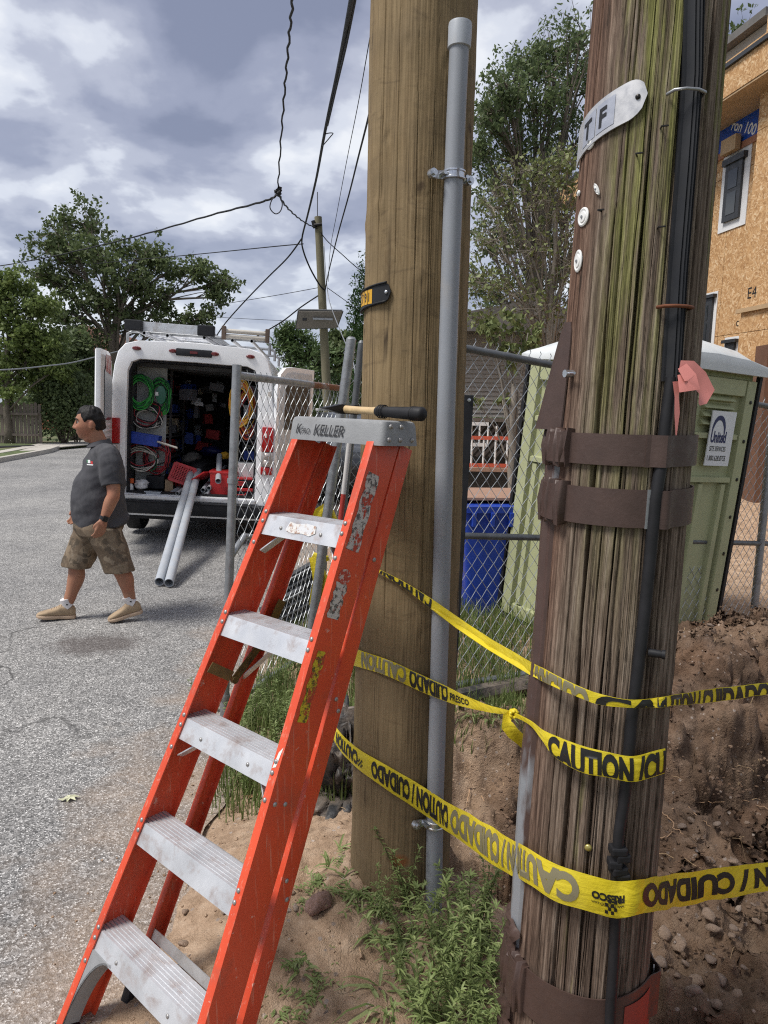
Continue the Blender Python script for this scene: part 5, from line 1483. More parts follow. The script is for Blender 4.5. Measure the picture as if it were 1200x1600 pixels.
# black hose / plastic edging and white drain pipe
MT['sheet_black'] = mk('black_plastic_sheet', (.02, .02, .021), .55, var=.3, dirt=(.15, .12, .095), dm=(.42, .62), ds=7, bump=.5, bscale=60, bdist=.01)
b = MB(); P = [surf(x, y, .0) for x, y in ((716, 1108), (760, 1096), (800, 1088), (850, 1078))]
b.loft([[q + Vector((0, 0, -.02)), q + Vector((0, -.05, .05)), q + Vector((0, -.02, .09)), q + Vector((0, .07, .08)), q + Vector((0, .08, -.02))] for q in P]); b.build('plastic_edging', MT['sheet_black'], smooth=30, label='black plastic edging lying on the lip of the pit under the fence', cat='edging')
b = MB(); P = [surf(x, y, .0) for x, y in ((700, 1092), (760, 1082), (800, 1075), (850, 1066))]; b.tube([q + Vector((0, .12, .02)) for q in P], .024, 10); b.build('fallen_pipe', MT['galv'], smooth=60, label='grey steel pipe lying along the fence foot above the pit', cat='pipe')
a_, c_ = A(1118, 968, 6.2), A(1215, 972, 6.2); b = MB(); b.pipe(a_, c_ + (c_ - a_) * .6, .058, .05, 18); b.build('drain_pipe', MT['white_plastic'], smooth=50, label='white plastic drain pipe lying on the soil beyond the fence at the right', cat='pipe')
a_ = A(1134, 908, 7.6); b = MB(); b.pipe(a_, a_ + Vector((.3, .5, .02)), .05, .043, 16); b.build('drain_pipe', MT['white_plastic'], smooth=50, label='short white pipe end poking past the toilet, beyond the longer pipe', cat='pipe')
# black landscape-fabric bag by the tan pole
b = MB(); bc = G(522, 1225, .12); bc.z = hz(bc.x, bc.y)
n1_, n2_ = 70, 44; Pm = np.zeros((n1_, n2_, 3))
for i in range(n1_):
    for j in range(n2_):
        a_ = 2 * math.pi * i / n1_; v_ = j / (n2_ - 1); rr = (1 - v_ ** 2.2) ** .5 if v_ < 1 else 0
        k_ = 1 + .5 * float(fbm(math.cos(a_) * 2.2, math.sin(a_) * 2.2, v_ * 3.2, 91, 5, .6))
        Pm[i, j] = (bc.x + .13 * rr * k_ * math.cos(a_) + .05 * v_, bc.y + .2 * rr * k_ * math.sin(a_) + .12 * v_, bc.z - .04 + .30 * v_ * k_)
bag = grid_obj('fabric_bag', Pm, MT['sheet_black'], wrap=True); tag(bag, 'torn black fabric bag of soil slumped against the tan pole', 'bag')
# orange cone edge at bottom right
MT['cone'] = mk('orange_cone', (.72, .09, .012), .45)
cp_ = G(1268, 1800, .0); cn = empty('traffic_cone', (cp_.x, cp_.y, hz(cp_.x, cp_.y)), label='orange traffic cone cut off at the bottom right edge', cat='traffic cone')
b = MB(); b.lathe([(.15, .02), (.135, .03), (.03, .66), (.02, .67)], 26); b.build('cone_body', MT['cone'], cn, smooth=40)
b = MB(); b.box((0, 0, .014), (.32, .32, .028)); b.build('cone_base', MT['cone'], cn, bevel=.006)

# ================================================================== VAN
VX, VYY, VYAW = -2.40, 8.62, math.radians(6.0)
VROLL = math.radians(2.6)
van = empty('work_van', (VX, VYY, 0), (0, VROLL, VYAW), label='white high-roof work van with both rear doors open', cat='van')
VM = Matrix.Translation((VX, VYY, 0)) @ Matrix.Rotation(VYAW, 4, 'Z') @ Matrix.Rotation(VROLL, 4, 'Y')
VMi = VM.inverted()
def V(px, py, yl):
    """picture point at van-local depth yl, in the van's own frame"""
    o_ = VMi @ O; d = VMi.to_3x3() @ ray(px, py); return o_ + d * ((yl - o_.y) / d.y)
def vw(p): return VM @ Vector(p)
HW, ZT, ZS = 1.0, 2.42, .58
def vsec(hwb, hww, hwt, zt, z0=.34):
    h = [(hwb, z0), (hww, .62), (hww, 1.15), (hww - .01, 1.5), (hwt + .02, zt - .30), (hwt - .02, zt - .14), (hwt - .10, zt - .045), (hwt - .25, zt), (.0, zt + .02)]
    return h + [(-x, z) for x, z in reversed(h[:-1])]
secs = [(0, .96, 1.0, .90, ZT), (.5, .97, 1.02, .91, ZT + .01), (3.4, .97, 1.02, .91, ZT), (3.9, .97, 1.02, .88, ZT - .06), (4.5, .96, 1.0, .80, ZT - .55), (4.95, .94, .98, .72, 1.32), (5.4, .88, .9, .6, 1.1), (5.6, .8, .82, .55, .8)]
def ring_at(y, a): return [(x, y, z) for x, z in vsec(*a)]
b = MB(); b.loft([ring_at(s[0], s[1:]) for s in secs], caps=False)
b.build('body', MT['white_paint'], van, smooth=35)
b = MB(); b.add([(x, 5.6, z) for x, z in vsec(*secs[-1][1:])], [tuple(range(17))]); b.build('front_panel', MT['white_paint'], van)
# rear frame: ring between the body outline and the door opening
OW, OZ0, OZ1 = .775, ZS + .02, 2.21
def opening(y, g=0.0):
    w_ = OW + g; zt = OZ1 + g; r = .14
    h = [(w_, OZ0 - g), (w_, .9), (w_, 1.4), (w_ - .005, 1.8), (w_ - .012, zt - r)]
    for k in (1, 2): a_ = math.radians(45 * k); h.append((w_ - .012 - r + r * math.cos(a_), zt - r + r * math.sin(a_)))
    h += [(w_ * .5, zt), (0, zt + .004)]
    return [(x, y, z) for x, z in h] + [(-x, y, z) for x, z in reversed(h[:-1])]
o0 = ring_at(-.0, secs[0][1:])
b = MB(); b.loft([o0, [(x * .985, -.03, z * .995 + .005) for x, y, z in o0], opening(-.035, .035), opening(-.03, .0), opening(.10, -.012)], caps=False)
b.build('rear_frame', MT['white_paint'], van, smooth=50)
b = MB(); b.loft([opening(.03, -.004), opening(.02, -.03), opening(.12, -.03)], caps=False); b.build('door_seal', MT['black_rubber'], van, smooth=50)
# interior
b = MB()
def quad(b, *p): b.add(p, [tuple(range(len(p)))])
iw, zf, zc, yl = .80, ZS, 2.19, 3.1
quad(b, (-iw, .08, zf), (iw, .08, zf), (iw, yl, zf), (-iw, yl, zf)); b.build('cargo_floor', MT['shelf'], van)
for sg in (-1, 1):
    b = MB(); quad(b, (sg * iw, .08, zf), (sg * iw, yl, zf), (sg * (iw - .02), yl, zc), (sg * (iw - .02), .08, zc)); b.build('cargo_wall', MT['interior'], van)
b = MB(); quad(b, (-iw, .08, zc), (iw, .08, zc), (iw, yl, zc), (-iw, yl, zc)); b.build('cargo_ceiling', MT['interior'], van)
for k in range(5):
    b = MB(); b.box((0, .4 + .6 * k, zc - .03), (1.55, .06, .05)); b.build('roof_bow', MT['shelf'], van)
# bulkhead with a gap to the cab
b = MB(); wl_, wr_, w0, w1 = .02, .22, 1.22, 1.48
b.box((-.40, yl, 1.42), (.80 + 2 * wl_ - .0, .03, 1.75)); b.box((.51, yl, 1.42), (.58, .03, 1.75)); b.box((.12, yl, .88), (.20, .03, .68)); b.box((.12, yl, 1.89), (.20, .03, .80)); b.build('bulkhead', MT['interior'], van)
# sill, bumper, plate
b = MB(); b.box((0, .02, ZS - .01), (1.58, .18, .05)); b.build('door_sill', MT['aluminium'], van, bevel=.008)
b = MB(); b.loft([[(x, y, z) for y, z in ((-.02, .36), (-.10, .38), (-.125, .44), (-.125, .515), (-.09, .535), (.05, .535), (.05, .36))] for x in (-.98, -.9, 0, .9, .98)]); b.build('rear_bumper', MT['black_plastic'], van, smooth=40)
b = MB(); b.box((0, -.105, .525), (1.5, .055, .015)); b.build('bumper_step', MT['black_rubber'], van, bevel=.004)
# underbody, axle, wheels
b = MB(); b.box((0, 2.6, .34), (1.7, 5.0, .12)); b.build('underbody', MT['black_rubber'], van)
b = MB(); b.tube([(-.75, .95, .33), (.75, .95, .33)], .06, 10); b.build('axle', MT['dark_steel'], van, smooth=60)
for y in (.95, 4.6):
    for sg in (-1, 1):
        R = Matrix.Rotation(math.pi / 2, 3, 'Y'); c = (sg * .84, y, .345 + sg * 0)
        b = MB(); b.lathe([(.19, -.11), (.30, -.115), (.338, -.09), (.345, -.03), (.345, .03), (.338, .09), (.30, .115), (.19, .11)], 30, R, c); wh = b.build('wheel', MT['black_rubber'], van, smooth=40)
        b = MB(); b.lathe([(.195, -.09), (.195, .09), (.12, .10 * 1), (.05, .085)], 20, R, c); b.build('rim', MT['galv'], wh, smooth=40)
# lamps
for sg in (-1, 1):
    tl = None
    for nm, z0, z1, mt in (('red_lens', 1.20, 1.50, 'red_lens'), ('clear_lens', 1.02, 1.195, 'clear_lens'), ('red_lens', .92, 1.015, 'red_lens')):
        b = MB(); b.box((sg * .905, -.035, (z0 + z1) / 2), (.14, .075, z1 - z0)); o = b.build('tail_lamp' if tl is None else nm, MT[mt], tl or van, bevel=.012, smooth=40)
        if tl is None: tl = o
    for zc_ in (1.065, 1.15):
        b = MB(); b.lathe([(.04, 0), (.03, .012), (.0005, .016)], 14, Matrix.Rotation(math.pi / 2, 3, 'X'), (sg * .905, -.074, zc_)); b.build('reflector', MT['clear_lens'], tl, smooth=60)
for x in (-.66, -.24, .24, .66):
    b = MB(); b.loft([[(x + .052 * math.cos(a_) * k, y, 2.325 + .024 * math.sin(a_) * k) for a_ in np.linspace(0, 2 * math.pi, 14, endpoint=False)] for y, k in ((-.02, 1), (-.045, 1), (-.06, .7))]); b.build('clearance_lamp', MT['dark_lens'], van, smooth=50)
b = MB(); b.box((0, -.035, 2.32), (.42, .05, .085)); o = b.build('brake_light', MT['black_plastic'], van, bevel=.015, smooth=40)
b = MB(); b.box((0, -.062, 2.32), (.09, .012, .03)); b.build('red_lens', MT['dark_lens'], o, bevel=.005)
# rear doors
MT['door_inner'] = mk('grey_door_lining', (.58, .57, .55), .5, var=.05, dirt=(.42, .40, .37), dm=(.5, .8), ds=5)
def door(sg, ang, hinge):
    """leaf hinged at the pillar; u runs from hinge to free edge, outside faces n"""
    e_ = Vector((math.cos(ang), math.sin(ang), 0)); n_ = Vector((-e_.y, e_.x, 0)) * sg
    W_, z0, z1 = .785, .60, 2.25
    outl = [(0, z0), (W_, z0), (W_, z1 - .0), (.30, z1), (.16, z1 - .02), (.06, z1 - .10), (.0, z1 - .28)]
    win = [(.14, 1.48), (.66, 1.48), (.68, 2.02), (.60, 2.10), (.24, 2.08), (.15, 1.98)]
    def P(u, z, d): return Vector(hinge) + e_ * u + Vector((0, 0, z)) + n_ * d
    b = MB()
    for d0, d1 in ((0, .028),):
        b.loft([[P(u * .985 + .006, z * .998 + .002, -.028) for u, z in outl], [P(u, z, -.016) for u, z in outl], [P(u, z, .020) for u, z in outl], [P(.4 + (u - .4) * .95, 1.45 + (z - 1.45) * .975, .034) for u, z in outl]])
    dr = b.build('rear_door', MT['white_paint'], van, smooth=40)
    b = MB(); b.loft([[P(.4 + (u - .4) * .86, 1.45 + (z - 1.45) * .93, -.026) for u, z in outl], [P(.4 + (u - .4) * .80, 1.45 + (z - 1.45) * .90, -.045) for u, z in outl]]); b.build('lining', MT['door_inner'], dr, smooth=40)
    b = MB(); b.loft([[P(u, z, -.0465) for u, z in win], [P(.4 + (u - .4) * .93, 1.79 + (z - 1.79) * .93, -.050) for u, z in win]]); b.build('window', MT['glass'], dr)
    b = MB(); b.loft([[P(u, z, .033) for u, z in win], [P(.4 + (u - .4) * .93, 1.79 + (z - 1.79) * .93, .038) for u, z in win]]); b.build('window', MT['glass'], dr)
    for z in (.95, 1.40, 1.90):
        b = MB(); b.bar(P(-.09, z, .045), P(.10, z, .045), .05, .016, side=(0, 0, 1)); b.tube([P(-.02, z - .04, .05), P(-.02, z + .04, .05)], .016, 8); b.build('hinge', MT['white_plastic'], dr, smooth=40)
    return dr, P
drL, PL = door(-1, math.radians(-77.5) - VYAW, (-.96, -.05, 0))
drR, PR = door(1, math.radians(56), (.97, -.03, 0))
MT['decal_red'] = mk('faded_red_decal', (.42, .10, .08), .5, col2=(.62, .50, .48), s2=12, m2=(.42, .6))
b = MB(); b.add([PL(u, z, -.0515) for u, z in ((.20, 1.98), (.60, 2.02), (.62, 2.20), (.25, 2.20))], [(0, 1, 2, 3)]); b.build('decal', MT['decal_red'], drL)
b = MB()
for k in range(4): b.bar(PL(.12, 1.25 + .06 * k, -.047), PL(.70, 1.25 + .06 * k, -.047), .022, .006, side=(0, 0, 1))
b.build('door_ribs', MT['white_paint'], drL)
MT['paperyellow'] = mk('yellowed_paper', (.55, .50, .34), .7)
b = MB(); b.add([PR(u, z, -.049) for u, z in ((.22, .98), (.40, .98), (.40, 1.30), (.22, 1.30))], [(0, 1, 2, 3)]); b.build('paper_note', MT['paperyellow'], drR)
b = MB(); b.bar(PR(.70, 1.02, -.05), PR(.70, 1.2, -.05), .04, .03, side=(1, 0, 0)); b.build('latch', MT['black_plastic'], drR, bevel=.004)
# mirrors on the nose side seen past the roof edge
for sg in (-1, 1):
    b = MB(); b.box((sg * 1.18, 3.95, 1.85), (.16, .1, .34)); b.bar((sg * .9, 3.95, 1.75), (sg * 1.15, 3.95, 1.75), .05, .04); b.build('wing_mirror', MT['black_plastic'], van, bevel=.03, smooth=50)
# left wall board and shelves
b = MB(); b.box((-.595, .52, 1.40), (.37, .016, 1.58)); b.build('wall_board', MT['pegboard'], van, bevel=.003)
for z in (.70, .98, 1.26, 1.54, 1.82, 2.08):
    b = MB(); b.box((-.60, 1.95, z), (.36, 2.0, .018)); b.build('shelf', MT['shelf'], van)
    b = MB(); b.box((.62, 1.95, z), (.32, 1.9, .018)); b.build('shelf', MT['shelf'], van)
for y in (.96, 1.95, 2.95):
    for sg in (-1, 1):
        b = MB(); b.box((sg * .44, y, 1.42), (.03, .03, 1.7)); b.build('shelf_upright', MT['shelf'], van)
# roof load
for y in (.35, 1.6, 2.9):
    b = MB(); b.tube([(-.86, y, ZT - .03), (-.86, y, ZT + .10), (-.80, y, ZT + .13), (.80, y, ZT + .13), (.86, y, ZT + .10), (.86, y, ZT - .03)], .019, 8); b.build('roof_bar', MT['galv'], van, smooth=60)
rl = empty('extension_ladder', vw((-.35, .1, ZT + .16)), label='aluminium ladder with black end caps lying across the van roof rack', cat='ladder')
def vpart(fn, name, mat, parent, **k):
    b = MB(VM); fn(b); o = b.build(name, mat, None, **k); return loc(o, parent)
zl = ZT + .165
for x in (-.72, .12):
    vpart(lambda b: b.box((x, 1.7, zl + .0), (.035, 3.3, .10)), 'side_rail', MT['aluminium'], rl, bevel=.004)
    vpart(lambda b: b.box((x, .06, zl + .01), (.20, .10, .125)), 'end_cap', MT['black_plastic'], rl, bevel=.012)
for k in range(9): vpart(lambda b: b.tube([(-.72, .18 + .36 * k, zl), (.12, .18 + .36 * k, zl)], .018, 8), 'rung', MT['aluminium'], rl, smooth=60)
vpart(lambda b: b.box((-.30, .10, zl + .01), (.66, .03, .11)), 'end_plate', MT['aluminium'], rl, bevel=.004)
MT['brownmetal'] = mk('brown_bracket', (.12, .085, .065), .6, .3, var=.3)
MT['creamtube'] = mk('cream_tube', (.45, .42, .37), .55, var=.1)
rr_ = empty('pipe_rollers', vw((.55, .1, ZT + .16)), label='pair of cream tubes in brown brackets at the right of the van roof', cat='roof rollers')
for z in (ZT + .20, ZT + .14): vpart(lambda b: b.tube([(.32, .12, z), (.84, .12, z)], .026, 12), 'tube', MT['creamtube'], rr_, smooth=60)
for x in (.32, .84): vpart(lambda b: b.box((x, .12, ZT + .175), (.05, .09, .16)), 'bracket', MT['brownmetal'], rr_, bevel=.01)
for k, x in enumerate((-.6, -.35, .1, .42, .66)):
    t = empty('roof_pipe', vw((x, .1, ZT + .17)), label=('galvanised tube on the roof rack under the left end of the ladder', 'galvanised tube on the roof rack under the ladder middle', 'galvanised tube on the roof rack beside the ladder', 'galvanised tube under the left end of the roof rollers', 'galvanised tube under the right end of the roof rollers')[k], cat='pipe', group='tubes on the van roof')
    vpart(lambda b: b.pipe((x, .05 + .1 * (k % 2), ZT + .095), (x + .02, 3.2, ZT + .095), .022, .018, 12), 'tube', MT['aluminium'], t, smooth=60)

# ------------------------------------------------------------------ the load inside
def coil(name, c, rx, rz, nl, r, mat, label, group=None, jit=.03, tilt=0.0, ax=(1, 0, 0), seed=0, tailp=None):
    rd = random.Random(seed)
    t = empty(name, vw(c), label=label, cat='cable coil', group=group)
    for k in range(nl):
        b = MB(VM); cx, cz = c.x + rd.uniform(-1, 1) * jit * .3, c.z + rd.uniform(-1, 1) * jit
        q = rd.uniform(.82, 1.08); ph = rd.uniform(0, 6)
        pts = []
        for a_ in np.linspace(0, 2 * math.pi, 30, endpoint=False):
            y_ = math.cos(a_) * rx * q + jit * .3 * math.sin(3 * a_ + ph); z_ = math.sin(a_) * rz * q + jit * .3 * math.cos(2 * a_ + ph)
            pts.append((cx + .02 * k / nl + .012 * math.sin(a_ * 2 + ph), c.y + y_ * math.cos(tilt), cz + z_)) if ax[0] else pts.append((c.x + y_, c.y - .02 * k / nl + .01 * math.sin(a_ * 2 + ph), cz + z_))
        b.tube(pts, r, 6, closed=True); loc(b.build('loop', mat[k % len(mat)], smooth=180), t)
    return t
MT['cgreen'] = mk('green_cable', (.03, .30, .045), .45, var=.15); MT['cdkgreen'] = mk('dark_green_cable', (.012, .09, .035), .5)
MT['cwhite'] = mk('white_cable', (.55, .53, .48), .5); MT['cred'] = mk('red_cable', (.33, .02, .03), .45); MT['cblack'] = MT['black_rubber']; MT['cyellow'] = mk('yellow_cable', (.62, .34, .03), .5)
MT['corange'] = mk('orange_cord', (.6, .12, .03), .5)
F0 = (0, 0, 0)
coil('cable_coil', V(220, 613, .36), .135, .185, 13, .0075, [MT['cgreen'], MT['cgreen'], MT['cgreen'], MT['cdkgreen']], 'bright green cable coil hung on the pale board, left of another', jit=.035, ax=F0, seed=1)
coil('cable_coil', V(250, 620, .46), .125, .20, 12, .0075, [MT['cgreen'], MT['cdkgreen'], MT['cdkgreen'], MT['cgreen']], 'darker green cable coil with a reel, right of the bright green one', jit=.04, ax=F0, seed=2)
coil('cable_coil', V(230, 648, .42), .17, .13, 10, .007, [MT['cblack'], MT['cwhite'], MT['cblack'], MT['cred'], MT['cblack']], 'dark tangled cable coil hanging below the green coils', jit=.05, ax=F0, seed=3)
coil('cable_coil', V(222, 715, .34), .19, .14, 11, .007, [MT['cwhite'], MT['cdkgreen'], MT['cwhite'], MT['cred'], MT['cblack']], 'white and green wire coil hung under the blue tray', jit=.045, ax=F0, seed=4)
coil('cable_coil', V(245, 715, .44), .15, .17, 10, .007, [MT['cred'], MT['cblack'], MT['cred']], 'dark red wire coil hung beside the white coil', jit=.045, ax=F0, seed=5)
coil('cable_coil', V(377, 634, .20), .13, .24, 11, .009, [MT['cyellow'], MT['cyellow'], MT['corange']], 'yellow extension cord coiled on the right wall of the van', jit=.05, ax=F0, seed=6)
coil('cable_coil', V(388, 645, .30), .12, .28, 10, .009, [MT['cred'], MT['corange'], MT['cblack'], MT['cyellow']], 'red and orange cord coil behind the yellow cord in the van', jit=.05, ax=F0, seed=7)
c_ = V(252, 617, .36); t = empty('cable_reel', vw(c_), label='glossy dark green reel inside the darker green coil', cat='reel')
MT['greel'] = mk('green_reel', (.012, .12, .07), .2)
vpart(lambda b: b.lathe([(.03, -.03), (.085, -.028), (.09, 0), (.085, .028), (.03, .03)], 24, Matrix.Rotation(math.pi / 2, 3, 'X') @ Matrix.Diagonal((.7, 1.3, 1)), c_), 'drum', MT['greel'], t, smooth=40)
vpart(lambda b: b.box(c_ + Vector((-.045, -.04, .01)), (.035, .01, .045)), 'label', MT['white_plastic'], t)
# blue tray with a pale rod
c_ = V(226, 686, .26); t = empty('blue_tray', vw(c_), label='blue plastic tray tilted against the left wall of the van', cat='tray')
R = Matrix.Rotation(math.radians(6), 3, 'Y')
vpart(lambda b: [b.box(c_ + R @ Vector(p_), s_, R) for p_, s_ in (((0, 0, -.06), (.36, .2, .012)), ((0, -.1, 0), (.37, .012, .13)), ((0, .1, 0), (.37, .012, .13)), ((-.18, 0, 0), (.012, .2, .13)), ((.18, 0, 0), (.012, .2, .13)), ((0, -.1, .066), (.39, .03, .012)))], 'tray', MT['blue'], t, bevel=.003)
for k in range(4): vpart(lambda b: b.box(c_ + R @ Vector((-.13 + .085 * k, -.108, .02)), (.02, .01, .07), R), 'rib', MT['blue'], t)
o = MB(VM); o.tube([V(246, 690, .15), V(277, 700, .05)], .013, 10); o.build('pale_rod', MT['creamtube'], smooth=60, label='pale wooden rod sticking out from under the blue tray', cat='rod')
# red crate, lying on its side, bottom grid to us
def crate(c, sz, R, label):
    t = empty('milk_crate', vw(c), label=label, cat='crate')
    w_, d_, h_ = sz
    vpart(lambda b: [b.box(c + R @ Vector(p_), s_, R) for p_, s_ in (((0, 0, -h_ / 2), (w_, .012, .03)), ((0, 0, h_ / 2), (w_, .012, .03)), ((-w_ / 2, 0, 0), (.03, .012, h_)), ((w_ / 2, 0, 0), (.03, .012, h_)))], 'rim', MT['red'], t, bevel=.002)
    def grid(b):
        for k in range(1, 9): b.box(c + R @ Vector((-w_ / 2 + w_ * k / 9, .0, 0)), (.012, .009, h_), R)
        for k in range(1, 11): b.box(c + R @ Vector((0, .001, -h_ / 2 + h_ * k / 11)), (w_, .009, .010), R)
    vpart(grid, 'grid', MT['red'], t)
    for sx in (-1, 1):
        vpart(lambda b: [b.box(c + R @ Vector((sx * (w_ / 2), d_ / 2, -h_ / 2 + h_ * (k + .5) / 6)), (.012, d_, h_ / 6 * .62), R) for k in range(6)], 'side', MT['red'], t)
    vpart(lambda b: [b.box(c + R @ Vector((-w_ / 2 + w_ * (k + .5) / 7, d_ / 2, sz_ * h_ / 2)), (w_ / 7 * .62, d_, .012), R) for k in range(7) for sz_ in (-1, 1)], 'side', MT['red'], t)
c_ = V(285, 741, .42); crate(c_, (.27, .2, .24), Matrix.Rotation(math.radians(16), 3, 'Y') @ Matrix.Rotation(math.radians(-28), 3, 'X'), 'red plastic crate tipped on its side above the long grey pipes')
# conduits
def vpipe(a_, c_, r, label, grp='grey conduits in the back of the van', nm='conduit_pipe', world=False, mat='pvc_pale'):
    a2, c2 = (Vector(a_), Vector(c_)) if world else (vw(a_), vw(c_))
    t = empty(nm, a2, label=label, cat='pipe', group=grp)
    b = MB(); b.pipe(a2, c2, r, r * .86, 22); loc(b.build('tube', MT[mat], smooth=50), t); 
    return t
def gl(px, py, r): p = G(px, py, r); return p
e1, e2 = gl(249, 909, .05), gl(264, 911, .05)
for (e_, tp_, lab) in ((e1, V(292, 752, .02), 'long grey conduit slanting from the van to the road, left of the pair'), (e2, V(303, 756, .02), 'long grey conduit slanting from the van to the road, right of the pair')):
    tw = vw(tp_); tw = vw((tp_.x, -.02, ZS + .10))
    dd = (tw - e_); vpipe(e_, e_ + dd * 1.28, .044, lab, None, world=True)
vpipe(V(253, 782, -.05), V(300, 752, .9), .042, 'thick conduit end pointing left over the van bumper', None)
vpipe(V(277, 771, .0), V(300, 755, .6), .022, 'thin conduit beside the thick one that points left', None)
for k, (px, py) in enumerate(((314, 778), (322, 774), (317, 766), (326, 763))):
    vpipe(V(px, py, .02 + .03 * k), V(px + 26, py - 34, 1.4), .027, ('lowest short conduit of the small bundle right of the long pipes', 'second short conduit of the bundle, nearest the red bin', 'upper left short conduit of the small bundle', 'topmost short conduit of the small bundle')[k], 'short conduits stacked in the van')
vpipe(V(341, 752, .04), V(343, 712, .7), .036, 'single conduit end hanging over the red bin', None)
# red storage bin with lid
c_ = V(351, 752, .35); t = empty('storage_bin', vw(c_), label='red storage bin under a hanging conduit in the van', cat='bin')
vpart(lambda b: b.box(c_ + Vector((0, 0, -.03)), (.30, .34, .30), taper=1.08), 'bin_body', MT['red'], t, bevel=.012)
vpart(lambda b: b.box(c_ + Vector((0, 0, .125)), (.35, .38, .03)), 'lid_rim', MT['red'], t, bevel=.008)
vpart(lambda b: b.bar(c_ + Vector((-.17, -.1, .12)), c_ + Vector((-.34, .0, .0)), .02, .26, side=(0, 0, 1)), 'flap', MT['red'], t, bevel=.006)
# tool boxes at the right
for (px, py, w_, h_, lab) in ((378, 772, .30, .17, 'black toolbox with red lid behind the gate post'), (378, 752, .28, .11, 'black tool case stacked on the red-lidded toolbox')):
    c_ = V(px, py, .28); t = empty('toolbox', vw(c_), label=lab, cat='toolbox', group='toolboxes in the van')
    vpart(lambda b: b.box(c_, (w_, .26, h_)), 'case', MT['black_plastic'], t, bevel=.012)
    vpart(lambda b: b.box(c_ + Vector((0, -.002, h_ * .42)), (w_ + .012, .272, h_ * .24)), 'lid', MT['red'], t, bevel=.008)
    vpart(lambda b: b.tube([c_ + Vector((x, -.135, z)) for x, z in ((-.06, h_ * .2), (-.05, h_ * .02), (.05, h_ * .02), (.06, h_ * .2))], .009, 8), 'handle', MT['red'], t, smooth=60)
    vpart(lambda b: b.box(c_ + Vector((0, -.133, -h_ * .22)), (.08, .006, .035)), 'badge', MT['red'], t)
c_ = V(386, 735, .4); o = MB(VM); o.box(c_, (.26, .24, .2)); o.build('white_box', MT['white_plastic'], bevel=.008, label='pale box on the toolboxes at the right of the van', cat='box')
# small things on the sill at the left
c_ = V(204, 765, .15); t = empty('orange_bottle', vw(c_), label='orange and white spray bottle at the left end of the van sill', cat='bottle')
vpart(lambda b: b.lathe([(.035, -.09), (.036, .03), (.03, .06), (.014, .075), (.014, .09)], 16, None, c_), 'bottle', MT['white_plastic'], t, smooth=50)
vpart(lambda b: [b.box(c_ + Vector((0, 0, .11)), (.07, .05, .06)), b.bar(c_ + Vector((-.03, 0, .12)), c_ + Vector((-.07, 0, .10)), .02, .02)], 'trigger', MT['orange'], t, bevel=.006)
vpart(lambda b: b.lathe([(.037, -.06), (.037, .0)], 16, None, c_), 'label', MT['orange'], t)
c_ = V(221, 757, .18); rd = random.Random(5)
bm = bmesh.new(); bmesh.ops.create_icosphere(bm, subdivisions=3, radius=.075)
for v_ in bm.verts: v_.co *= 1 + .35 * float(fbm(v_.co.x * 22, v_.co.y * 22, v_.co.z * 22, 8, 3)); v_.co.z *= .8
me = bpy.data.meshes.new('plastic_bag'); bm.to_mesh(me); bm.free(); MT['bagw'] = mk('white_bag', (.6, .6, .6), .35); me.materials.append(MT['bagw']); me.shade_smooth()
o = link('plastic_bag', me); o.location = vw(c_); tag(o, 'crumpled white plastic bag on the van sill behind the small boxes', 'bag')
c_ = V(221, 773, .05); t = empty('small_box', vw(c_), label='small black and white box on the van sill beside the orange bottle', cat='box')
vpart(lambda b: b.box(c_, (.13, .12, .085)), 'case', MT['black_plastic'], t, bevel=.006); vpart(lambda b: b.box(c_ + Vector((0, -.062, -.005)), (.11, .004, .035)), 'label', MT['whiteink'], t)
c_ = V(240, 774, .06); t = empty('clear_bin', vw(c_), label='low translucent bin of fittings on the van sill', cat='bin')
MT['clearplastic'] = mk('translucent_plastic', (.33, .37, .42), .25, var=.1)
vpart(lambda b: [b.box(c_ + Vector(p_), s_) for p_, s_ in (((0, 0, -.05), (.17, .13, .008)), ((0, -.065, 0), (.18, .006, .1)), ((0, .065, 0), (.18, .006, .1)), ((-.088, 0, 0), (.006, .13, .1)), ((.088, 0, 0), (.006, .13, .1)), ((0, -.068, .05), (.195, .012, .012)))], 'bin_body', MT['clearplastic'], t)
vpart(lambda b: [b.tube([c_ + Vector((rd.uniform(-.07, .07), rd.uniform(-.05, .05), rd.uniform(-.03, .03))) for _ in range(2)], .012, 8) for k in range(7)], 'fittings', MT['galv'], t)
c_ = V(263, 758, .45); o = MB(VM); o.box(c_, (.10, .16, .14), Matrix.Rotation(.3, 3, 'Z')); o.build('cardboard_box', mk('cardboard', (.36, .25, .15), .8), bevel=.003, label='small brown cardboard box left of the red crate', cat='box')
c_ = V(246, 752, .5); o = MB(VM); o.box(c_, (.22, .3, .16)); o.build('tool_case', MT['black_plastic'], bevel=.012, label='black case on the van floor behind the clear bin', cat='tool case')
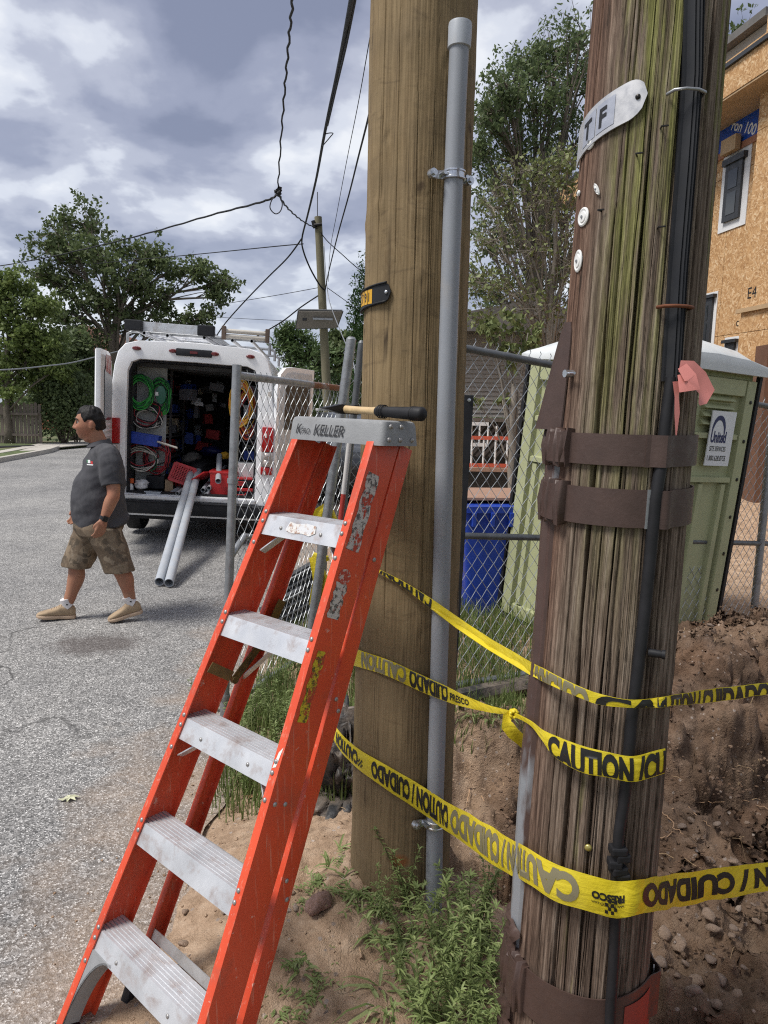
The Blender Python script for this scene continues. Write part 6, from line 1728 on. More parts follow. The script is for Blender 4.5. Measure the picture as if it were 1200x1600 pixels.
# shelf bins and odds in the dark
smalls = ((.55, .56, .58), (.4, .03, .03), (.03, .08, .4), (.6, .52, .38), (.16, .16, .18), (.09, .09, .09))
sm_m = [mk('bin_colour_%s' % n_, c, .6) for n_, c in zip(('grey', 'red', 'blue', 'tan', 'slate', 'black'), smalls)]
for sx, side in ((-.62, 'left'), (.62, 'right')):
    for zi, z in enumerate((.72, 1.0, 1.28, 1.56, 1.84)):
        for yi in range(7):
            y = 1.08 + .27 * yi
            if rd.random() < .15: continue
            b = MB(VM); h_ = rd.uniform(.09, .2); b.box((sx + rd.uniform(-.03, .03), y, z + h_ / 2 + .01), (.24, rd.uniform(.12, .22), h_), taper=rd.uniform(.9, 1.06))
            b.build('parts_box', rd.choice(sm_m), bevel=.006, label='small parts box on the dark shelves inside the van', cat='box', group='boxes on the van shelves')
for k in range(22):
    px, py = rd.uniform(292, 352), rd.uniform(590, 722); c_ = V(px, py, rd.uniform(1.2, 2.9)); b = MB(VM); b.box(c_, (rd.uniform(.06, .22), rd.uniform(.06, .2), rd.uniform(.05, .18)), Matrix.Rotation(rd.uniform(-.5, .5), 3, 'Z') @ Matrix.Rotation(rd.uniform(-.3, .3), 3, 'Y'), taper=rd.uniform(.7, 1.05))
    b.build('parts_box', rd.choice(sm_m), bevel=.006, label='small box among the heaped gear deep inside the van', cat='box', group='boxes heaped in the van')
for k, (px, py, yl_, s_, m_, nm, lab) in enumerate(((312, 728, 1.1, (.4, .4, .18), 'black_rubber', 'tool_bag', 'dark canvas bag behind the red crate'), (332, 705, 1.6, (.3, .3, .15), 'navy', 'blue_bag', 'dim blue bag deep inside the van'), (352, 712, 1.0, (.12, .12, .10), 'cyellow', 'yellow_cap', 'yellow lump on the heap above the red bin'), (300, 715, 1.2, (.25, .3, .16), 'white_plastic', 'rag_heap', 'pale rags heaped behind the red crate'))):
    c_ = V(px, py, yl_); bm = bmesh.new(); bmesh.ops.create_icosphere(bm, subdivisions=3, radius=.5)
    for v_ in bm.verts: v_.co *= 1 + .3 * float(fbm(v_.co.x * 3.3 + k * 7, v_.co.y * 3.3, v_.co.z * 3.3, 8, 3)); v_.co = Vector((v_.co.x * s_[0], v_.co.y * s_[1], v_.co.z * s_[2]))
    me = bpy.data.meshes.new(nm); bm.to_mesh(me); bm.free(); me.materials.append(mk(nm, (.12, .11, .10), .9) if m_ == 'white_plastic' else MT[m_]); me.shade_smooth()
    o = link(nm, me); o.location = vw(c_); tag(o, lab, nm.replace('_', ' '))
# dark car parked far beyond the right door
t = empty('parked_car', A(511, 668, 13.5), label='dark car with a pale roof rail half hidden behind the gate mesh', cat='car')
cc = A(511, 640, 13.5); cc = Vector((cc.x + .35, 14.5, 0)); MT['carpaint'] = mk('dark_car_paint', (.02, .022, .026), .25, coat=.5)
t.location = cc
b = MB(); rings = []
for x, z0, z1 in ((-2.1, .45, .8), (-2.0, .3, .95), (-1.2, .28, 1.02), (-.6, .28, 1.45), (.2, .28, 1.62), (1.3, .28, 1.62), (1.9, .28, 1.5), (2.15, .3, 1.0), (2.2, .4, .9)):
    w_ = .9; rings.append([(-w_, x, z0), (-w_ - .03, x, .7), (-w_ * .94, x, min(z1, 1.0)), (-w_ * .72, x, z1), (w_ * .72, x, z1), (w_ * .94, x, min(z1, 1.0)), (w_ + .03, x, .7), (w_, x, z0)])
b.loft(rings); b.build('body', MT['carpaint'], t, smooth=40)
for sg in (-1, 1):
    b = MB(); b.bar((sg * .62, -.2, 1.67), (sg * .62, 1.6, 1.67), .05, .05); b.build('roof_rail', MT['white_plastic'], t, bevel=.01)
    for y in (-1.3, 1.35):
        b = MB(); b.lathe([(.2, -.1), (.32, -.09), (.33, 0), (.32, .09), (.2, .1)], 20, Matrix.Rotation(math.pi / 2, 3, 'Y'), (sg * .82, y, .33)); b.build('wheel', MT['black_rubber'], t, smooth=40)
b = MB(); b.add([(-.66, -2.02 + .98, 1.16), (.66, -1.04, 1.16), (.62, -.62, 1.46), (-.62, -.62, 1.46)], [(0, 1, 2, 3)]); b.build('windscreen', MT['glass'], t)
for sg in (-1, 1):
    b = MB(); b.box((sg * .7, -2.06, .8), (.25, .1, .12)); b.build('headlight', MT['clear_lens'], t, bevel=.02)

# ================================================================== THE MAN
f1, f2_ = G(85, 973), G(197, 963)
MP = Vector((-2.225, 5.46, 0)); MYAW = math.atan2(-.40, -.92)
man = empty('person', MP, (0, 0, MYAW), label='heavyset man in grey polo shirt and camouflage shorts walking across the road', cat='person')
def ball(b, c, r, n=14):
    rx, ry, rz = (r, r, r) if not hasattr(r, '__len__') else r
    rings = []
    for i in range(1, n):
        a_ = math.pi * i / n
        rings.append([(c[0] + rx * math.sin(a_) * math.cos(q), c[1] + ry * math.sin(a_) * math.sin(q), c[2] + rz * math.cos(a_)) for q in np.linspace(0, 2 * math.pi, 2 * n, endpoint=False)])
    b.loft(rings)
def limb(b, pts, rad, n=18):
    P = [Vector(p) for p in pts]; out = []; rr = []
    for i in range(len(P) - 1):
        for k in range(6):
            u = k / 6; p0, p1, p2, p3 = P[max(i - 1, 0)], P[i], P[i + 1], P[min(i + 2, len(P) - 1)]
            out.append(.5 * ((2 * p1) + (p2 - p0) * u + (2 * p0 - 5 * p1 + 4 * p2 - p3) * u * u + (3 * p1 - p0 - 3 * p2 + p3) * u ** 3))
            uu = u * u * (3 - 2 * u); rr.append(rad[i] * (1 - uu) + rad[i + 1] * uu)
    out.append(P[-1]); rr.append(rad[-1])
    b.tube(out, rr, n); ball(b, P[0], rad[0], 9); ball(b, P[-1], rad[-1], 9)
def remesh(b, name, vox, mat, parent, it=3, disp=None, fac=.5):
    o = b.build(name, mat)
    m = o.modifiers.new('r', 'REMESH'); m.mode = 'VOXEL'; m.voxel_size = vox
    s = o.modifiers.new('s', 'SMOOTH'); s.factor = fac; s.iterations = it
    dg = bpy.context.evaluated_depsgraph_get(); me = bpy.data.meshes.new_from_object(o.evaluated_get(dg))
    bpy.data.objects.remove(o)
    if disp is not None:
        n = len(me.vertices); co = np.zeros(n * 3, np.float32); no = np.zeros(n * 3, np.float32)
        me.vertices.foreach_get('co', co); me.vertex_normals.foreach_get('vector', no)
        co = co.reshape(-1, 3); no = no.reshape(-1, 3); co += no * disp(co)[:, None].astype(np.float32)
        me.vertices.foreach_set('co', co.ravel()); me.update()
    me.materials.clear(); me.materials.append(mat); me.shade_smooth()
    return link(name, me, parent)
MT['skin'] = mk('skin', (.30, .145, .088), .5, spec=.35, var=.10, vscale=7, dirt=(.34, .125, .075), dm=(.45, .8), ds=10, bump=.1, bscale=140)
HC = Vector((.035, 0, 1.545))
b = MB()
# head
n1_, n2_ = 44, 60; rings = []
for i in range(1, n1_):
    ph = math.pi * i / n1_; z_ = math.cos(ph); R__ = []
    for k in range(n2_):
        a_ = 2 * math.pi * k / n2_; ca, sa = math.cos(a_), math.sin(a_)
        sp = math.sin(ph) ** .9
        x, y, z = .101 * sp * ca, .080 * sp * sa, .122 * z_
        if z < -.02:                                   # jaw
            u = min(1, (-.02 - z) / .095)
            y *= 1 - .20 * u; x = x * (1 - .10 * u) + (.018 * u if ca > 0 else .030 * u)
        if ca > .2 and -.08 < z < .07: x = min(x, .094)   # flatter face
        fr = max(0, ca)
        x += .010 * fr * math.exp(-((z - .034) / .014) ** 2) * math.exp(-(y / .05) ** 2)       # brow
        x -= .012 * fr * (math.exp(-(((abs(y) - .031) / .017) ** 2) - ((z - .014) / .014) ** 2))  # sockets
        x += .010 * fr * math.exp(-((abs(y) - .040) / .02) ** 2 - ((z + .025) / .022) ** 2)    # cheeks
        x += .009 * fr * math.exp(-(y / .022) ** 2 - ((z + .060) / .008) ** 2) + .009 * fr * math.exp(-(y / .02) ** 2 - ((z + .074) / .007) ** 2) - .004 * fr * math.exp(-(y / .024) ** 2 - ((z + .067) / .003) ** 2)
        x += .013 * fr * math.exp(-(y / .026) ** 2 - ((z + .105) / .016) ** 2)                  # chin
        R__.append((HC.x + x, HC.y + y, HC.z + z))
    rings.append(R__)
b.loft(rings)
limb(b, [HC + Vector(p) for p in ((.092, 0, .022), (.102, 0, -.006), (.109, 0, -.025))], [.009, .0115, .0155], 12)
for s_ in (-1, 1):
    ball(b, HC + Vector((.104, s_ * .013, -.031)), (.011, .009, .009), 8)
    ball(b, HC + Vector((-.012, s_ * .081, -.004)), (.020, .010, .031), 10); ball(b, HC + Vector((-.008, s_ * .083, -.026)), (.012, .008, .012), 8)
limb(b, [(.015, 0, 1.49), (-.018, 0, 1.42), (-.05, 0, 1.34)], [.066, .064, .075])
ball(b, (.045, 0, 1.437), (.045, .05, .035), 10)
# torso core, thighs
limb(b, [(-.05, 0, 1.28), (-.03, 0, 1.05), (-.02, 0, .84)], [.11, .12, .11])
for s_ in (-1, 1): limb(b, [(-.05, s_ * .05, 1.32), (-.07, s_ * .17, 1.31)], [.055, .05])
SHL, ELL, WRL = Vector((-.08, .195, 1.325)), Vector((-.105, .285, 1.035)), Vector((-.03, .285, .845))
SHR, ELR, WRR = Vector((-.08, -.195, 1.325)), Vector((.0, -.275, 1.05)), Vector((.125, -.245, .875))
for sh, el, wr in ((SHL, ELL, WRL), (SHR, ELR, WRR)):
    limb(b, [sh, sh.lerp(el, .5) + Vector((-.008, 0, 0)), el, el.lerp(wr, .3), wr], [.062, .056, .047, .047, .030])
# hands
def hand(wr, fw, dn, sd):
    """fw along the hand, dn towards the finger curl, sd thumb side"""
    limb(b, [wr, wr + fw * .03], [.028, .030], 12)
    for k in range(4):
        q = (k - 1.5) * .019
        kn = wr + fw * .088 + sd * q - dn * .003
        limb(b, [wr + fw * .02 + sd * q * .7, kn], [.017, .0135], 10)
        ln = (.030, .034, .036, .030)[k] if k else .026
        c1 = kn + fw * ln * .95 + dn * .010; c2 = c1 + fw * ln * .62 + dn * ln * .55; c3 = c2 + fw * ln * .28 + dn * ln * .55
        limb(b, [kn, c1, c2, c3], [.0115, .0098, .0090, .0075], 9)
    t0 = wr + fw * .025 + sd * .026; limb(b, [t0, t0 + fw * .032 + sd * .016 + dn * .014, t0 + fw * .060 + sd * .012 + dn * .026], [.016, .0125, .0095], 9)
fwL = Vector((.32, -.06, -.94)).normalized(); dnL = Vector((.35, -.90, .20)); dnL = (dnL - fwL * dnL.dot(fwL)).normalized(); sdL = fwL.cross(dnL).normalized(); sdL = sdL if sdL.x > 0 else -sdL
hand(WRL, fwL, dnL, sdL)
fwR = Vector((.45, .12, -.88)).normalized(); dnR = Vector((.3, .90, .2)); dnR = (dnR - fwR * dnR.dot(fwR)).normalized(); sdR = fwR.cross(dnR).normalized(); sdR = sdR if sdR.x > 0 else -sdR
hand(WRR, fwR, dnR, sdR)
# legs: left (near) trails, right (far) leads
HPL, KNL, ANL = Vector((-.03, .10, .80)), Vector((-.135, .11, .44)), Vector((-.215, .105, .155))
HPR, KNR, ANR = Vector((.04, -.10, .80)), Vector((.165, -.11, .44)), Vector((.245, -.11, .115))
for hp, kn, an in ((HPL, KNL, ANL), (HPR, KNR, ANR)):
    cal = kn.lerp(an, .32) + Vector((-.016, 0, 0))
    limb(b, [hp, hp.lerp(kn, .5), kn, cal, kn.lerp(an, .75) + Vector((-.006, 0, 0)), an, an - Vector((-.005, 0, .05))], [.085, .08, .060, .064, .046, .038, .038])
body = remesh(b, 'body', .0058, MT['skin'], man, 3)
# eyes, brows, mouth line
MT['eye'] = NT('eye_white').set(col=(.55, .52, .48), rough=.2); MT['iris'] = NT('iris').set(col=(.02, .012, .008), rough=.2)
MT['hair'] = mk('black_hair', (.008, .007, .007), .62, spec=.25, var=.4, vscale=60, stretch=(1, 1, .3), bump=.5, bscale=160)
for s_ in (-1, 1):
    b = MB(); ball(b, HC + Vector((.075, s_ * .031, .013)), .0125, 10); e_ = b.build('eye', MT['eye'], man, smooth=180)
    b = MB(); ball(b, HC + Vector((.0845, s_ * .031, .013)), (.0045, .006, .006), 8); b.build('iris', MT['iris'], e_, smooth=180)
    b = MB(); limb(b, [HC + Vector(p) for p in ((.100, s_ * .014, .034), (.098, s_ * .032, .040), (.082, s_ * .052, .034))], [.0035, .005, .0028], 8); b.build('eyebrow', MT['hair'], man, smooth=180)
# hair
rings = []; n1_, n2_ = 50, 90
for i in range(1, n1_):
    ph = math.pi * i / n1_; z_ = math.cos(ph); R__ = []
    for k in range(n2_):
        a_ = 2 * math.pi * k / n2_; ca, sa = math.cos(a_), math.sin(a_); sp = math.sin(ph) ** .9
        az = abs(math.atan2(sa, ca)); z = .122 * z_
        line = .068 - .012 * math.cos(3 * az) if az < .75 else (.068 - (az - .75) / .4 * .062 if az < 1.15 else (.004 + (az - 1.15) * .12 if az < 1.4 else (.034 if az < 1.75 else (.034 - (az - 1.75) / .3 * .085 if az < 2.05 else -.055))))
        line += .006 * float(vnoise(a_ * 7, 0, 0, 4))
        g = float(sstep(line - .006, line + .012, z))
        nz = .004 * float(fbm(a_ * 4, z * 40, 0, 12, 3)) + .002 * float(vnoise(a_ * 16, z * 110, 0, 13))
        k_ = (.955 if z > -.03 else .955 - min(.2, (-.03 - z) * 5)) + g * (.105 + .05 * max(0, z_))
        R__.append((HC.x + .101 * sp * ca * k_ - .006 * g + nz * ca * g, HC.y + .080 * sp * sa * (k_ + .02 * g) + nz * sa * g, HC.z + z * k_ + (.006 * g if z > 0 else 0) + nz * .6 * g))
    rings.append(R__)
b = MB(); b.loft(rings); b.build('hair', MT['hair'], man, smooth=180)
# polo shirt
def mat_shirt():
    t = NT('grey_polo_cloth'); v = t.coords()
    c = t.ramp(t.noise(v, 5, 5, .6), [(.3, (.050, .050, .056)), (.7, (.070, .070, .077))])
    dust = t.math('MULTIPLY', t.mask(t.noise(t.coords((1, 1, .5)), 7, 6, .7), .5, .75), .35)
    c = t.mix(dust, c, (.17, .165, .165))
    t.bump(t.noise(v, 420, 2), .15, .002)
    return t.set(col=c, rough=.9, spec=.2)
MT['shirt'] = mat_shirt()
b = MB()
rings = []
for z, xc, ax, ay in ((.765, .012, .195, .205), (.80, .012, .200, .208), (.90, .020, .203, .212), (1.0, .022, .200, .212), (1.10, .008, .185, .208), (1.20, -.010, .160, .205), (1.28, -.022, .138, .200), (1.335, -.028, .112, .18), (1.37, -.022, .085, .13), (1.40, -.008, .068, .085)):
    rings.append([(xc - .03 + ax * math.copysign(abs(math.cos(a_)) ** .9, math.cos(a_)), ay * math.copysign(abs(math.sin(a_)) ** .9, math.sin(a_)), z - .012 * math.cos(a_) * (z < .9)) for a_ in np.linspace(0, 2 * math.pi, 40, endpoint=False)])
b.loft(rings)
for sh, el in ((SHL, ELL), (SHR, ELR)):
    c1 = sh.lerp(el, .80); d = (el - sh).normalized()
    limb(b, [Vector((-.06, sh.y * .45, 1.315)), sh + Vector((0, 0, -.01)), sh.lerp(el, .45)], [.088, .085, .082])
    b.tube([sh.lerp(el, .1), sh.lerp(el, .4), c1], [.085, .084, .080], 20)
def wr_shirt(co):
    x, y, z = co[:, 0], co[:, 1], co[:, 2]
    d = .009 * fbm(x * 6 + z * 4, y * 6, z * 7, 21, 3) + .007 * np.sin((z * 1.0 + .35 * x) * 46 + 3 * vnoise(x * 4, y * 4, z * 4, 3)) * sstep(.95, .8, z) * sstep(-.02, -.1, x)
    d += .008 * np.sin((x * .9 - z * .55 + .3 * np.abs(y)) * 40 + 2.5 * vnoise(x * 5, y * 5, z * 5, 9)) * sstep(.05, .25, vnoise(x * 3, y * 3, z * 3, 31) + .1)
    return d
shirt = remesh(b, 'polo_shirt', .0075, MT['shirt'], man, 3, wr_shirt)
b = MB(); rings = []
for a_ in np.linspace(.25, 2 * math.pi - .25, 30):
    ca, sa = math.cos(a_), math.sin(a_); zo = 1.395 - .018 * max(0, ca)
    rings.append([(.004 + ca * .078, sa * .084, zo + .030 - .010 * ca), (.006 + ca * .098, sa * .108, zo - .008), (.006 + ca * .094, sa * .104, zo - .012), (.002 + ca * .072, sa * .078, zo + .026 - .010 * ca)])
b.loft([[(x - .034, y, z) for x, y, z in q] for q in rings]); b.build('collar', MT['shirt'], man, smooth=60)
from mathutils.bvhtree import BVHTree
bv = BVHTree.FromPolygons([v_.co[:] for v_ in shirt.data.vertices], [p.vertices[:] for p in shirt.data.polygons])
def on_shirt(x, z, off=.002):
    h, n, i, d_ = bv.ray_cast(Vector((x, 1.0, z)), Vector((0, -1, 0)))
    return (h + n * off) if h else Vector((x, .2, z))
def patch(x0, x1, z0, z1, mat, name='emblem', parent=None, sk=0.):
    b = MB(); n = 4
    b.loft([[on_shirt(x0 + (x1 - x0) * i / n + sk * j / n, z0 + (z1 - z0) * j / n, .003) for j in range(n + 1)] for i in range(n + 1)], False, closed=False); return b.build(name, mat, parent or man, smooth=180)
MT['logo_g'] = mk('green_thread', (.03, .16, .07), .7); MT['logo_r'] = mk('red_thread', (.45, .03, .03), .7); MT['logo_w'] = mk('white_thread', (.6, .6, .6), .7)
em = patch(.042, .060, 1.256, 1.280, MT['logo_w']); patch(.058, .066, 1.260, 1.280, MT['logo_g'], 'emblem_stripe', em); patch(.026, .040, 1.252, 1.272, MT['logo_r'], 'emblem_stripe', em); patch(.024, .066, 1.241, 1.249, MT['logo_w'], 'emblem_stripe', em)
# camouflage shorts
def mat_camo():
    t = NT('camouflage_cloth'); v = t.coords()
    c = t.mix(t.mask(t.noise(v, 9, 3, .5, .6), .47, .52), (.215, .165, .115), (.135, .10, .07))
    c = t.mix(t.mask(t.noise(t.coords((1.1, 1, .9)), 12, 3, .5, .5), .54, .58), c, (.085, .068, .050))
    c = t.mix(t.mask(t.noise(t.coords((.9, 1.2, 1)), 11, 3, .5, .5), .57, .61), c, (.25, .20, .145))
    c = t.mix(t.math('MULTIPLY', t.mask(t.noise(v, 28, 6, .7), .58, .72), .4), c, (.36, .32, .27))
    t.bump(t.noise(v, 300, 2), .15, .002)
    return t.set(col=t.mix(t.math('MULTIPLY', t.mask(t.noise(v, 5, 5, .7), .45, .7), .5), c, (.17, .135, .10)), rough=.92, spec=.15)
MT['camo'] = mat_camo()
b = MB()
rings = []
for z, xc, ax, ay in ((.70, .0, .165, .20), (.76, .0, .185, .205), (.83, .0, .175, .195), (.88, 0, .15, .17)):
    rings.append([(xc + ax * math.cos(a_), ay * math.sin(a_), z) for a_ in np.linspace(0, 2 * math.pi, 32, endpoint=False)])
b.loft(rings)
for hp, kn in ((HPL, KNL), (HPR, KNR)):
    e_ = hp.lerp(kn, 1.06) + Vector((.0, 0, 0)); e_.z = .418 if hp is HPR else .405
    pts = [hp + Vector((0, 0, -.02)), hp.lerp(e_, .5), e_]
    rings = []
    for u in np.linspace(0, 1, 8):
        c = hp.lerp(e_, u); ra = .135 - .022 * u; rings.append([(c.x + ra * math.cos(a_), c.y + (.118 - .012 * u) * math.sin(a_), c.z - .04 * (1 - u) + .015 * u * math.cos(a_) * (1 if hp is HPR else -.3)) for a_ in np.linspace(0, 2 * math.pi, 28, endpoint=False)])
    b.loft(rings)
def wr_sh(co):
    x, y, z = co[:, 0], co[:, 1], co[:, 2]
    return .006 * fbm(x * 7, y * 7, z * 4, 33, 3) + .005 * np.sin((z * .8 - x * .8) * 42 + 3 * vnoise(x * 5, y * 5, z * 5, 9)) * sstep(0, .3, vnoise(x * 4, y * 4, z * 4, 37) + .15)
remesh(b, 'shorts', .008, MT['camo'], man, 2, wr_sh)
b = MB(); b.loft([[(-.150 + .03 * u, .195 - .02 * abs(u), z) for z in (.60, .735)] for u in (-1, -.3, .4, 1)], False, closed=False)
# socks, shoes, watch
MT['sock'] = mk('white_sock', (.60, .58, .58), .9, var=.06); MT['suede'] = mk('tan_suede', (.33, .24, .15), .85, var=.15, vscale=14, dirt=(.22, .155, .10), dm=(.5, .75), ds=16)
MT['sole'] = mk('gum_sole', (.40, .29, .20), .7, var=.12)
def shoe(an, heel, toe, yaw, name):
    heel, toe = Vector(heel), Vector(toe); d = (toe - heel); Ls = d.length; d.normalize(); s_ = Vector((0, 1, 0)); u_ = d.cross(s_); u_ = u_ if u_.z > 0 else -u_
    s_ = (s_ + Vector((yaw, 0, 0))).normalized()
    t = MB(); R0 = []
    def ring(x, w_, z0, z1, pw=.6): return [heel + d * (x * Ls) + s_ * (w_ * math.copysign(abs(math.cos(a_)) ** pw, math.cos(a_))) + u_ * (z0 + (z1 - z0) * (.5 + .5 * math.copysign(abs(math.sin(a_)) ** pw, math.sin(a_)))) for a_ in np.linspace(0, 2 * math.pi, 24, endpoint=False)]
    t.loft([ring(x, w_, .024, h_, .75) for x, w_, h_ in ((-.02, .020, .075), (.02, .034, .100), (.10, .040, .112), (.25, .040, .118), (.38, .041, .112), (.50, .044, .092), (.65, .049, .074), (.80, .049, .062), (.92, .040, .050), (.985, .022, .040))])
    up = t.build('shoe', MT['suede'], man, smooth=60)
    t = MB(); t.loft([ring(x, w_, z0, .032, .35) for x, w_, z0 in ((-.035, .022, .010), (.0, .037, .002), (.2, .040, .0), (.4, .038, .002), (.6, .049, .0), (.8, .052, .0), (.93, .042, .006), (1.0, .020, .014))]); t.build('sole', MT['sole'], up, smooth=50)
    t = MB()
    for k in range(5):
        x = .36 + .065 * k; h_ = (.113, .104, .094, .086, .078)[k]
        t.tube([heel + d * (x * Ls) + s_ * (.028 * q) + u_ * (h_ + .004 - .010 * abs(q) ** 2) for q in (-1, -.5, 0, .5, 1)], .0028, 6)
    t.build('laces', MT['sole'], up, smooth=180)
    t = MB(); t.tube([heel + d * (.16 * Ls) + u_ * .10, an + Vector((0, 0, .0)), an + (an - heel).normalized() * .035 + Vector((0, 0, .02))], [.045, .043, .046], 18); so_ = t.build('sock', MT['sock'], man, smooth=60)
    t = MB(); p_ = an + Vector((.005, .0445, .012)); t.add([p_ + Vector((x, 0, z)) for x, z in ((-.008, -.006), (.008, -.004), (.006, .006), (-.006, .005))], [(0, 1, 2, 3)]); t.build('sock_mark', MT['ink'], so_)
shoe(ANL, (-.295, .105, .055), (-.045, .105, .0), .05, 'l')
shoe(ANR, (.200, -.11, .0), (.475, -.12, .022), .05, 'r')
MT['watch'] = mk('black_watch', (.012, .012, .014), .3)
b = MB(); aw = (WRL - ELL).normalized(); wc = ELL.lerp(WRL, .93)
b.tube([wc - aw * .013, wc + aw * .013], [.0375, .0355], 20); wt = b.build('watch_strap', MT['watch'], man, smooth=50)
nrm = Vector((-.2, 1, .1)); nrm = (nrm - aw * nrm.dot(aw)).normalized(); sx_ = aw.cross(nrm)
b = MB(); c = wc + nrm * .037; b.loft([[c + sx_ * (x * .018) + aw * (y * .021) + nrm * q for x, y in ((-1, -1), (1, -1), (1, 1), (-1, 1))] for q in (-.006, .006)]); b.build('watch_case', MT['dark_steel'], wt, bevel=.003)

# ================================================================== VEGETATION
MT['bark'] = mk('grey_bark', (.14, .115, .09), .9, var=.3, vscale=6, stretch=(1, 1, .25), bump=.8, bscale=25, bdist=.03)
MT['bark_pale'] = mk('pale_bark', (.22, .19, .155), .9, var=.25, vscale=8, stretch=(1, 1, .3), bump=.6, bscale=25, bdist=.02)
MT['lf_oak'] = leafmat('oak_leaves', (.070, .098, .042), (.115, .150, .060), (.17, .205, .088), .4)
MT['lf_dark'] = leafmat('dark_leaves', (.078, .112, .052), (.13, .172, .074), (.19, .235, .105), .42)
MT['lf_bright'] = leafmat('bright_leaves', (.10, .145, .04), (.165, .215, .065), (.24, .29, .10), .38)
MT['lf_pale'] = leafmat('pale_leaves', (.11, .14, .05), (.19, .225, .085), (.28, .30, .14))
MT['lf_pine'] = leafmat('soft_green_needles', (.055, .095, .032), (.095, .145, .05), (.14, .19, .075))
MT['lf_cedar'] = leafmat('cedar_needles', (.022, .05, .012), (.035, .075, .018), (.055, .1, .03))
def leaves(Pc, L_, W_, seed, droop=.2, up=.5):
    """folded diamond leaves at the points Pc"""
    r = np.random.default_rng(seed); n = len(Pc)
    d = r.normal(size=(n, 3)); d[:, 2] -= droop; d /= np.linalg.norm(d, axis=1)[:, None]
    q = r.normal(size=(n, 3)); q[:, 2] += up; s = np.cross(d, q); s /= np.maximum(1e-6, np.linalg.norm(s, axis=1))[:, None]; nn = np.cross(s, d)
    sc = r.uniform(.6, 1.25, n)[:, None]; L2 = L_ * sc; W2 = W_ * sc
    v = np.stack([Pc, Pc + d * L2 * .5 + s * W2 * .5 + nn * W2 * .15, Pc + d * L2, Pc + d * L2 * .45 - s * W2 * .5 + nn * W2 * .15], 1)
    return v.reshape(-1, 3)
def leaf_obj(name, V_, mat, parent=None, **kw):
    n = len(V_) // 4; me = bpy.data.meshes.new(name)
    me.vertices.add(len(V_)); me.vertices.foreach_set('co', V_.astype(np.float32).ravel())
    idx = np.arange(n)[:, None] * 4; q = np.concatenate([idx + 0, idx + 1, idx + 2, idx + 3], 1)
    me.loops.add(n * 4); me.loops.foreach_set('vertex_index', q.ravel().astype(np.int32)); me.polygons.add(n); me.polygons.foreach_set('loop_start', (np.arange(n) * 4).astype(np.int32)); me.update(); me.materials.append(mat)
    o = link(name, me, parent); tag(o, **kw); return o
def tree(name, label, base, blobs, n_leaf, lf, mat, bark, tr, seed, trunk_top=None, twigs=14, per=26, spread=.5, droop=.2, group=None, cat='tree', flat=.75, sub=2):
    """base point; blobs = [(centre, radius or (rx,rz), weight)]; a limb to each, twigs through each, leaves round the twigs"""
    r = np.random.default_rng(seed); rd = random.Random(seed)
    base = Vector(base); t = empty(name, base, label=label, cat=cat, group=group)
    cs = [Vector(b_[0]) for b_ in blobs]; cen = sum(cs, Vector((0, 0, 0))) / len(cs)
    top = Vector(trunk_top) if trunk_top else Vector((base.x * .5 + cen.x * .5, base.y, cen.z - .1 * (cen.z - base.z)))
    b = MB(); m = 9; tp = []
    for i in range(m):
        u = i / (m - 1); p = base.lerp(top, u) + Vector((rd.uniform(-1, 1), rd.uniform(-1, 1), 0)) * tr * .5 * (0 < i); tp.append(p)
    b.tube(tp, [tr * (1.25 if i == 0 else 1 - .62 * i / (m - 1)) for i in range(m)], 9); loc(b.build('trunk', MT[bark], smooth=180), t)
    lb = MB(); LV = []; wt = sum(b_[2] if len(b_) > 2 else 1 for b_ in blobs)
    for bi, b_ in enumerate(blobs):
        c = Vector(b_[0]); rx, rz = b_[1] if hasattr(b_[1], '__len__') else (b_[1], b_[1] * flat); wgt = (b_[2] if len(b_) > 2 else 1) / wt
        hz_ = [p for p in tp if p.z < c.z - .1] or tp[:3]
        st = hz_[min(len(hz_) - 1, max(2, int(len(hz_) * .75) - rd.randint(0, 2)))] if len(hz_) > 2 else hz_[-1]
        mid = st.lerp(c, .5) + Vector((rd.uniform(-.2, .2) * rx, rd.uniform(-.2, .2) * rx, .18 * (c - st).length * .5)); rr = max(.012, tr * .40 * (rx / (tr * 12)) ** .3)
        lim = [st, st.lerp(mid, .5), mid, mid.lerp(c, .5) + Vector((0, 0, .03 * rx)), c]
        lb.tube(lim, [rr, rr * .85, rr * .7, rr * .55, rr * .4], 6)
        nt = max(4, int(twigs * (rx ** .3)))
        nl = int(n_leaf * wgt); ends = []
        for k in range(nt):
            dv = r.normal(size=3); dv /= np.linalg.norm(dv); dv[2] = dv[2] * .9 + .12; q = .55 + .5 * r.uniform() ** .7
            e_ = c + Vector((dv[0] * rx * q, dv[1] * rx * q, dv[2] * rz * q)); s0 = lim[rd.choice((2, 3, 4))]
            m_ = s0.lerp(e_, .55) + Vector((rd.uniform(-.1, .1) * rx, rd.uniform(-.1, .1) * rx, .08 * rx))
            lb.tube([s0, m_, e_], [rr * .35, rr * .22, rr * .08], 4, caps=False)
            ends.append((e_, .30)); ends.append((m_.lerp(e_, .5), .24))
            for _ in range(sub):
                e2 = e_ + Vector(r.normal(size=3)) * rx * .28; lb.tube([m_.lerp(e_, .6), e2], [rr * .16, rr * .05], 3, caps=False); ends.append((e2, .2))
        per_ = max(1, round(nl / len(ends)))
        for e_, sg in ends:
            LV.append(np.array(e_) + r.normal(size=(per_, 3)) * np.array([1, 1, .7]) * rx * sg * spread * rd.uniform(.7, 1.3))
    loc(lb.build('branches', MT[bark], smooth=180), t)
    V_ = leaves(np.concatenate(LV), lf[0], lf[1], seed + 1, droop)
    loc(leaf_obj('crown', V_, MT[mat]), t)
    return t
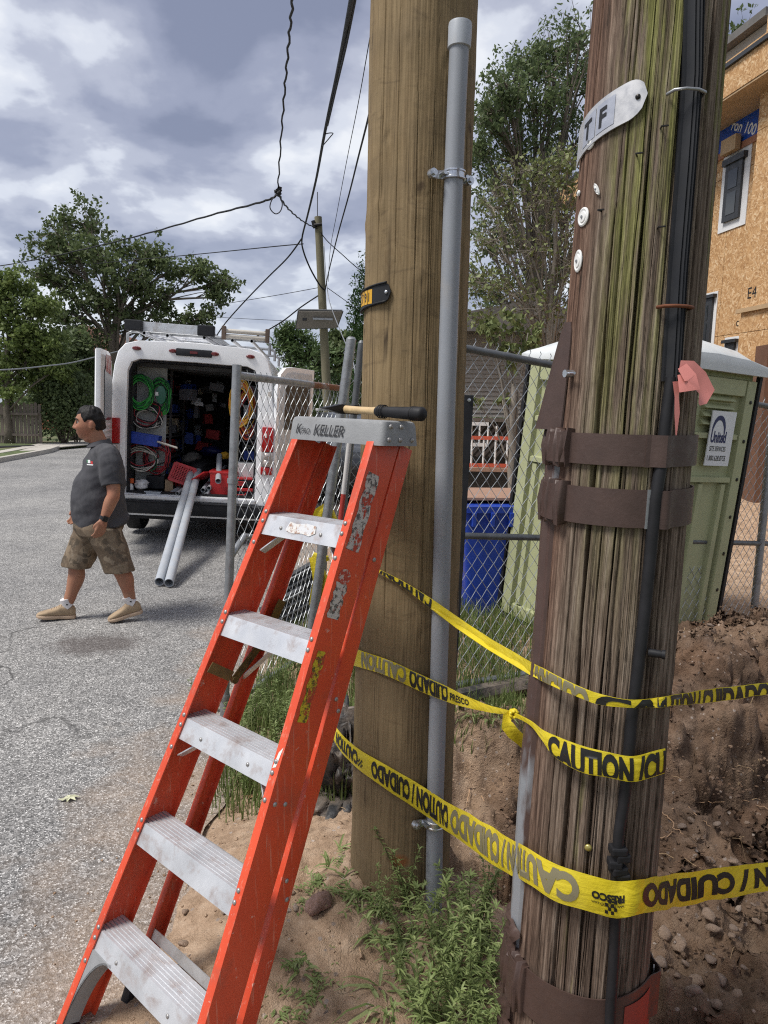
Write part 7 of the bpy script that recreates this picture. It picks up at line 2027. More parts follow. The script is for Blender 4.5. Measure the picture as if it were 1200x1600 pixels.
def bl(px, py, rpx, Y, wgt=1, dy=0., fl=.8):
    p = A(px, py, Y + dy); r_ = rpx * Y / FPX; return (p, (r_, r_ * fl), wgt)
Yk = 33
# the big oak left of the van
tree('oak_tree', 'tall spreading oak with gaps of sky, behind the van on the left', (A(178, 640, Yk).x, Yk, .1),
     [bl(100, 370, 38, Yk, 1.2), bl(70, 392, 26, Yk, .6), bl(130, 350, 36, Yk, 1.2, 1), bl(160, 395, 36, Yk, 1.2, -1), bl(110, 428, 44, Yk, 1.5, .5), bl(66, 430, 26, Yk, .5), bl(215, 395, 28, Yk, .9), bl(245, 405, 28, Yk, .9, 1), bl(205, 440, 36, Yk, 1.2, -1), bl(270, 420, 22, Yk, .7),
      bl(165, 470, 40, Yk, 1.3), bl(235, 460, 32, Yk, 1.0), bl(110, 490, 44, Yk, 1.5), bl(320, 425, 24, Yk, .8), bl(348, 446, 22, Yk, .7), bl(345, 465, 20, Yk, .5), bl(310, 490, 22, Yk, .6), bl(265, 500, 26, Yk, .7), bl(210, 505, 30, Yk, .8), bl(300, 505, 16, Yk, .4), bl(150, 530, 36, Yk, .9)],
     17500, (.19, .125), 'lf_oak', 'bark', .34, 21, A(185, 440, Yk), twigs=14, spread=.62)
# nearer street tree at the left edge
Yk = 27.5
tree('street_tree', 'bushy green tree over the wooden fence at the left edge', (A(14, 680, Yk).x, Yk, .1),
     [bl(20, 445, 30, Yk), bl(-12, 470, 40, Yk), bl(45, 485, 34, Yk), bl(15, 520, 40, Yk, 1.2), bl(70, 535, 28, Yk, .8), bl(-15, 560, 40, Yk), bl(40, 570, 36, Yk, 1.1), bl(85, 580, 24, Yk, .7), bl(55, 530, 30, Yk, .9), bl(10, 600, 30, Yk, .7)], 13500, (.165, .10), 'lf_bright', 'bark', .16, 31, A(12, 500, Yk), spread=.62)
tree('dark_tree', 'dark dense tree with a forked trunk behind the ivy hedge', (A(118, 690, 31).x, 31, .1), [bl(120, 545, 32, 31), bl(145, 575, 26, 31), bl(100, 585, 34, 31), bl(85, 548, 26, 31), bl(150, 610, 16, 31, .5), bl(75, 610, 34, 31)], 6500, (.22, .14), 'lf_dark', 'bark', .22, 35, spread=.62)
def shrub(name, label, c, rx, ry, rz, n, lf, mat, seed, cat='shrub', group=None, lobes=9, droop=.1):
    r = np.random.default_rng(seed); t = empty(name, c, label=label, cat=cat, group=group); c = Vector(c); P = []
    b = MB()
    for k in range(lobes):
        dv = r.normal(size=3); dv /= np.linalg.norm(dv); dv[2] = abs(dv[2]) * 1.1 - .1
        q = np.array([c.x + dv[0] * rx * .62, c.y + dv[1] * ry * .62, c.z + rz * .5 + dv[2] * rz * .42]); m_ = n // lobes
        g = r.normal(size=(m_, 3)); g /= np.linalg.norm(g, axis=1)[:, None]; g *= (.45 + .55 * r.uniform(size=(m_, 1)) ** .5) * r.uniform(.8, 1.2, (m_, 1))
        P.append(q + g * np.array([rx, ry, rz]) * .42)
        b.tube([c + Vector((dv[0] * .1, dv[1] * .1, 0)), c.lerp(Vector(q), .6), Vector(q)], [.03 * rx, .018 * rx, .006 * rx], 5)
    loc(b.build('stems', MT['bark'], smooth=180), t)
    loc(leaf_obj('foliage', leaves(np.concatenate(P), lf[0], lf[1], seed + 3, droop), MT[mat]), t); return t
shrub('ivy_hedge', 'tall dark ivy covered hedge at the end of the wooden fence', (A(92, 700, 28).x, 28.4, .1), 1.25, 1.0, 3.1, 9000, (.14, .10), 'lf_dark', 41, 'hedge', lobes=16)
shrub('bush', 'pale green bush right of the ivy hedge beside the man', (A(118, 700, 29).x, 29.2, .1), .6, .6, 1.9, 2800, (.13, .08), 'lf_bright', 42)
# trees past the van's right side
Yk = 30
tree('pine_tree', 'soft pale green tree behind the far pole and solar panel', (A(470, 690, Yk).x, Yk, 0), [bl(455, 520, 16, Yk, .6), bl(470, 540, 26, Yk), bl(448, 550, 20, Yk, .7), bl(490, 565, 30, Yk), bl(465, 585, 34, Yk), bl(440, 530, 12, Yk, .4), bl(500, 610, 34, Yk), bl(455, 630, 36, Yk)], 6500, (.24, .07), 'lf_pine', 'bark', .2, 51, spread=.65, droop=-.3)
tree('green_tree', 'deeper green tree behind the far pole, right of the soft pale one', (A(535, 690, 33).x, 33, 0), [bl(525, 540, 22, 33), bl(545, 530, 20, 33), bl(515, 575, 34, 33), bl(550, 580, 34, 33), bl(540, 630, 42, 33), bl(495, 640, 40, 33)], 6500, (.24, .16), 'lf_oak', 'bark', .2, 52, spread=.62)
shrub('cedar_tree', 'narrow dark conical evergreen beside the tan pole', (A(562, 690, 26).x, 26, 0), .62, .62, 5.5, 5000, (.16, .05), 'lf_cedar', 53, 'tree', lobes=26, droop=-.6)
# large dark tree over the toilet, and the thin one in front of it
Yk = 19
tree('locust_tree', 'large dark feathery tree rising between the two poles', (A(835, 600, Yk).x, Yk, .1),
     [bl(905, 75, 44, Yk, 1.1), bl(860, 120, 44, Yk, 1.2), bl(805, 130, 40, Yk, 1.), bl(775, 165, 34, Yk, .9), bl(790, 130, 34, Yk, 1, -1), bl(762, 180, 30, Yk, .9, -1), bl(830, 90, 34, Yk, 1, 1), bl(758, 240, 30, Yk, .9, -1), bl(870, 75, 36, Yk, 1, 1), bl(900, 150, 46, Yk, 1.2, 1), bl(840, 185, 50, Yk, 1.3), bl(780, 225, 42, Yk, 1.1), bl(895, 230, 50, Yk, 1.3, 1), bl(835, 270, 50, Yk, 1.3, .5), bl(775, 300, 40, Yk, 1.1), bl(890, 310, 50, Yk, 1.2), bl(830, 360, 50, Yk, 1.2, 1),
      bl(765, 380, 36, Yk, 1.), bl(890, 390, 50, Yk, 1.1, 1), bl(840, 440, 50, Yk, 1.1, 1), bl(775, 460, 40, Yk, 1., 1), bl(960, 180, 60, Yk, .8, 2), bl(980, 320, 70, Yk, .8, 2), bl(730, 420, 40, Yk, .6, 1)], 19000, (.135, .062), 'lf_dark', 'bark', .26, 61, A(850, 240, Yk), twigs=15, spread=.60, droop=.5)
Yk = 11.5
tree('budding_tree', 'thin twiggy tree with sparse pale green leaves left of the weathered pole', (A(862, 640, Yk).x, Yk, .05),
     [bl(880, 245, 26, Yk, .8), bl(850, 275, 34, Yk), bl(895, 290, 34, Yk), bl(800, 290, 34, Yk, .9), bl(770, 325, 30, Yk, .8), bl(835, 330, 44, Yk), bl(885, 350, 40, Yk), bl(775, 375, 40, Yk), bl(830, 400, 46, Yk), bl(885, 420, 40, Yk), bl(765, 440, 36, Yk), bl(815, 465, 44, Yk), bl(870, 480, 40, Yk), bl(750, 490, 24, Yk, .6)], 3600, (.075, .05), 'lf_pale', 'bark_pale', .085, 71, A(868, 330, Yk), twigs=30, spread=.42, sub=6)
tree('dogwood_tree', 'low pale barked tree with small fresh leaves in front of the grey siding', (A(805, 740, 8.2).x, 8.2, .02),
     [bl(770, 525, 20, 8.2), bl(800, 505, 18, 8.2), bl(825, 520, 20, 8.2), bl(790, 545, 16, 8.2), bl(760, 510, 14, 8.2), bl(835, 545, 16, 8.2), bl(745, 625, 8, 8.2, .3), bl(785, 625, 9, 8.2, .4), bl(800, 560, 18, 8.2, .6)], 620, (.085, .06), 'lf_pale', 'bark_pale', .075, 72, A(800, 600, 8.2), twigs=7, spread=.4, sub=2)
tree('maple_tree', 'treetop showing above the roof of the house under construction', (A(1160, 600, 27).x, 27, 0), [bl(1160, 60, 24, 27), bl(1180, 75, 22, 27), bl(1140, 90, 24, 27), bl(1200, 60, 20, 27)], 1500, (.2, .1), 'lf_oak', 'bark', .25, 73)
# far wood that closes the view
P = []; r = np.random.default_rng(81)
for k in range(80):
    a_ = r.uniform(-.95, .95); D_ = r.uniform(62, 85); c = np.array([D_ * math.sin(a_), D_ * math.cos(a_), r.uniform(.5, 3.0) * (1.0)]); g = r.normal(size=(260, 3)); g /= np.linalg.norm(g, axis=1)[:, None]; P.append(c + g * np.array([4.2, 3.5, 2.6]) * r.uniform(.6, 1.05, (260, 1)))
leaf_obj('distant_woods', leaves(np.concatenate(P), .8, .55, 82), MT['lf_oak'], kind='stuff')

# ---- grass and weeds near the camera
MT['grass'] = leafmat('grass_blades', (.10, .145, .038), (.155, .205, .062), (.26, .27, .13), .4)
MT['weed'] = leafmat('weed_leaves', (.15, .205, .070), (.235, .30, .11), (.34, .39, .18), .42)
MT['stem'] = mk('weed_stem', (.10, .13, .04), .7)
def blades(xy, hh, w0, seed, lean=.5):
    """curved three-segment blades standing at xy"""
    r = np.random.default_rng(seed); n = len(xy); a_ = r.uniform(0, 2 * math.pi, n); ln = r.uniform(.15, 1, n) * lean
    H_ = hh * r.uniform(.5, 1.15, n); z0 = hfield(xy[:, 0], xy[:, 1])[0]
    dx_, dy_ = np.cos(a_), np.sin(a_); V_ = []; 
    for u, wd in ((0, 1), (.4, .85), (.75, .55), (1, .06)):
        o_ = H_ * ln * u ** 2; z = z0 + H_ * (u - .28 * ln * u ** 2.5) - .01
        cx_, cy_ = xy[:, 0] + dx_ * o_, xy[:, 1] + dy_ * o_
        V_.append(np.stack([cx_ - dy_ * w0 * wd / 2, cy_ + dx_ * w0 * wd / 2, z], 1)); V_.append(np.stack([cx_ + dy_ * w0 * wd / 2, cy_ - dx_ * w0 * wd / 2, z], 1))
    V_ = np.stack(V_, 1).reshape(-1, 3); i = np.arange(n)[:, None] * 8
    q = np.concatenate([np.concatenate([i + 2 * k, i + 2 * k + 1, i + 2 * k + 3, i + 2 * k + 2], 1) for k in range(3)], 0)
    return V_, q
def blade_obj(name, V_, q, mat, **kw):
    me = bpy.data.meshes.new(name); me.from_pydata(V_.tolist(), [], q.tolist()); me.materials.append(mat); o = link(name, me); tag(o, **kw); return o
r = np.random.default_rng(91)
def region(n, x0, x1, y0, y1, keep=None):
    xy = np.stack([r.uniform(x0, x1, n), r.uniform(y0, y1, n)], 1)
    d = fbm(xy[:, 0] * 3, xy[:, 1] * 3, 0, 95, 3); m = d > r.uniform(-.9, .5, n)
    if keep is not None: m &= keep(xy)
    return xy[m]
fl = lambda xy: fA.y + (xy[:, 0] - fA.x) * dF.y / dF.x
V_, q = blades(region(6000, .15, 1.75, 3.75, 5.6, lambda xy: (xy[:, 1] > 3.62 + .25 * xy[:, 0]) & ~((xy[:, 0] > 1.45) & (xy[:, 1] > 4.6))), .20, .0065, 92); blade_obj('tall_grass', V_, q, MT['grass'], kind='stuff')
V_, q = blades(region(8500, -.75, .1, 2.7, 5.2), .19, .0065, 93); blade_obj('verge_grass', V_, q, MT['grass'], kind='stuff')
V_, q = blades(region(1500, .25, 1.2, 3.3, 3.85), .09, .006, 94); blade_obj('pit_edge_grass', V_, q, MT['grass'], kind='stuff')
V_, q = blades(region(7000, .3, 2.6, 5.5, 11), .14, .010, 96); blade_obj('yard_grass', V_, q, MT['grass'], kind='stuff')
def weed_mesh(name, seed, kind):
    rd = random.Random(seed); r2 = np.random.default_rng(seed); V_ = []; F_ = []; mi = []
    def strip(p, d, L_, W_, up):
        d = Vector(d).normalized(); s_ = d.cross(Vector((0, 0, 1)));
        if s_.length < .05: s_ = Vector((1, 0, 0))
        s_.normalize(); b0 = len(V_)
        for u, wd in ((0, .25), (.35, 1), (.7, .75), (1, .03)):
            q = p + d * (L_ * u) + Vector((0, 0, -up * L_ * u * u)); n_ = s_.cross(d) * W_ * .18 * wd
            V_.extend([q - s_ * W_ * wd / 2 + n_, q, q + s_ * W_ * wd / 2 + n_])
        for k in range(3):
            for j in (0, 1): F_.append((b0 + 3 * k + j, b0 + 3 * k + j + 1, b0 + 3 * k + 4 + j, b0 + 3 * k + 3 + j)); mi.append(0)
    if kind == 'star':
        for st in range(rd.randint(2, 5)):
            a_ = rd.uniform(0, 6.3); ln = rd.uniform(.1, .5); H_ = rd.uniform(.12, .30); p0 = Vector((rd.uniform(-.03, .03), rd.uniform(-.03, .03), -.01)); n_ = int(H_ / .013)
            tip = []
            for k in range(n_ + 1):
                u = k / n_; tip.append(p0 + Vector((math.cos(a_) * ln * H_ * u ** 1.5, math.sin(a_) * ln * H_ * u ** 1.5, H_ * u)))
            bb = MB(); bb.tube(tip, [.0026 * (1 - .7 * k / n_) for k in range(n_ + 1)], 4); b0 = len(V_); V_.extend([Vector(v_) for v_ in bb.v]); F_.extend([tuple(i + b0 for i in f) for f in bb.f]); mi.extend([1] * len(bb.f))
            for k in range(2, n_ + 1):
                for j in range(3 if k < n_ else 7):
                    b_ = rd.uniform(0, 6.3); el = rd.uniform(.15, .8) + (.5 if k > n_ - 2 else 0); strip(tip[k], (math.cos(b_), math.sin(b_), el), rd.uniform(.022, .050) * (1 - .35 * k / n_), rd.uniform(.004, .0065), .35)
    elif kind == 'grass':
        for k in range(rd.randint(7, 13)):
            b_ = rd.uniform(0, 6.3); strip(Vector((rd.uniform(-.02, .02), rd.uniform(-.02, .02), -.01)), (math.cos(b_), math.sin(b_), rd.uniform(.6, 1.8)), rd.uniform(.09, .20), rd.uniform(.007, .012), .6)
    else:                                  # creeping broadleaf
        for st in range(rd.randint(4, 7)):
            b_ = rd.uniform(0, 6.3); L_ = rd.uniform(.06, .16)
            for k in range(6):
                p = Vector((math.cos(b_), math.sin(b_), 0)) * L_ * k / 5 + Vector((0, 0, .012 + .008 * math.sin(k)))
                for sg in (-1, 1):
                    c_ = b_ + sg * rd.uniform(.6, 1.2); strip(p, (math.cos(c_), math.sin(c_), rd.uniform(.1, .5)), rd.uniform(.022, .045), rd.uniform(.008, .014), .3)
    me = bpy.data.meshes.new(name); me.from_pydata([tuple(v_) for v_ in V_], [], F_); me.materials.append(MT['weed']); me.materials.append(MT['stem']); me.polygons.foreach_set('material_index', mi); me.update(); return me
WM = {k: [weed_mesh('weed', 200 + 10 * i + j, k) for j in range(n)] for i, (k, n) in enumerate((('star', 6), ('grass', 4), ('creep', 4)))}
def weeds(pts, kind, lab, grp, sc=1.0, spread=.02):
    for k, (px, py, s_) in enumerate(pts):
        p = surf(px, py, 0); o = link('weed', WM[kind][k % len(WM[kind])]); o.location = (p.x, p.y, p.z); o.rotation_euler = (random.uniform(-.15, .15), random.uniform(-.15, .15), random.uniform(0, 6.3)); o.scale = (s_ * sc,) * 3
        tag(o, lab, 'weed', grp)
rdw = random.Random(17)
pts = []
for k in range(15):
    px = rdw.gauss(705, 52); py = rdw.uniform(1480, 1640)
    if 590 < px < 800: pts.append((px, py, rdw.uniform(.75, 1.25)))
pts += [(640, 1430, 1.0), (655, 1455, 1.0), (735, 1470, 1.1), (755, 1485, 1.1), (785, 1530, 1.0), (690, 1530, 1.0), (740, 1530, 1.1), (625, 1470, .8), (600, 1440, .7)]
weeds(pts, 'star', 'whorled green weed in the thick clump between the two poles', 'weeds between the poles')
weeds([(x, y, s_) for x, y, s_ in ((600, 1470, .8), (615, 1500, .9), (640, 1530, 1.0), (600, 1550, .9), (670, 1560, 1.0), (720, 1570, 1.0), (750, 1545, 1.0), (775, 1580, .9), (690, 1490, 1.1), (590, 1420, 1), (560, 1405, .9), (610, 1575, 1.2), (630, 1500, 1.2), (700, 1540, 1.3), (650, 1470, 1.1), (765, 1500, 1.2), (680, 1580, 1.2), (585, 1465, 1.), (655, 1590, 1.), (735, 1600, 1.))], 'grass', 'tuft of broad grass blades among the weeds between the poles', 'grass tufts between the poles')
weeds([(x, y, s_) for x, y, s_ in ((500, 1382, .6), (525, 1395, .6), (480, 1412, .6), (470, 1505, .6), (490, 1535, .6), (480, 1565, .7), (530, 1345, .5), (565, 1400, .7), (590, 1425, .7), (440, 1590, .6), (520, 1478, .45), (575, 1460, .55))], 'creep', 'low creeping weed on the sandy soil left of the tan pole', 'creeping weeds by the tan pole')
weeds([(x, y, s_) for x, y, s_ in ((530, 1330, .7), (515, 1355, .7), (545, 1370, .8), (488, 1395, .7), (565, 1400, .8), (470, 1520, .7))], 'grass', 'small grass tuft on the sandy soil behind the stepladder', 'grass tufts behind the stepladder')
weeds([(x, y, s_) for x, y, s_ in ((300, 1085, .8), (315, 1100, .9), (330, 1120, 1.), (420, 1120, 1.2), (440, 1090, 1.2), (430, 1160, 1.2), (415, 1190, 1.1), (440, 1210, 1.1), (400, 1215, 1.), (450, 1140, 1.3), (380, 1170, 1.), (390, 1140, 1.), (460, 1060, 1.2), (425, 1235, 1.0), (450, 1180, 1.2), (370, 1225, .8), (385, 1240, .8))], 'star', 'feathery weed at the road edge by the gate post', 'weeds at the road edge')
weeds([(x, y, s_) for x, y, s_ in ((740, 1120, .8), (760, 1125, .8), (780, 1118, .9), (720, 1128, .7), (800, 1120, .8))], 'grass', 'grass tuft hanging over the lip of the pit', 'grass at the pit edge')
# fallen leaf on the road
MT['deadleaf'] = mk('bleached_leaf', (.50, .50, .34), .7, var=.1)
p = G(108, 1249, .004); b = MB(); rr_ = [.060, .030, .055, .028, .050, .022, .035, .06, .035, .022, .05, .026, .055, .03]
b.add([(0, 0, .008)] + [(math.cos(2 * math.pi * k / 14) * q * .8, math.sin(2 * math.pi * k / 14) * q * .6, .004 + .008 * (k % 2)) for k, q in enumerate(rr_)], [(0, 1 + k, 1 + (k + 1) % 14) for k in range(14)])
o = b.build('fallen_leaf', MT['deadleaf'], label='pale dry lobed leaf lying on the asphalt left of the stepladder', cat='leaf'); o.location = p; o.rotation_euler = (0, 0, .4)
MT['brownleaf'] = mk('brown_leaf', (.22, .12, .06), .8)
for px, py, lab in ((342, 1118, 'curled brown leaf on the road edge beside the gate post'), (395, 1235, 'brown dry leaf at the road edge behind the middle ladder step'), (380, 1180, 'brown leaf on the asphalt left of the weeds behind the ladder')):
    p = G(px, py, .05); b = MB(); b.add([(-.03, 0, .003), (-.01, .012, .008), (.02, .010, .006), (.035, 0, .012), (.015, -.012, .006), (-.012, -.010, .009)], [(0, 1, 5), (1, 2, 4, 5), (2, 3, 4)]); o = b.build('fallen_leaf', MT['brownleaf'], label=lab, cat='leaf'); o.location = (p.x, p.y, max(0, hz(p.x, p.y)) + .004); o.rotation_euler = (0, 0, random.uniform(0, 6))

# ================================================================== HOUSES AND FAR THINGS
# wooden fence at the left
MT['oldplank'] = mk('weathered_plank', (.155, .125, .105), .9, var=.25, vscale=6, stretch=(1, 1, .15), bump=.4, bscale=30)
w0 = A(-60, 690, 27.4); w1 = A(64, 690, 27.6); wf = empty('wooden_fence', (w0.x, w0.y, .1), label='weathered wooden plank fence across the road at the left edge', cat='fence')
for k in range(22):
    u = k / 21; x = w0.x + (w1.x - w0.x) * u; y = w0.y + (w1.y - w0.y) * u; h_ = 1.42 + .04 * math.sin(k * 2.3) + .12 * u
    b = MB(); b.loft([[(x + a_, y + d_, z) for a_, z in ((-.060, .1), (.060, .1), (.060, h_ + .08), (.03, h_ + .13), (-.03, h_ + .13), (-.060, h_ + .08))] for d_ in (-.01, .01)]); loc(b.build('plank', MT['oldplank']), wf)
b = MB()
for z in (.45, 1.25): b.box(((w0.x + w1.x) / 2, w0.y + .06, z), (w1.x - w0.x, .05, .09))
loc(b.build('fence_rail', MT['oldplank']), wf)
# brick house far left
MT['brick'] = mk('red_brickwork', (.27, .095, .058), .9, var=.2, vscale=3, bump=.3, bscale=20)
MT['roofred'] = mk('brown_roof', (.20, .10, .07), .9, var=.2)
hx0, hx1, hy = A(60, 640, 42).x, A(215, 640, 42).x, 42.
hs_ = empty('brick_house', (hx0, hy, 0), label='red brick house with white windows glimpsed left of the van', cat='house')
b = MB(); b.box(((hx0 + hx1) / 2, hy + 4, 2.0), (hx1 - hx0, 8, 4.0)); loc(b.build('wall', MT['brick']), hs_)
b = MB(); xm = (hx0 + hx1) / 2; b.loft([[(hx0 - .4, y, 4.0), (hx1 + .4, y, 4.0), (xm, y, 6.2)] for y in (hy - .5, hy + 8.5)]); loc(b.build('roof', MT['roofred']), hs_)
b = MB(); b.box((A(140, 606, 42).x, hy - .9, 2.95), (3.6, 1.8, .25)); loc(b.build('porch_roof', MT['brick']), hs_)
b = MB(); b.box((A(140, 606, 42).x, hy - .9, 3.2), (3.8, 2.0, .12)); loc(b.build('porch_trim', MT['white_plastic']), hs_)
for px in (133, 146, 158):
    c = A(px, 630, 41.9); b = MB(); b.box((c.x, hy - .06, 1.9), (.42, .1, 1.5)); wdo = b.build('window', MT['white_plastic']); loc(wdo, hs_)
    for q in (-.1, .1):
        for z in (1.55, 2.25): b = MB(); b.box((c.x + q, hy - .12, z), (.16, .03, .6)); pn = b.build('pane', MT['glass']); pn.parent = wdo
b = MB(); b.box((A(126, 630, 41).x, hy - 1.7, 1.5), (.16, .16, 3.0)); loc(b.build('porch_post', MT['white_plastic']), hs_)
# grey sided house behind the fence
MT['siding'] = mk('grey_siding', (.30, .285, .26), .7, var=.08, vscale=2, dirt=(.22, .21, .19), dm=(.5, .8), ds=2)
MT['shingle'] = mk('grey_roofing', (.13, .125, .12), .9, var=.2)
Yh = 14.0; gx0, gx1 = A(660, 600, Yh).x, A(905, 600, Yh).x; zb, zt = A(770, 652, Yh).z, A(770, 522, Yh).z
gh = empty('sided_house', (gx0, Yh, 0), label='pale grey house with horizontal siding seen through the right-hand fence', cat='house')
b = MB(); b.box(((gx0 + gx1) / 2, Yh + 3.05, (zb + zt) / 2), (gx1 - gx0, 6, zt - zb)); loc(b.build('wall', MT['siding']), gh)
b = MB(); nb = int((zt - zb) / .082); rings = []
for k in range(nb):
    z = zb + k * (zt - zb) / nb; z1 = z + (zt - zb) / nb
    b.loft([[(gx0, Yh + .05, z), (gx0, Yh + .012, z), (gx0, Yh + .040, z1), (gx0, Yh + .05, z1)], [(gx1, Yh + .05, z), (gx1, Yh + .012, z), (gx1, Yh + .040, z1), (gx1, Yh + .05, z1)]])
loc(b.build('siding_boards', MT['siding'], kind='stuff'), gh)
b = MB(); b.loft([[(gx0 - .4, y, zt), (gx1 + .4, y, zt + .0), (gx1 + .4, y, zt + .12), ((gx0 + gx1) / 2 + .6, y, zt + .62), (gx0 - .4, y, zt + .12)] for y in (Yh - .45, Yh + 6.4)]); loc(b.build('roof', MT['shingle']), gh)
b = MB(); b.box(((gx0 + gx1) / 2, Yh - .35, zb - .05), (gx1 - gx0, .06, .07)); loc(b.build('deck_edge', MT['oldplank']), gh)
MT['darkdeck'] = mk('dark_lattice', (.075, .06, .055), .9, var=.2)
b = MB()
for k in range(26):
    x = gx0 + (gx1 - gx0) * k / 25; b.bar((x - .28, Yh - .3, zb - .75), (x + .28, Yh - .3, zb - .1), .05, .012, side=(1, 0, 0))
loc(b.build('lattice', MT['darkdeck'], kind='stuff'), gh)
b = MB(); b.box(((gx0 + gx1) / 2, Yh + .6, (zb - .1) / 2), (gx1 - gx0, .1, zb - .1)); loc(b.build('underside', MT['darkdeck']), gh)
MT['ladorange'] = mk('orange_ladder_rail', (.55, .10, .05), .5)
for z0, px0, px1, Y_, m_, lab in ((A(770, 730, 12).z, 728, 800, 12.0, 'ladorange', 'orange sided ladder lying on edge against the grey house'), (A(770, 698, 12.4).z, 728, 762, 12.4, 'white_plastic', 'white ladder lying on edge behind the orange sided one')):
    x0, x1 = A(px0, 700, Y_).x, A(px1, 700, Y_).x; t = empty('ladder', (x0, Y_, z0), label=lab, cat='ladder'); hh_ = .46 if m_ == 'ladorange' else .36
    for dz in (0, hh_): b = MB(); b.box(((x0 + x1) / 2 - .4, Y_, z0 + dz + .03), (x1 - x0 + .8, .03, .06)); loc(b.build('side_rail', MT[m_]), t)
    for k in range(8): b = MB(); x = x0 - .7 + k * (x1 - x0 + .7) / 7.4 + .2; b.tube([(x, Y_, z0), (x, Y_, z0 + hh_)], .017, 8); loc(b.build('rung', MT['white_plastic'], smooth=60), t)
b = MB(); b.box(((gx0 + gx1) / 2 - .2, 11.6, A(770, 732, 11.6).z - .02), (2.2, .12, .06)); b.build('timber', MT['plywood'], label='long brown timber lying in front of the orange ladder', cat='timber')
# house under construction
def mat_osb():
    t = NT('strand_board'); v = t.coords()
    rot = t.n('ShaderNodeVectorMath', {0: v, 1: t.n('ShaderNodeVectorMath', {0: t.n('ShaderNodeTexNoise', {'Vector': v, 'Scale': 5.0}).outputs[1], 3: .35}, operation='SCALE').outputs[0]}, operation='ADD').outputs[0]
    m1 = t.n('ShaderNodeMapping', {0: rot, 'Scale': (1, 3.4, 1)}); m1.inputs['Rotation'].default_value = (.6, 0, 0)
    a = t.n('ShaderNodeTexVoronoi', {'Vector': m1.outputs[0], 'Scale': 16.0}); m2 = t.n('ShaderNodeMapping', {0: rot, 'Scale': (1, 1, 3.6)}); m2.inputs['Rotation'].default_value = (-.5, 0, 0)
    b2 = t.n('ShaderNodeTexVoronoi', {'Vector': m2.outputs[0], 'Scale': 15.0})
    s1 = t.n('ShaderNodeSeparateColor', {0: a.outputs['Color']}); s2 = t.n('ShaderNodeSeparateColor', {0: b2.outputs['Color']})
    c1 = t.ramp(s1.outputs[0], [(0, (.33, .18, .08)), (.5, (.48, .28, .13)), (.85, (.58, .38, .20)), (1, (.70, .54, .35))]); c2 = t.ramp(s2.outputs[0], [(0, (.35, .19, .085)), (.6, (.52, .315, .15)), (1, (.67, .48, .29))])
    c = t.mix(t.mask(t.noise(v, 16, 3), .45, .55), c1, c2)
    t.bump(t.math('ADD', s1.outputs[1], s2.outputs[1]), .25, .004)
    return t.set(col=c, rough=.8, spec=.2)
MT['osb'] = mat_osb()
wd = Vector((-.178, .984, 0)).normalized(); wn_ = Vector((-wd.y, wd.x, 0)); wn_ = wn_ if wn_.x < 0 else -wn_
YC = 10.6; pc = A(1163, 430, YC); W0 = Vector((pc.x, pc.y, 0))
nh = empty('new_house', W0, label='two-storey house under construction sheathed in bare strand board at the right', cat='house')
def hit_wall(px, py, dep):
    """picture point on the wall plane set back by dep"""
    o_ = W0 - wn_ * dep; d = ray(px, py); t = (o_ - O).dot(wn_) / d.dot(wn_); return O + d * t
def wbox(p0, p1, z0, z1, thick, out=0.):
    """board on the wall from along-distance p0 to p1"""
    b = MB(); a_, c_ = W0 + wd * p0 + wn_ * out, W0 + wd * p1 + wn_ * out
    b.loft([[(p.x, p.y, z0), (p.x, p.y, z1)] + [(q.x, q.y, z1) , (q.x, q.y, z0)] for p, q in ((a_, a_ + wn_ * thick), (c_, c_ + wn_ * thick))]); return b
def al(p): return (p - W0).dot(wd)
zE = 7.2; BK = .35; GAP = .004
joints = [.05, hit_wall(1180, 517, 0).z, hit_wall(1180, 482, 0).z, hit_wall(1180, 482, 0).z + 2.44, zE]
for i in range(4):
    for k in range(3):
        loc(wbox(-3.66 + 1.22 * k + GAP, -3.66 + 1.22 * (k + 1) - GAP, joints[i] + GAP, joints[i + 1] - GAP, -.03, 0.).build('wall_panel', MT['osb']), nh)
jz = [.05, hit_wall(1125, 525, BK).z, hit_wall(1125, 525, BK).z + 2.44, zE]
for i in range(3):
    for k in range(6): loc(wbox(.02 + .98 * k + GAP, .98 * (k + 1) - GAP + .02, jz[i] + GAP, jz[i + 1] - GAP, -.03, -BK).build('wall_panel', MT['osb']), nh)
b = wbox(-3.6, 0, .05, zE, -.02, -.04); b2_ = wbox(0.02, 5.9, .05, zE, -.3, -BK - .035); b.add(b2_.v, b2_.f); b3_ = wbox(-.03, 0.0, .05, zE, -BK - .1, -.03); b.add(b3_.v, b3_.f); loc(b.build('wall_core', MT['brown_steel'] if 0 else MT['osb']), nh)
MT['fascia'] = mk('raw_lumber', (.42, .29, .165), .75, var=.12, vscale=6, stretch=(1, 1, .2))
MT['redlumber'] = mk('red_brown_lumber', (.33, .15, .085), .75, var=.15, vscale=6)
loc(wbox(-3.6, .06, joints[2] - .03, joints[2] + .03, .04, .005).build('ledger_strip', MT['fascia']), nh)
MT['housewrap'] = mk('white_window_tape', (.68, .68, .68), .5, var=.05)
MT['framegray'] = mk('dark_window_frame', (.03, .032, .036), .45)
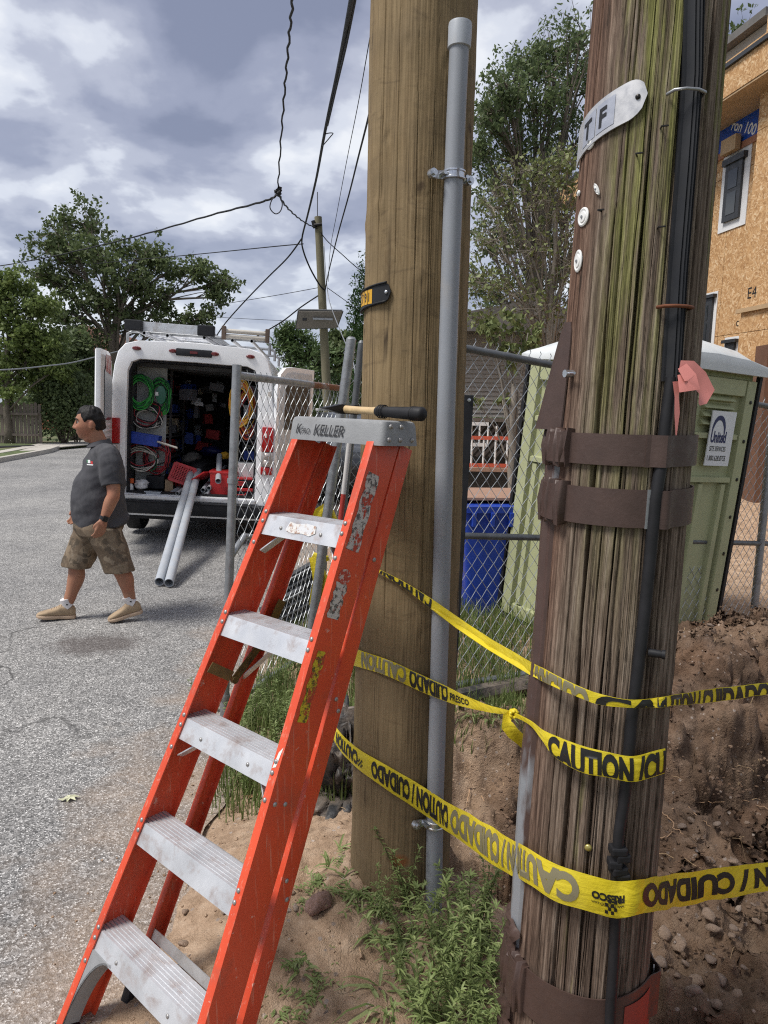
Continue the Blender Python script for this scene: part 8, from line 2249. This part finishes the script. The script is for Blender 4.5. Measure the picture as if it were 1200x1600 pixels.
def window(px0, px1, py0, py1, dep):
    a_, c_ = hit_wall(px0, (py0 + py1) / 2, dep), hit_wall(px1, (py0 + py1) / 2, dep); s0, s1 = sorted((al(a_), al(c_))); z1, z0 = hit_wall((px0 + px1) / 2, py0, dep).z, hit_wall((px0 + px1) / 2, py1, dep).z
    w_ = wbox(s0, s1, z0, z1, .012, -dep + .002).build('window', MT['housewrap']); loc(w_, nh); d_ = (s1 - s0); e_ = min(.15, .2 * d_)
    for nm, q0, q1, y0, y1, th_, ou, mt in (('frame', s0 + e_, s1 - e_, z0 + e_, z1 - e_ * 1.3, .04, .015, 'framegray'), ('pane', s0 + e_ + .09, s1 - e_ - .09, z0 + e_ + .09, z0 + (z1 - z0) * .5 - .03, .006, .056, 'glass'), ('pane', s0 + e_ + .09, s1 - e_ - .09, z0 + (z1 - z0) * .5 + .03, z1 - e_ - .14, .006, .056, 'glass'), ('drip_edge', s0 + e_ - .06, s1 - e_ + .06, z1 - e_ * 1.3, z1 - e_ * .6, .07, .015, 'framegray')):
        o = wbox(q0, q1, y0, y1, th_, -dep + ou).build(nm, MT[mt]); o.parent = w_; o.matrix_parent_inverse = Matrix.Identity(4)
window(1128, 1170, 238, 356, BK); window(1129, 1152, 527, 640, BK); window(1098, 1119, 458, 548, BK)
# eave, header, blue wrap
def zat(px, py, dep): return hit_wall(px, py, dep).z
ze0, ze1 = zat(1170, 148, 0) , zat(1170, 92, 0)
eo = .30
pe = hit_wall(1170, 100, -eo)
zf0, zf1 = hit_wall(1170, 130, -eo).z, hit_wall(1170, 86, -eo).z
loc(wbox(-4, 6, zf0, zf1, .03, eo).build('fascia', MT['osb']), nh)
loc(wbox(-4, 6, zf0 - .03, zf0 - .004, -.9, eo + .02).build('soffit', MT['fascia']), nh)
loc(wbox(-4, 6, zf1 + .003, zf1 + .06, .07, eo).build('drip_edge', MT['framegray']), nh)
b = MB(); q0, q1 = W0 + wd * -4, W0 + wd * 6
b.loft([[p + wn_ * (eo + .05) + Vector((0, 0, zf1 + .06)), p - wn_ * 4 + Vector((0, 0, zf1 + 1.6)), p - wn_ * 4 + Vector((0, 0, zf1 + 1.2)), p + wn_ * (eo) + Vector((0, 0, zf1 + .02))] for p in (q0, q1)]); loc(b.build('roof', MT['shingle']), nh)
MT['bluewrap'] = mk('blue_membrane', (.015, .07, .36), .35, var=.15, vscale=4)
za_, zb_ = zat(1155, 225, BK), zat(1155, 176, BK)
s0 = .06
bw = wbox(s0, 3.2, za_, zb_, .015, -BK + .002).build('blue_wrap', MT['bluewrap']); loc(bw, nh)
loc(wbox(s0, 3.2, zb_ + .004, zat(1155, 156, BK), .05, -BK + .002).build('header_board', MT['redlumber']), nh)
loc(wbox(s0, 3.2, zat(1155, 156, BK) + .004, zat(1155, 146, BK), .02, -BK + .002).build('flashing', MT['framegray']), nh)
loc(wbox(s0, 3.2, za_ - .10, za_ - .004, .03, -BK + .002).build('trim_board', MT['redlumber']), nh)
loc(wbox(al(hit_wall(1164, 215, BK)), al(hit_wall(1141, 225, BK)), za_ - .12, za_ + .10, .09, -BK + .066).build('timber_block', MT['fascia']), nh)
def wtext(tx, px, py, h, mat, dep, xs=.8, bd=.0, out=.003, par=None, rot=0.):
    p = hit_wall(px, py, dep); u_ = -wd
    bm = text_mesh(tx, bd, xs); ca, sa = math.cos(rot), math.sin(rot)
    o = bm_obj('lettering', bm, mat, fn=lambda x, y: p + u_ * ((x * ca - y * sa) * h) + Vector((0, 0, (x * sa + y * ca) * h)) + wn_ * out)
    o.parent = par or nh; o.matrix_parent_inverse = Matrix.Translation(-W0)
    return o
wtext('E4', 1168, 467, .16, MT['ink'], 0, .9, .0); wtext('c', 1150, 510, .13, MT['ink'], BK, .9)
wtext('ron 100', 1144, 203, .15, MT['whiteink'], BK, .95, .02, .022, rot=-.45)
# dormer above the eave
dz = zf1 + .0; pd_ = W0 + wd * 2.2 - wn_ * 1.6
dm_ = MB(); R = Matrix(((wd.x, wn_.x, 0), (wd.y, wn_.y, 0), (0, 0, 1)))
dm_.box((pd_.x, pd_.y, dz + .35), (2.2, 1.6, 1.5), R); loc(dm_.build('dormer', MT['siding']), nh)
dm_ = MB(); dm_.box((pd_.x, pd_.y, dz + 1.18), (2.5, 1.9, .12), R); loc(dm_.build('dormer_roof', MT['shingle']), nh)
p_ = pd_ + wn_ * .81; dm_ = MB(); dm_.box((p_.x, p_.y, dz + .6), (.5, .03, .6), R); loc(dm_.build('blue_wrap', MT['bluewrap']), nh)
p_ = pd_ + wn_ * .82 - wd * .65; dm_ = MB(); dm_.box((p_.x, p_.y, dz + .55), (.7, .03, .5), R); loc(dm_.build('header_board', MT['redlumber']), nh)
# brown post by the wall
p_ = hit_wall(1190, 600, -.25); zt_, zb2 = hit_wall(1193, 540, -.25).z, hit_wall(1193, 765, -.25).z; b = MB(); b.box((p_.x + .12, p_.y, (zt_ + zb2 - .4) / 2), (.32, .32, zt_ - zb2 + .4)); loc(b.build('porch_post', mk('dark_stained_post', (.13, .065, .04), .7)), nh)

# ------------------------------------------------------------------ far pole, solar panel, wires
Yp = 23.0
MT['farpole'] = mk('grey_green_pole', (.15, .135, .085), .9, var=.25, vscale=4, stretch=(1, 1, .1))
p0, p1 = A(513, 660, Yp), A(497, 339, Yp); p0 = p0 + (p0 - p1) * (p0.z / (p1.z - p0.z))
fpz = empty('utility_pole', p0, label='distant thin utility pole carrying a solar panel and many wires', cat='utility pole')
b = MB(); b.tube([p0, p0.lerp(p1, .5), p1], [.155, .135, .115], 12); loc(b.build('pole_shaft', MT['farpole'], smooth=60), fpz)
b = MB(); b.tube([A(491, 352, Yp - .15), A(503, 350, Yp - .15)], .05, 8); b.tube([A(489, 345, Yp - .1), A(492, 356, Yp - .1)], .06, 8); loc(b.build('insulator', MT['dark_steel'], smooth=60), fpz)
b = MB(); b.tube([A(496, 300, Yp), A(496, 339, Yp)], .012, 6); loc(b.build('rod', MT['dark_steel']), fpz)
MT['panelback'] = mk('solar_panel_back', (.22, .20, .175), .6, var=.1)
sp = empty('solar_panel', A(500, 500, Yp - .2), label='small solar panel mounted on the distant utility pole', cat='solar panel')
P4 = [A(463, 512, Yp - .15), A(526, 511, Yp - .15), A(535, 486, Yp - .5), A(467, 485, Yp - .5)]
n_ = (P4[1] - P4[0]).cross(P4[3] - P4[0]).normalized()
b = MB(); b.loft([[p for p in P4], [p + n_ * .05 for p in P4]]); loc(b.build('panel', MT['panelback']), sp)
b = MB()
for i in range(4): b.bar(P4[i], P4[(i + 1) % 4], .05, .07, side=n_)
loc(b.build('frame', MT['darkgalv']), sp)
c_ = A(476, 499, Yp - .55); b = MB(); b.box(c_, (.12, .1, .08)); loc(b.build('junction_box', MT['black_plastic']), sp)
b = MB(); b.bar(A(489, 498, Yp - .45), A(520, 499, Yp - .45), .06, .05, side=(0, 0, 1)); loc(b.build('bracket', MT['galv']), sp)
def wire(pts, r, label, cat='wire', mat='black_rubber', twist=0.0, group='overhead wires', name='overhead_wire', n=6):
    P = [A(*q) for q in pts]; out = []
    for i in range(len(P) - 1):
        for k in range(n):
            u = k / n; a0, a1, a2, a3 = P[max(i - 1, 0)], P[i], P[i + 1], P[min(i + 2, len(P) - 1)]
            out.append(.5 * ((2 * a1) + (a2 - a0) * u + (2 * a0 - 5 * a1 + 4 * a2 - a3) * u * u + (3 * a1 - a0 - 3 * a2 + a3) * u ** 3))
    out.append(P[-1])
    if twist: out = [p + Vector((math.sin(i * 1.9) * twist, 0, math.cos(i * 1.9) * twist * .6)) for i, p in enumerate(out)]
    b = MB(); b.tube(out, r, 6); return b.build(name, MT[mat], smooth=180, label=label, cat=cat, group=group)
wire([(460, -60, 6), (457, 0, 7), (449, 90, 8.6), (441, 190, 10.5), (434, 295, 13.5)], .013, 'thick twisted wire dropping from the top left of the sky to the splice', twist=.012, n=12)
wire([(434, 298, 13.5), (428, 308, 13.6), (400, 318, 14), (330, 336, 16), (240, 362, 19), (150, 385, 23), (60, 405, 27), (-40, 422, 32)], .020, 'long sagging wire from the splice across the oak tree to the left edge', twist=.010, n=8)
wire([(434, 300, 13.6), (445, 320, 15.5), (463, 338, 18.5), (480, 350, 22), (496, 357, 22.9)], .018, 'twisted wire from the splice down to the distant pole', twist=.014, n=9)
wire([(434, 303, 13.5), (425, 312, 13.5), (422, 325, 13.5), (430, 334, 13.5), (438, 330, 13.5), (441, 318, 13.5), (436, 306, 13.5)], .010, 'loop of spare wire hanging under the splice')
b = MB(); c = A(434, 300, 13.4)
for k in range(5): b.tube([c + Vector((.05 * math.sin(k * 2), 0, -.03 + .03 * k)), c + Vector((.05 * math.sin(k * 2 + 1.5), .03, .05 - .03 * k))], .03, 8)
b.build('wire_splice', MT['black_rubber'], smooth=60, label='black wire splice clump where three wires meet', cat='wire splice')
wire([(556, -40, 5.6), (549, 0, 6.3), (537, 65, 7.6), (525, 125, 9.), (514, 175, 10.4), (505, 220, 12), (494, 280, 15), (481, 335, 18.5), (472, 372, 21), (474, 392, 22), (485, 420, 22.4), (500, 446, 22.8), (508, 453, 22.9)], .024, 'thick bundle of cables running from the top edge down to the distant pole', n=8)
wire([(562, -40, 5.7), (553, 10, 6.5), (540, 75, 7.7), (526, 135, 9.1), (512, 196, 11)], .012, 'thinner cable lashed beside the thick bundle near the top')
wire([(503, 222, 11.9), (508, 210, 11.5), (520, 208, 11.5), (516, 214, 11.5), (504, 228, 12)], .008, 'short stray wire end curling off the thick cable bundle')
wire([(472, 372, 21), (450, 402, 22), (420, 432, 23.5), (385, 468, 25), (352, 505, 27), (335, 530, 28)], .022, 'wire slanting down left from the cable bundle towards the van roof')
wire([(474, 381, 22), (440, 384, 22.5), (390, 389, 24), (300, 398, 27), (180, 409, 30), (60, 421, 33), (-30, 426, 36)], .016, 'fine level wire crossing behind the oak tree to the left edge')
wire([(590, 120, 9), (574, 190, 11), (560, 245, 13), (545, 305, 15.5), (527, 370, 18.5), (512, 432, 22), (508, 456, 22.9)], .016, 'dark wire beside the tan pole running down to the distant pole')
wire([(583, 30, 9), (576, 70, 10), (560, 160, 12), (542, 250, 14.5), (526, 335, 17.5), (516, 390, 20.5), (513, 440, 23)], .007, 'hair-thin wire between the cable bundle and the tan pole')
wire([(497, 356, 22.9), (510, 375, 23), (535, 398, 23.5), (560, 420, 24), (600, 450, 25)], .014, 'short wire from the distant pole top going down right')
wire([(512, 450, 22.9), (540, 470, 24), (575, 496, 26)], .012, 'lower wire from the distant pole going down right')
wire([(497, 462, 22.8), (470, 480, 23), (440, 503, 23.4), (404, 524, 24), (395, 530, 24)], .022, 'wire from the distant pole slanting to the van roof right end')
wire([(500, 449, 23), (440, 460, 24), (380, 470, 25), (330, 478, 26)], .010, 'fine wire running left from the distant pole below the bundle')
wire([(330, 495, 40), (420, 500, 40), (500, 503, 40)], .012, 'faint far wire low over the trees behind the van')
wire([(506, 380, 22.8), (510, 440, 22.6), (516, 475, 22), (533, 520, 18), (550, 560, 14), (556, 590, 12)], .012, 'pale guy wire slanting from the distant pole to the gate posts', mat='galv')
wire([(-60, 580, 19), (20, 577, 20), (70, 572, 21), (110, 567, 22), (148, 558, 23), (200, 545, 25)], .018, 'pale low wire crossing in front of the street tree at the left edge', mat='galv')
for ob in (old, new): pass
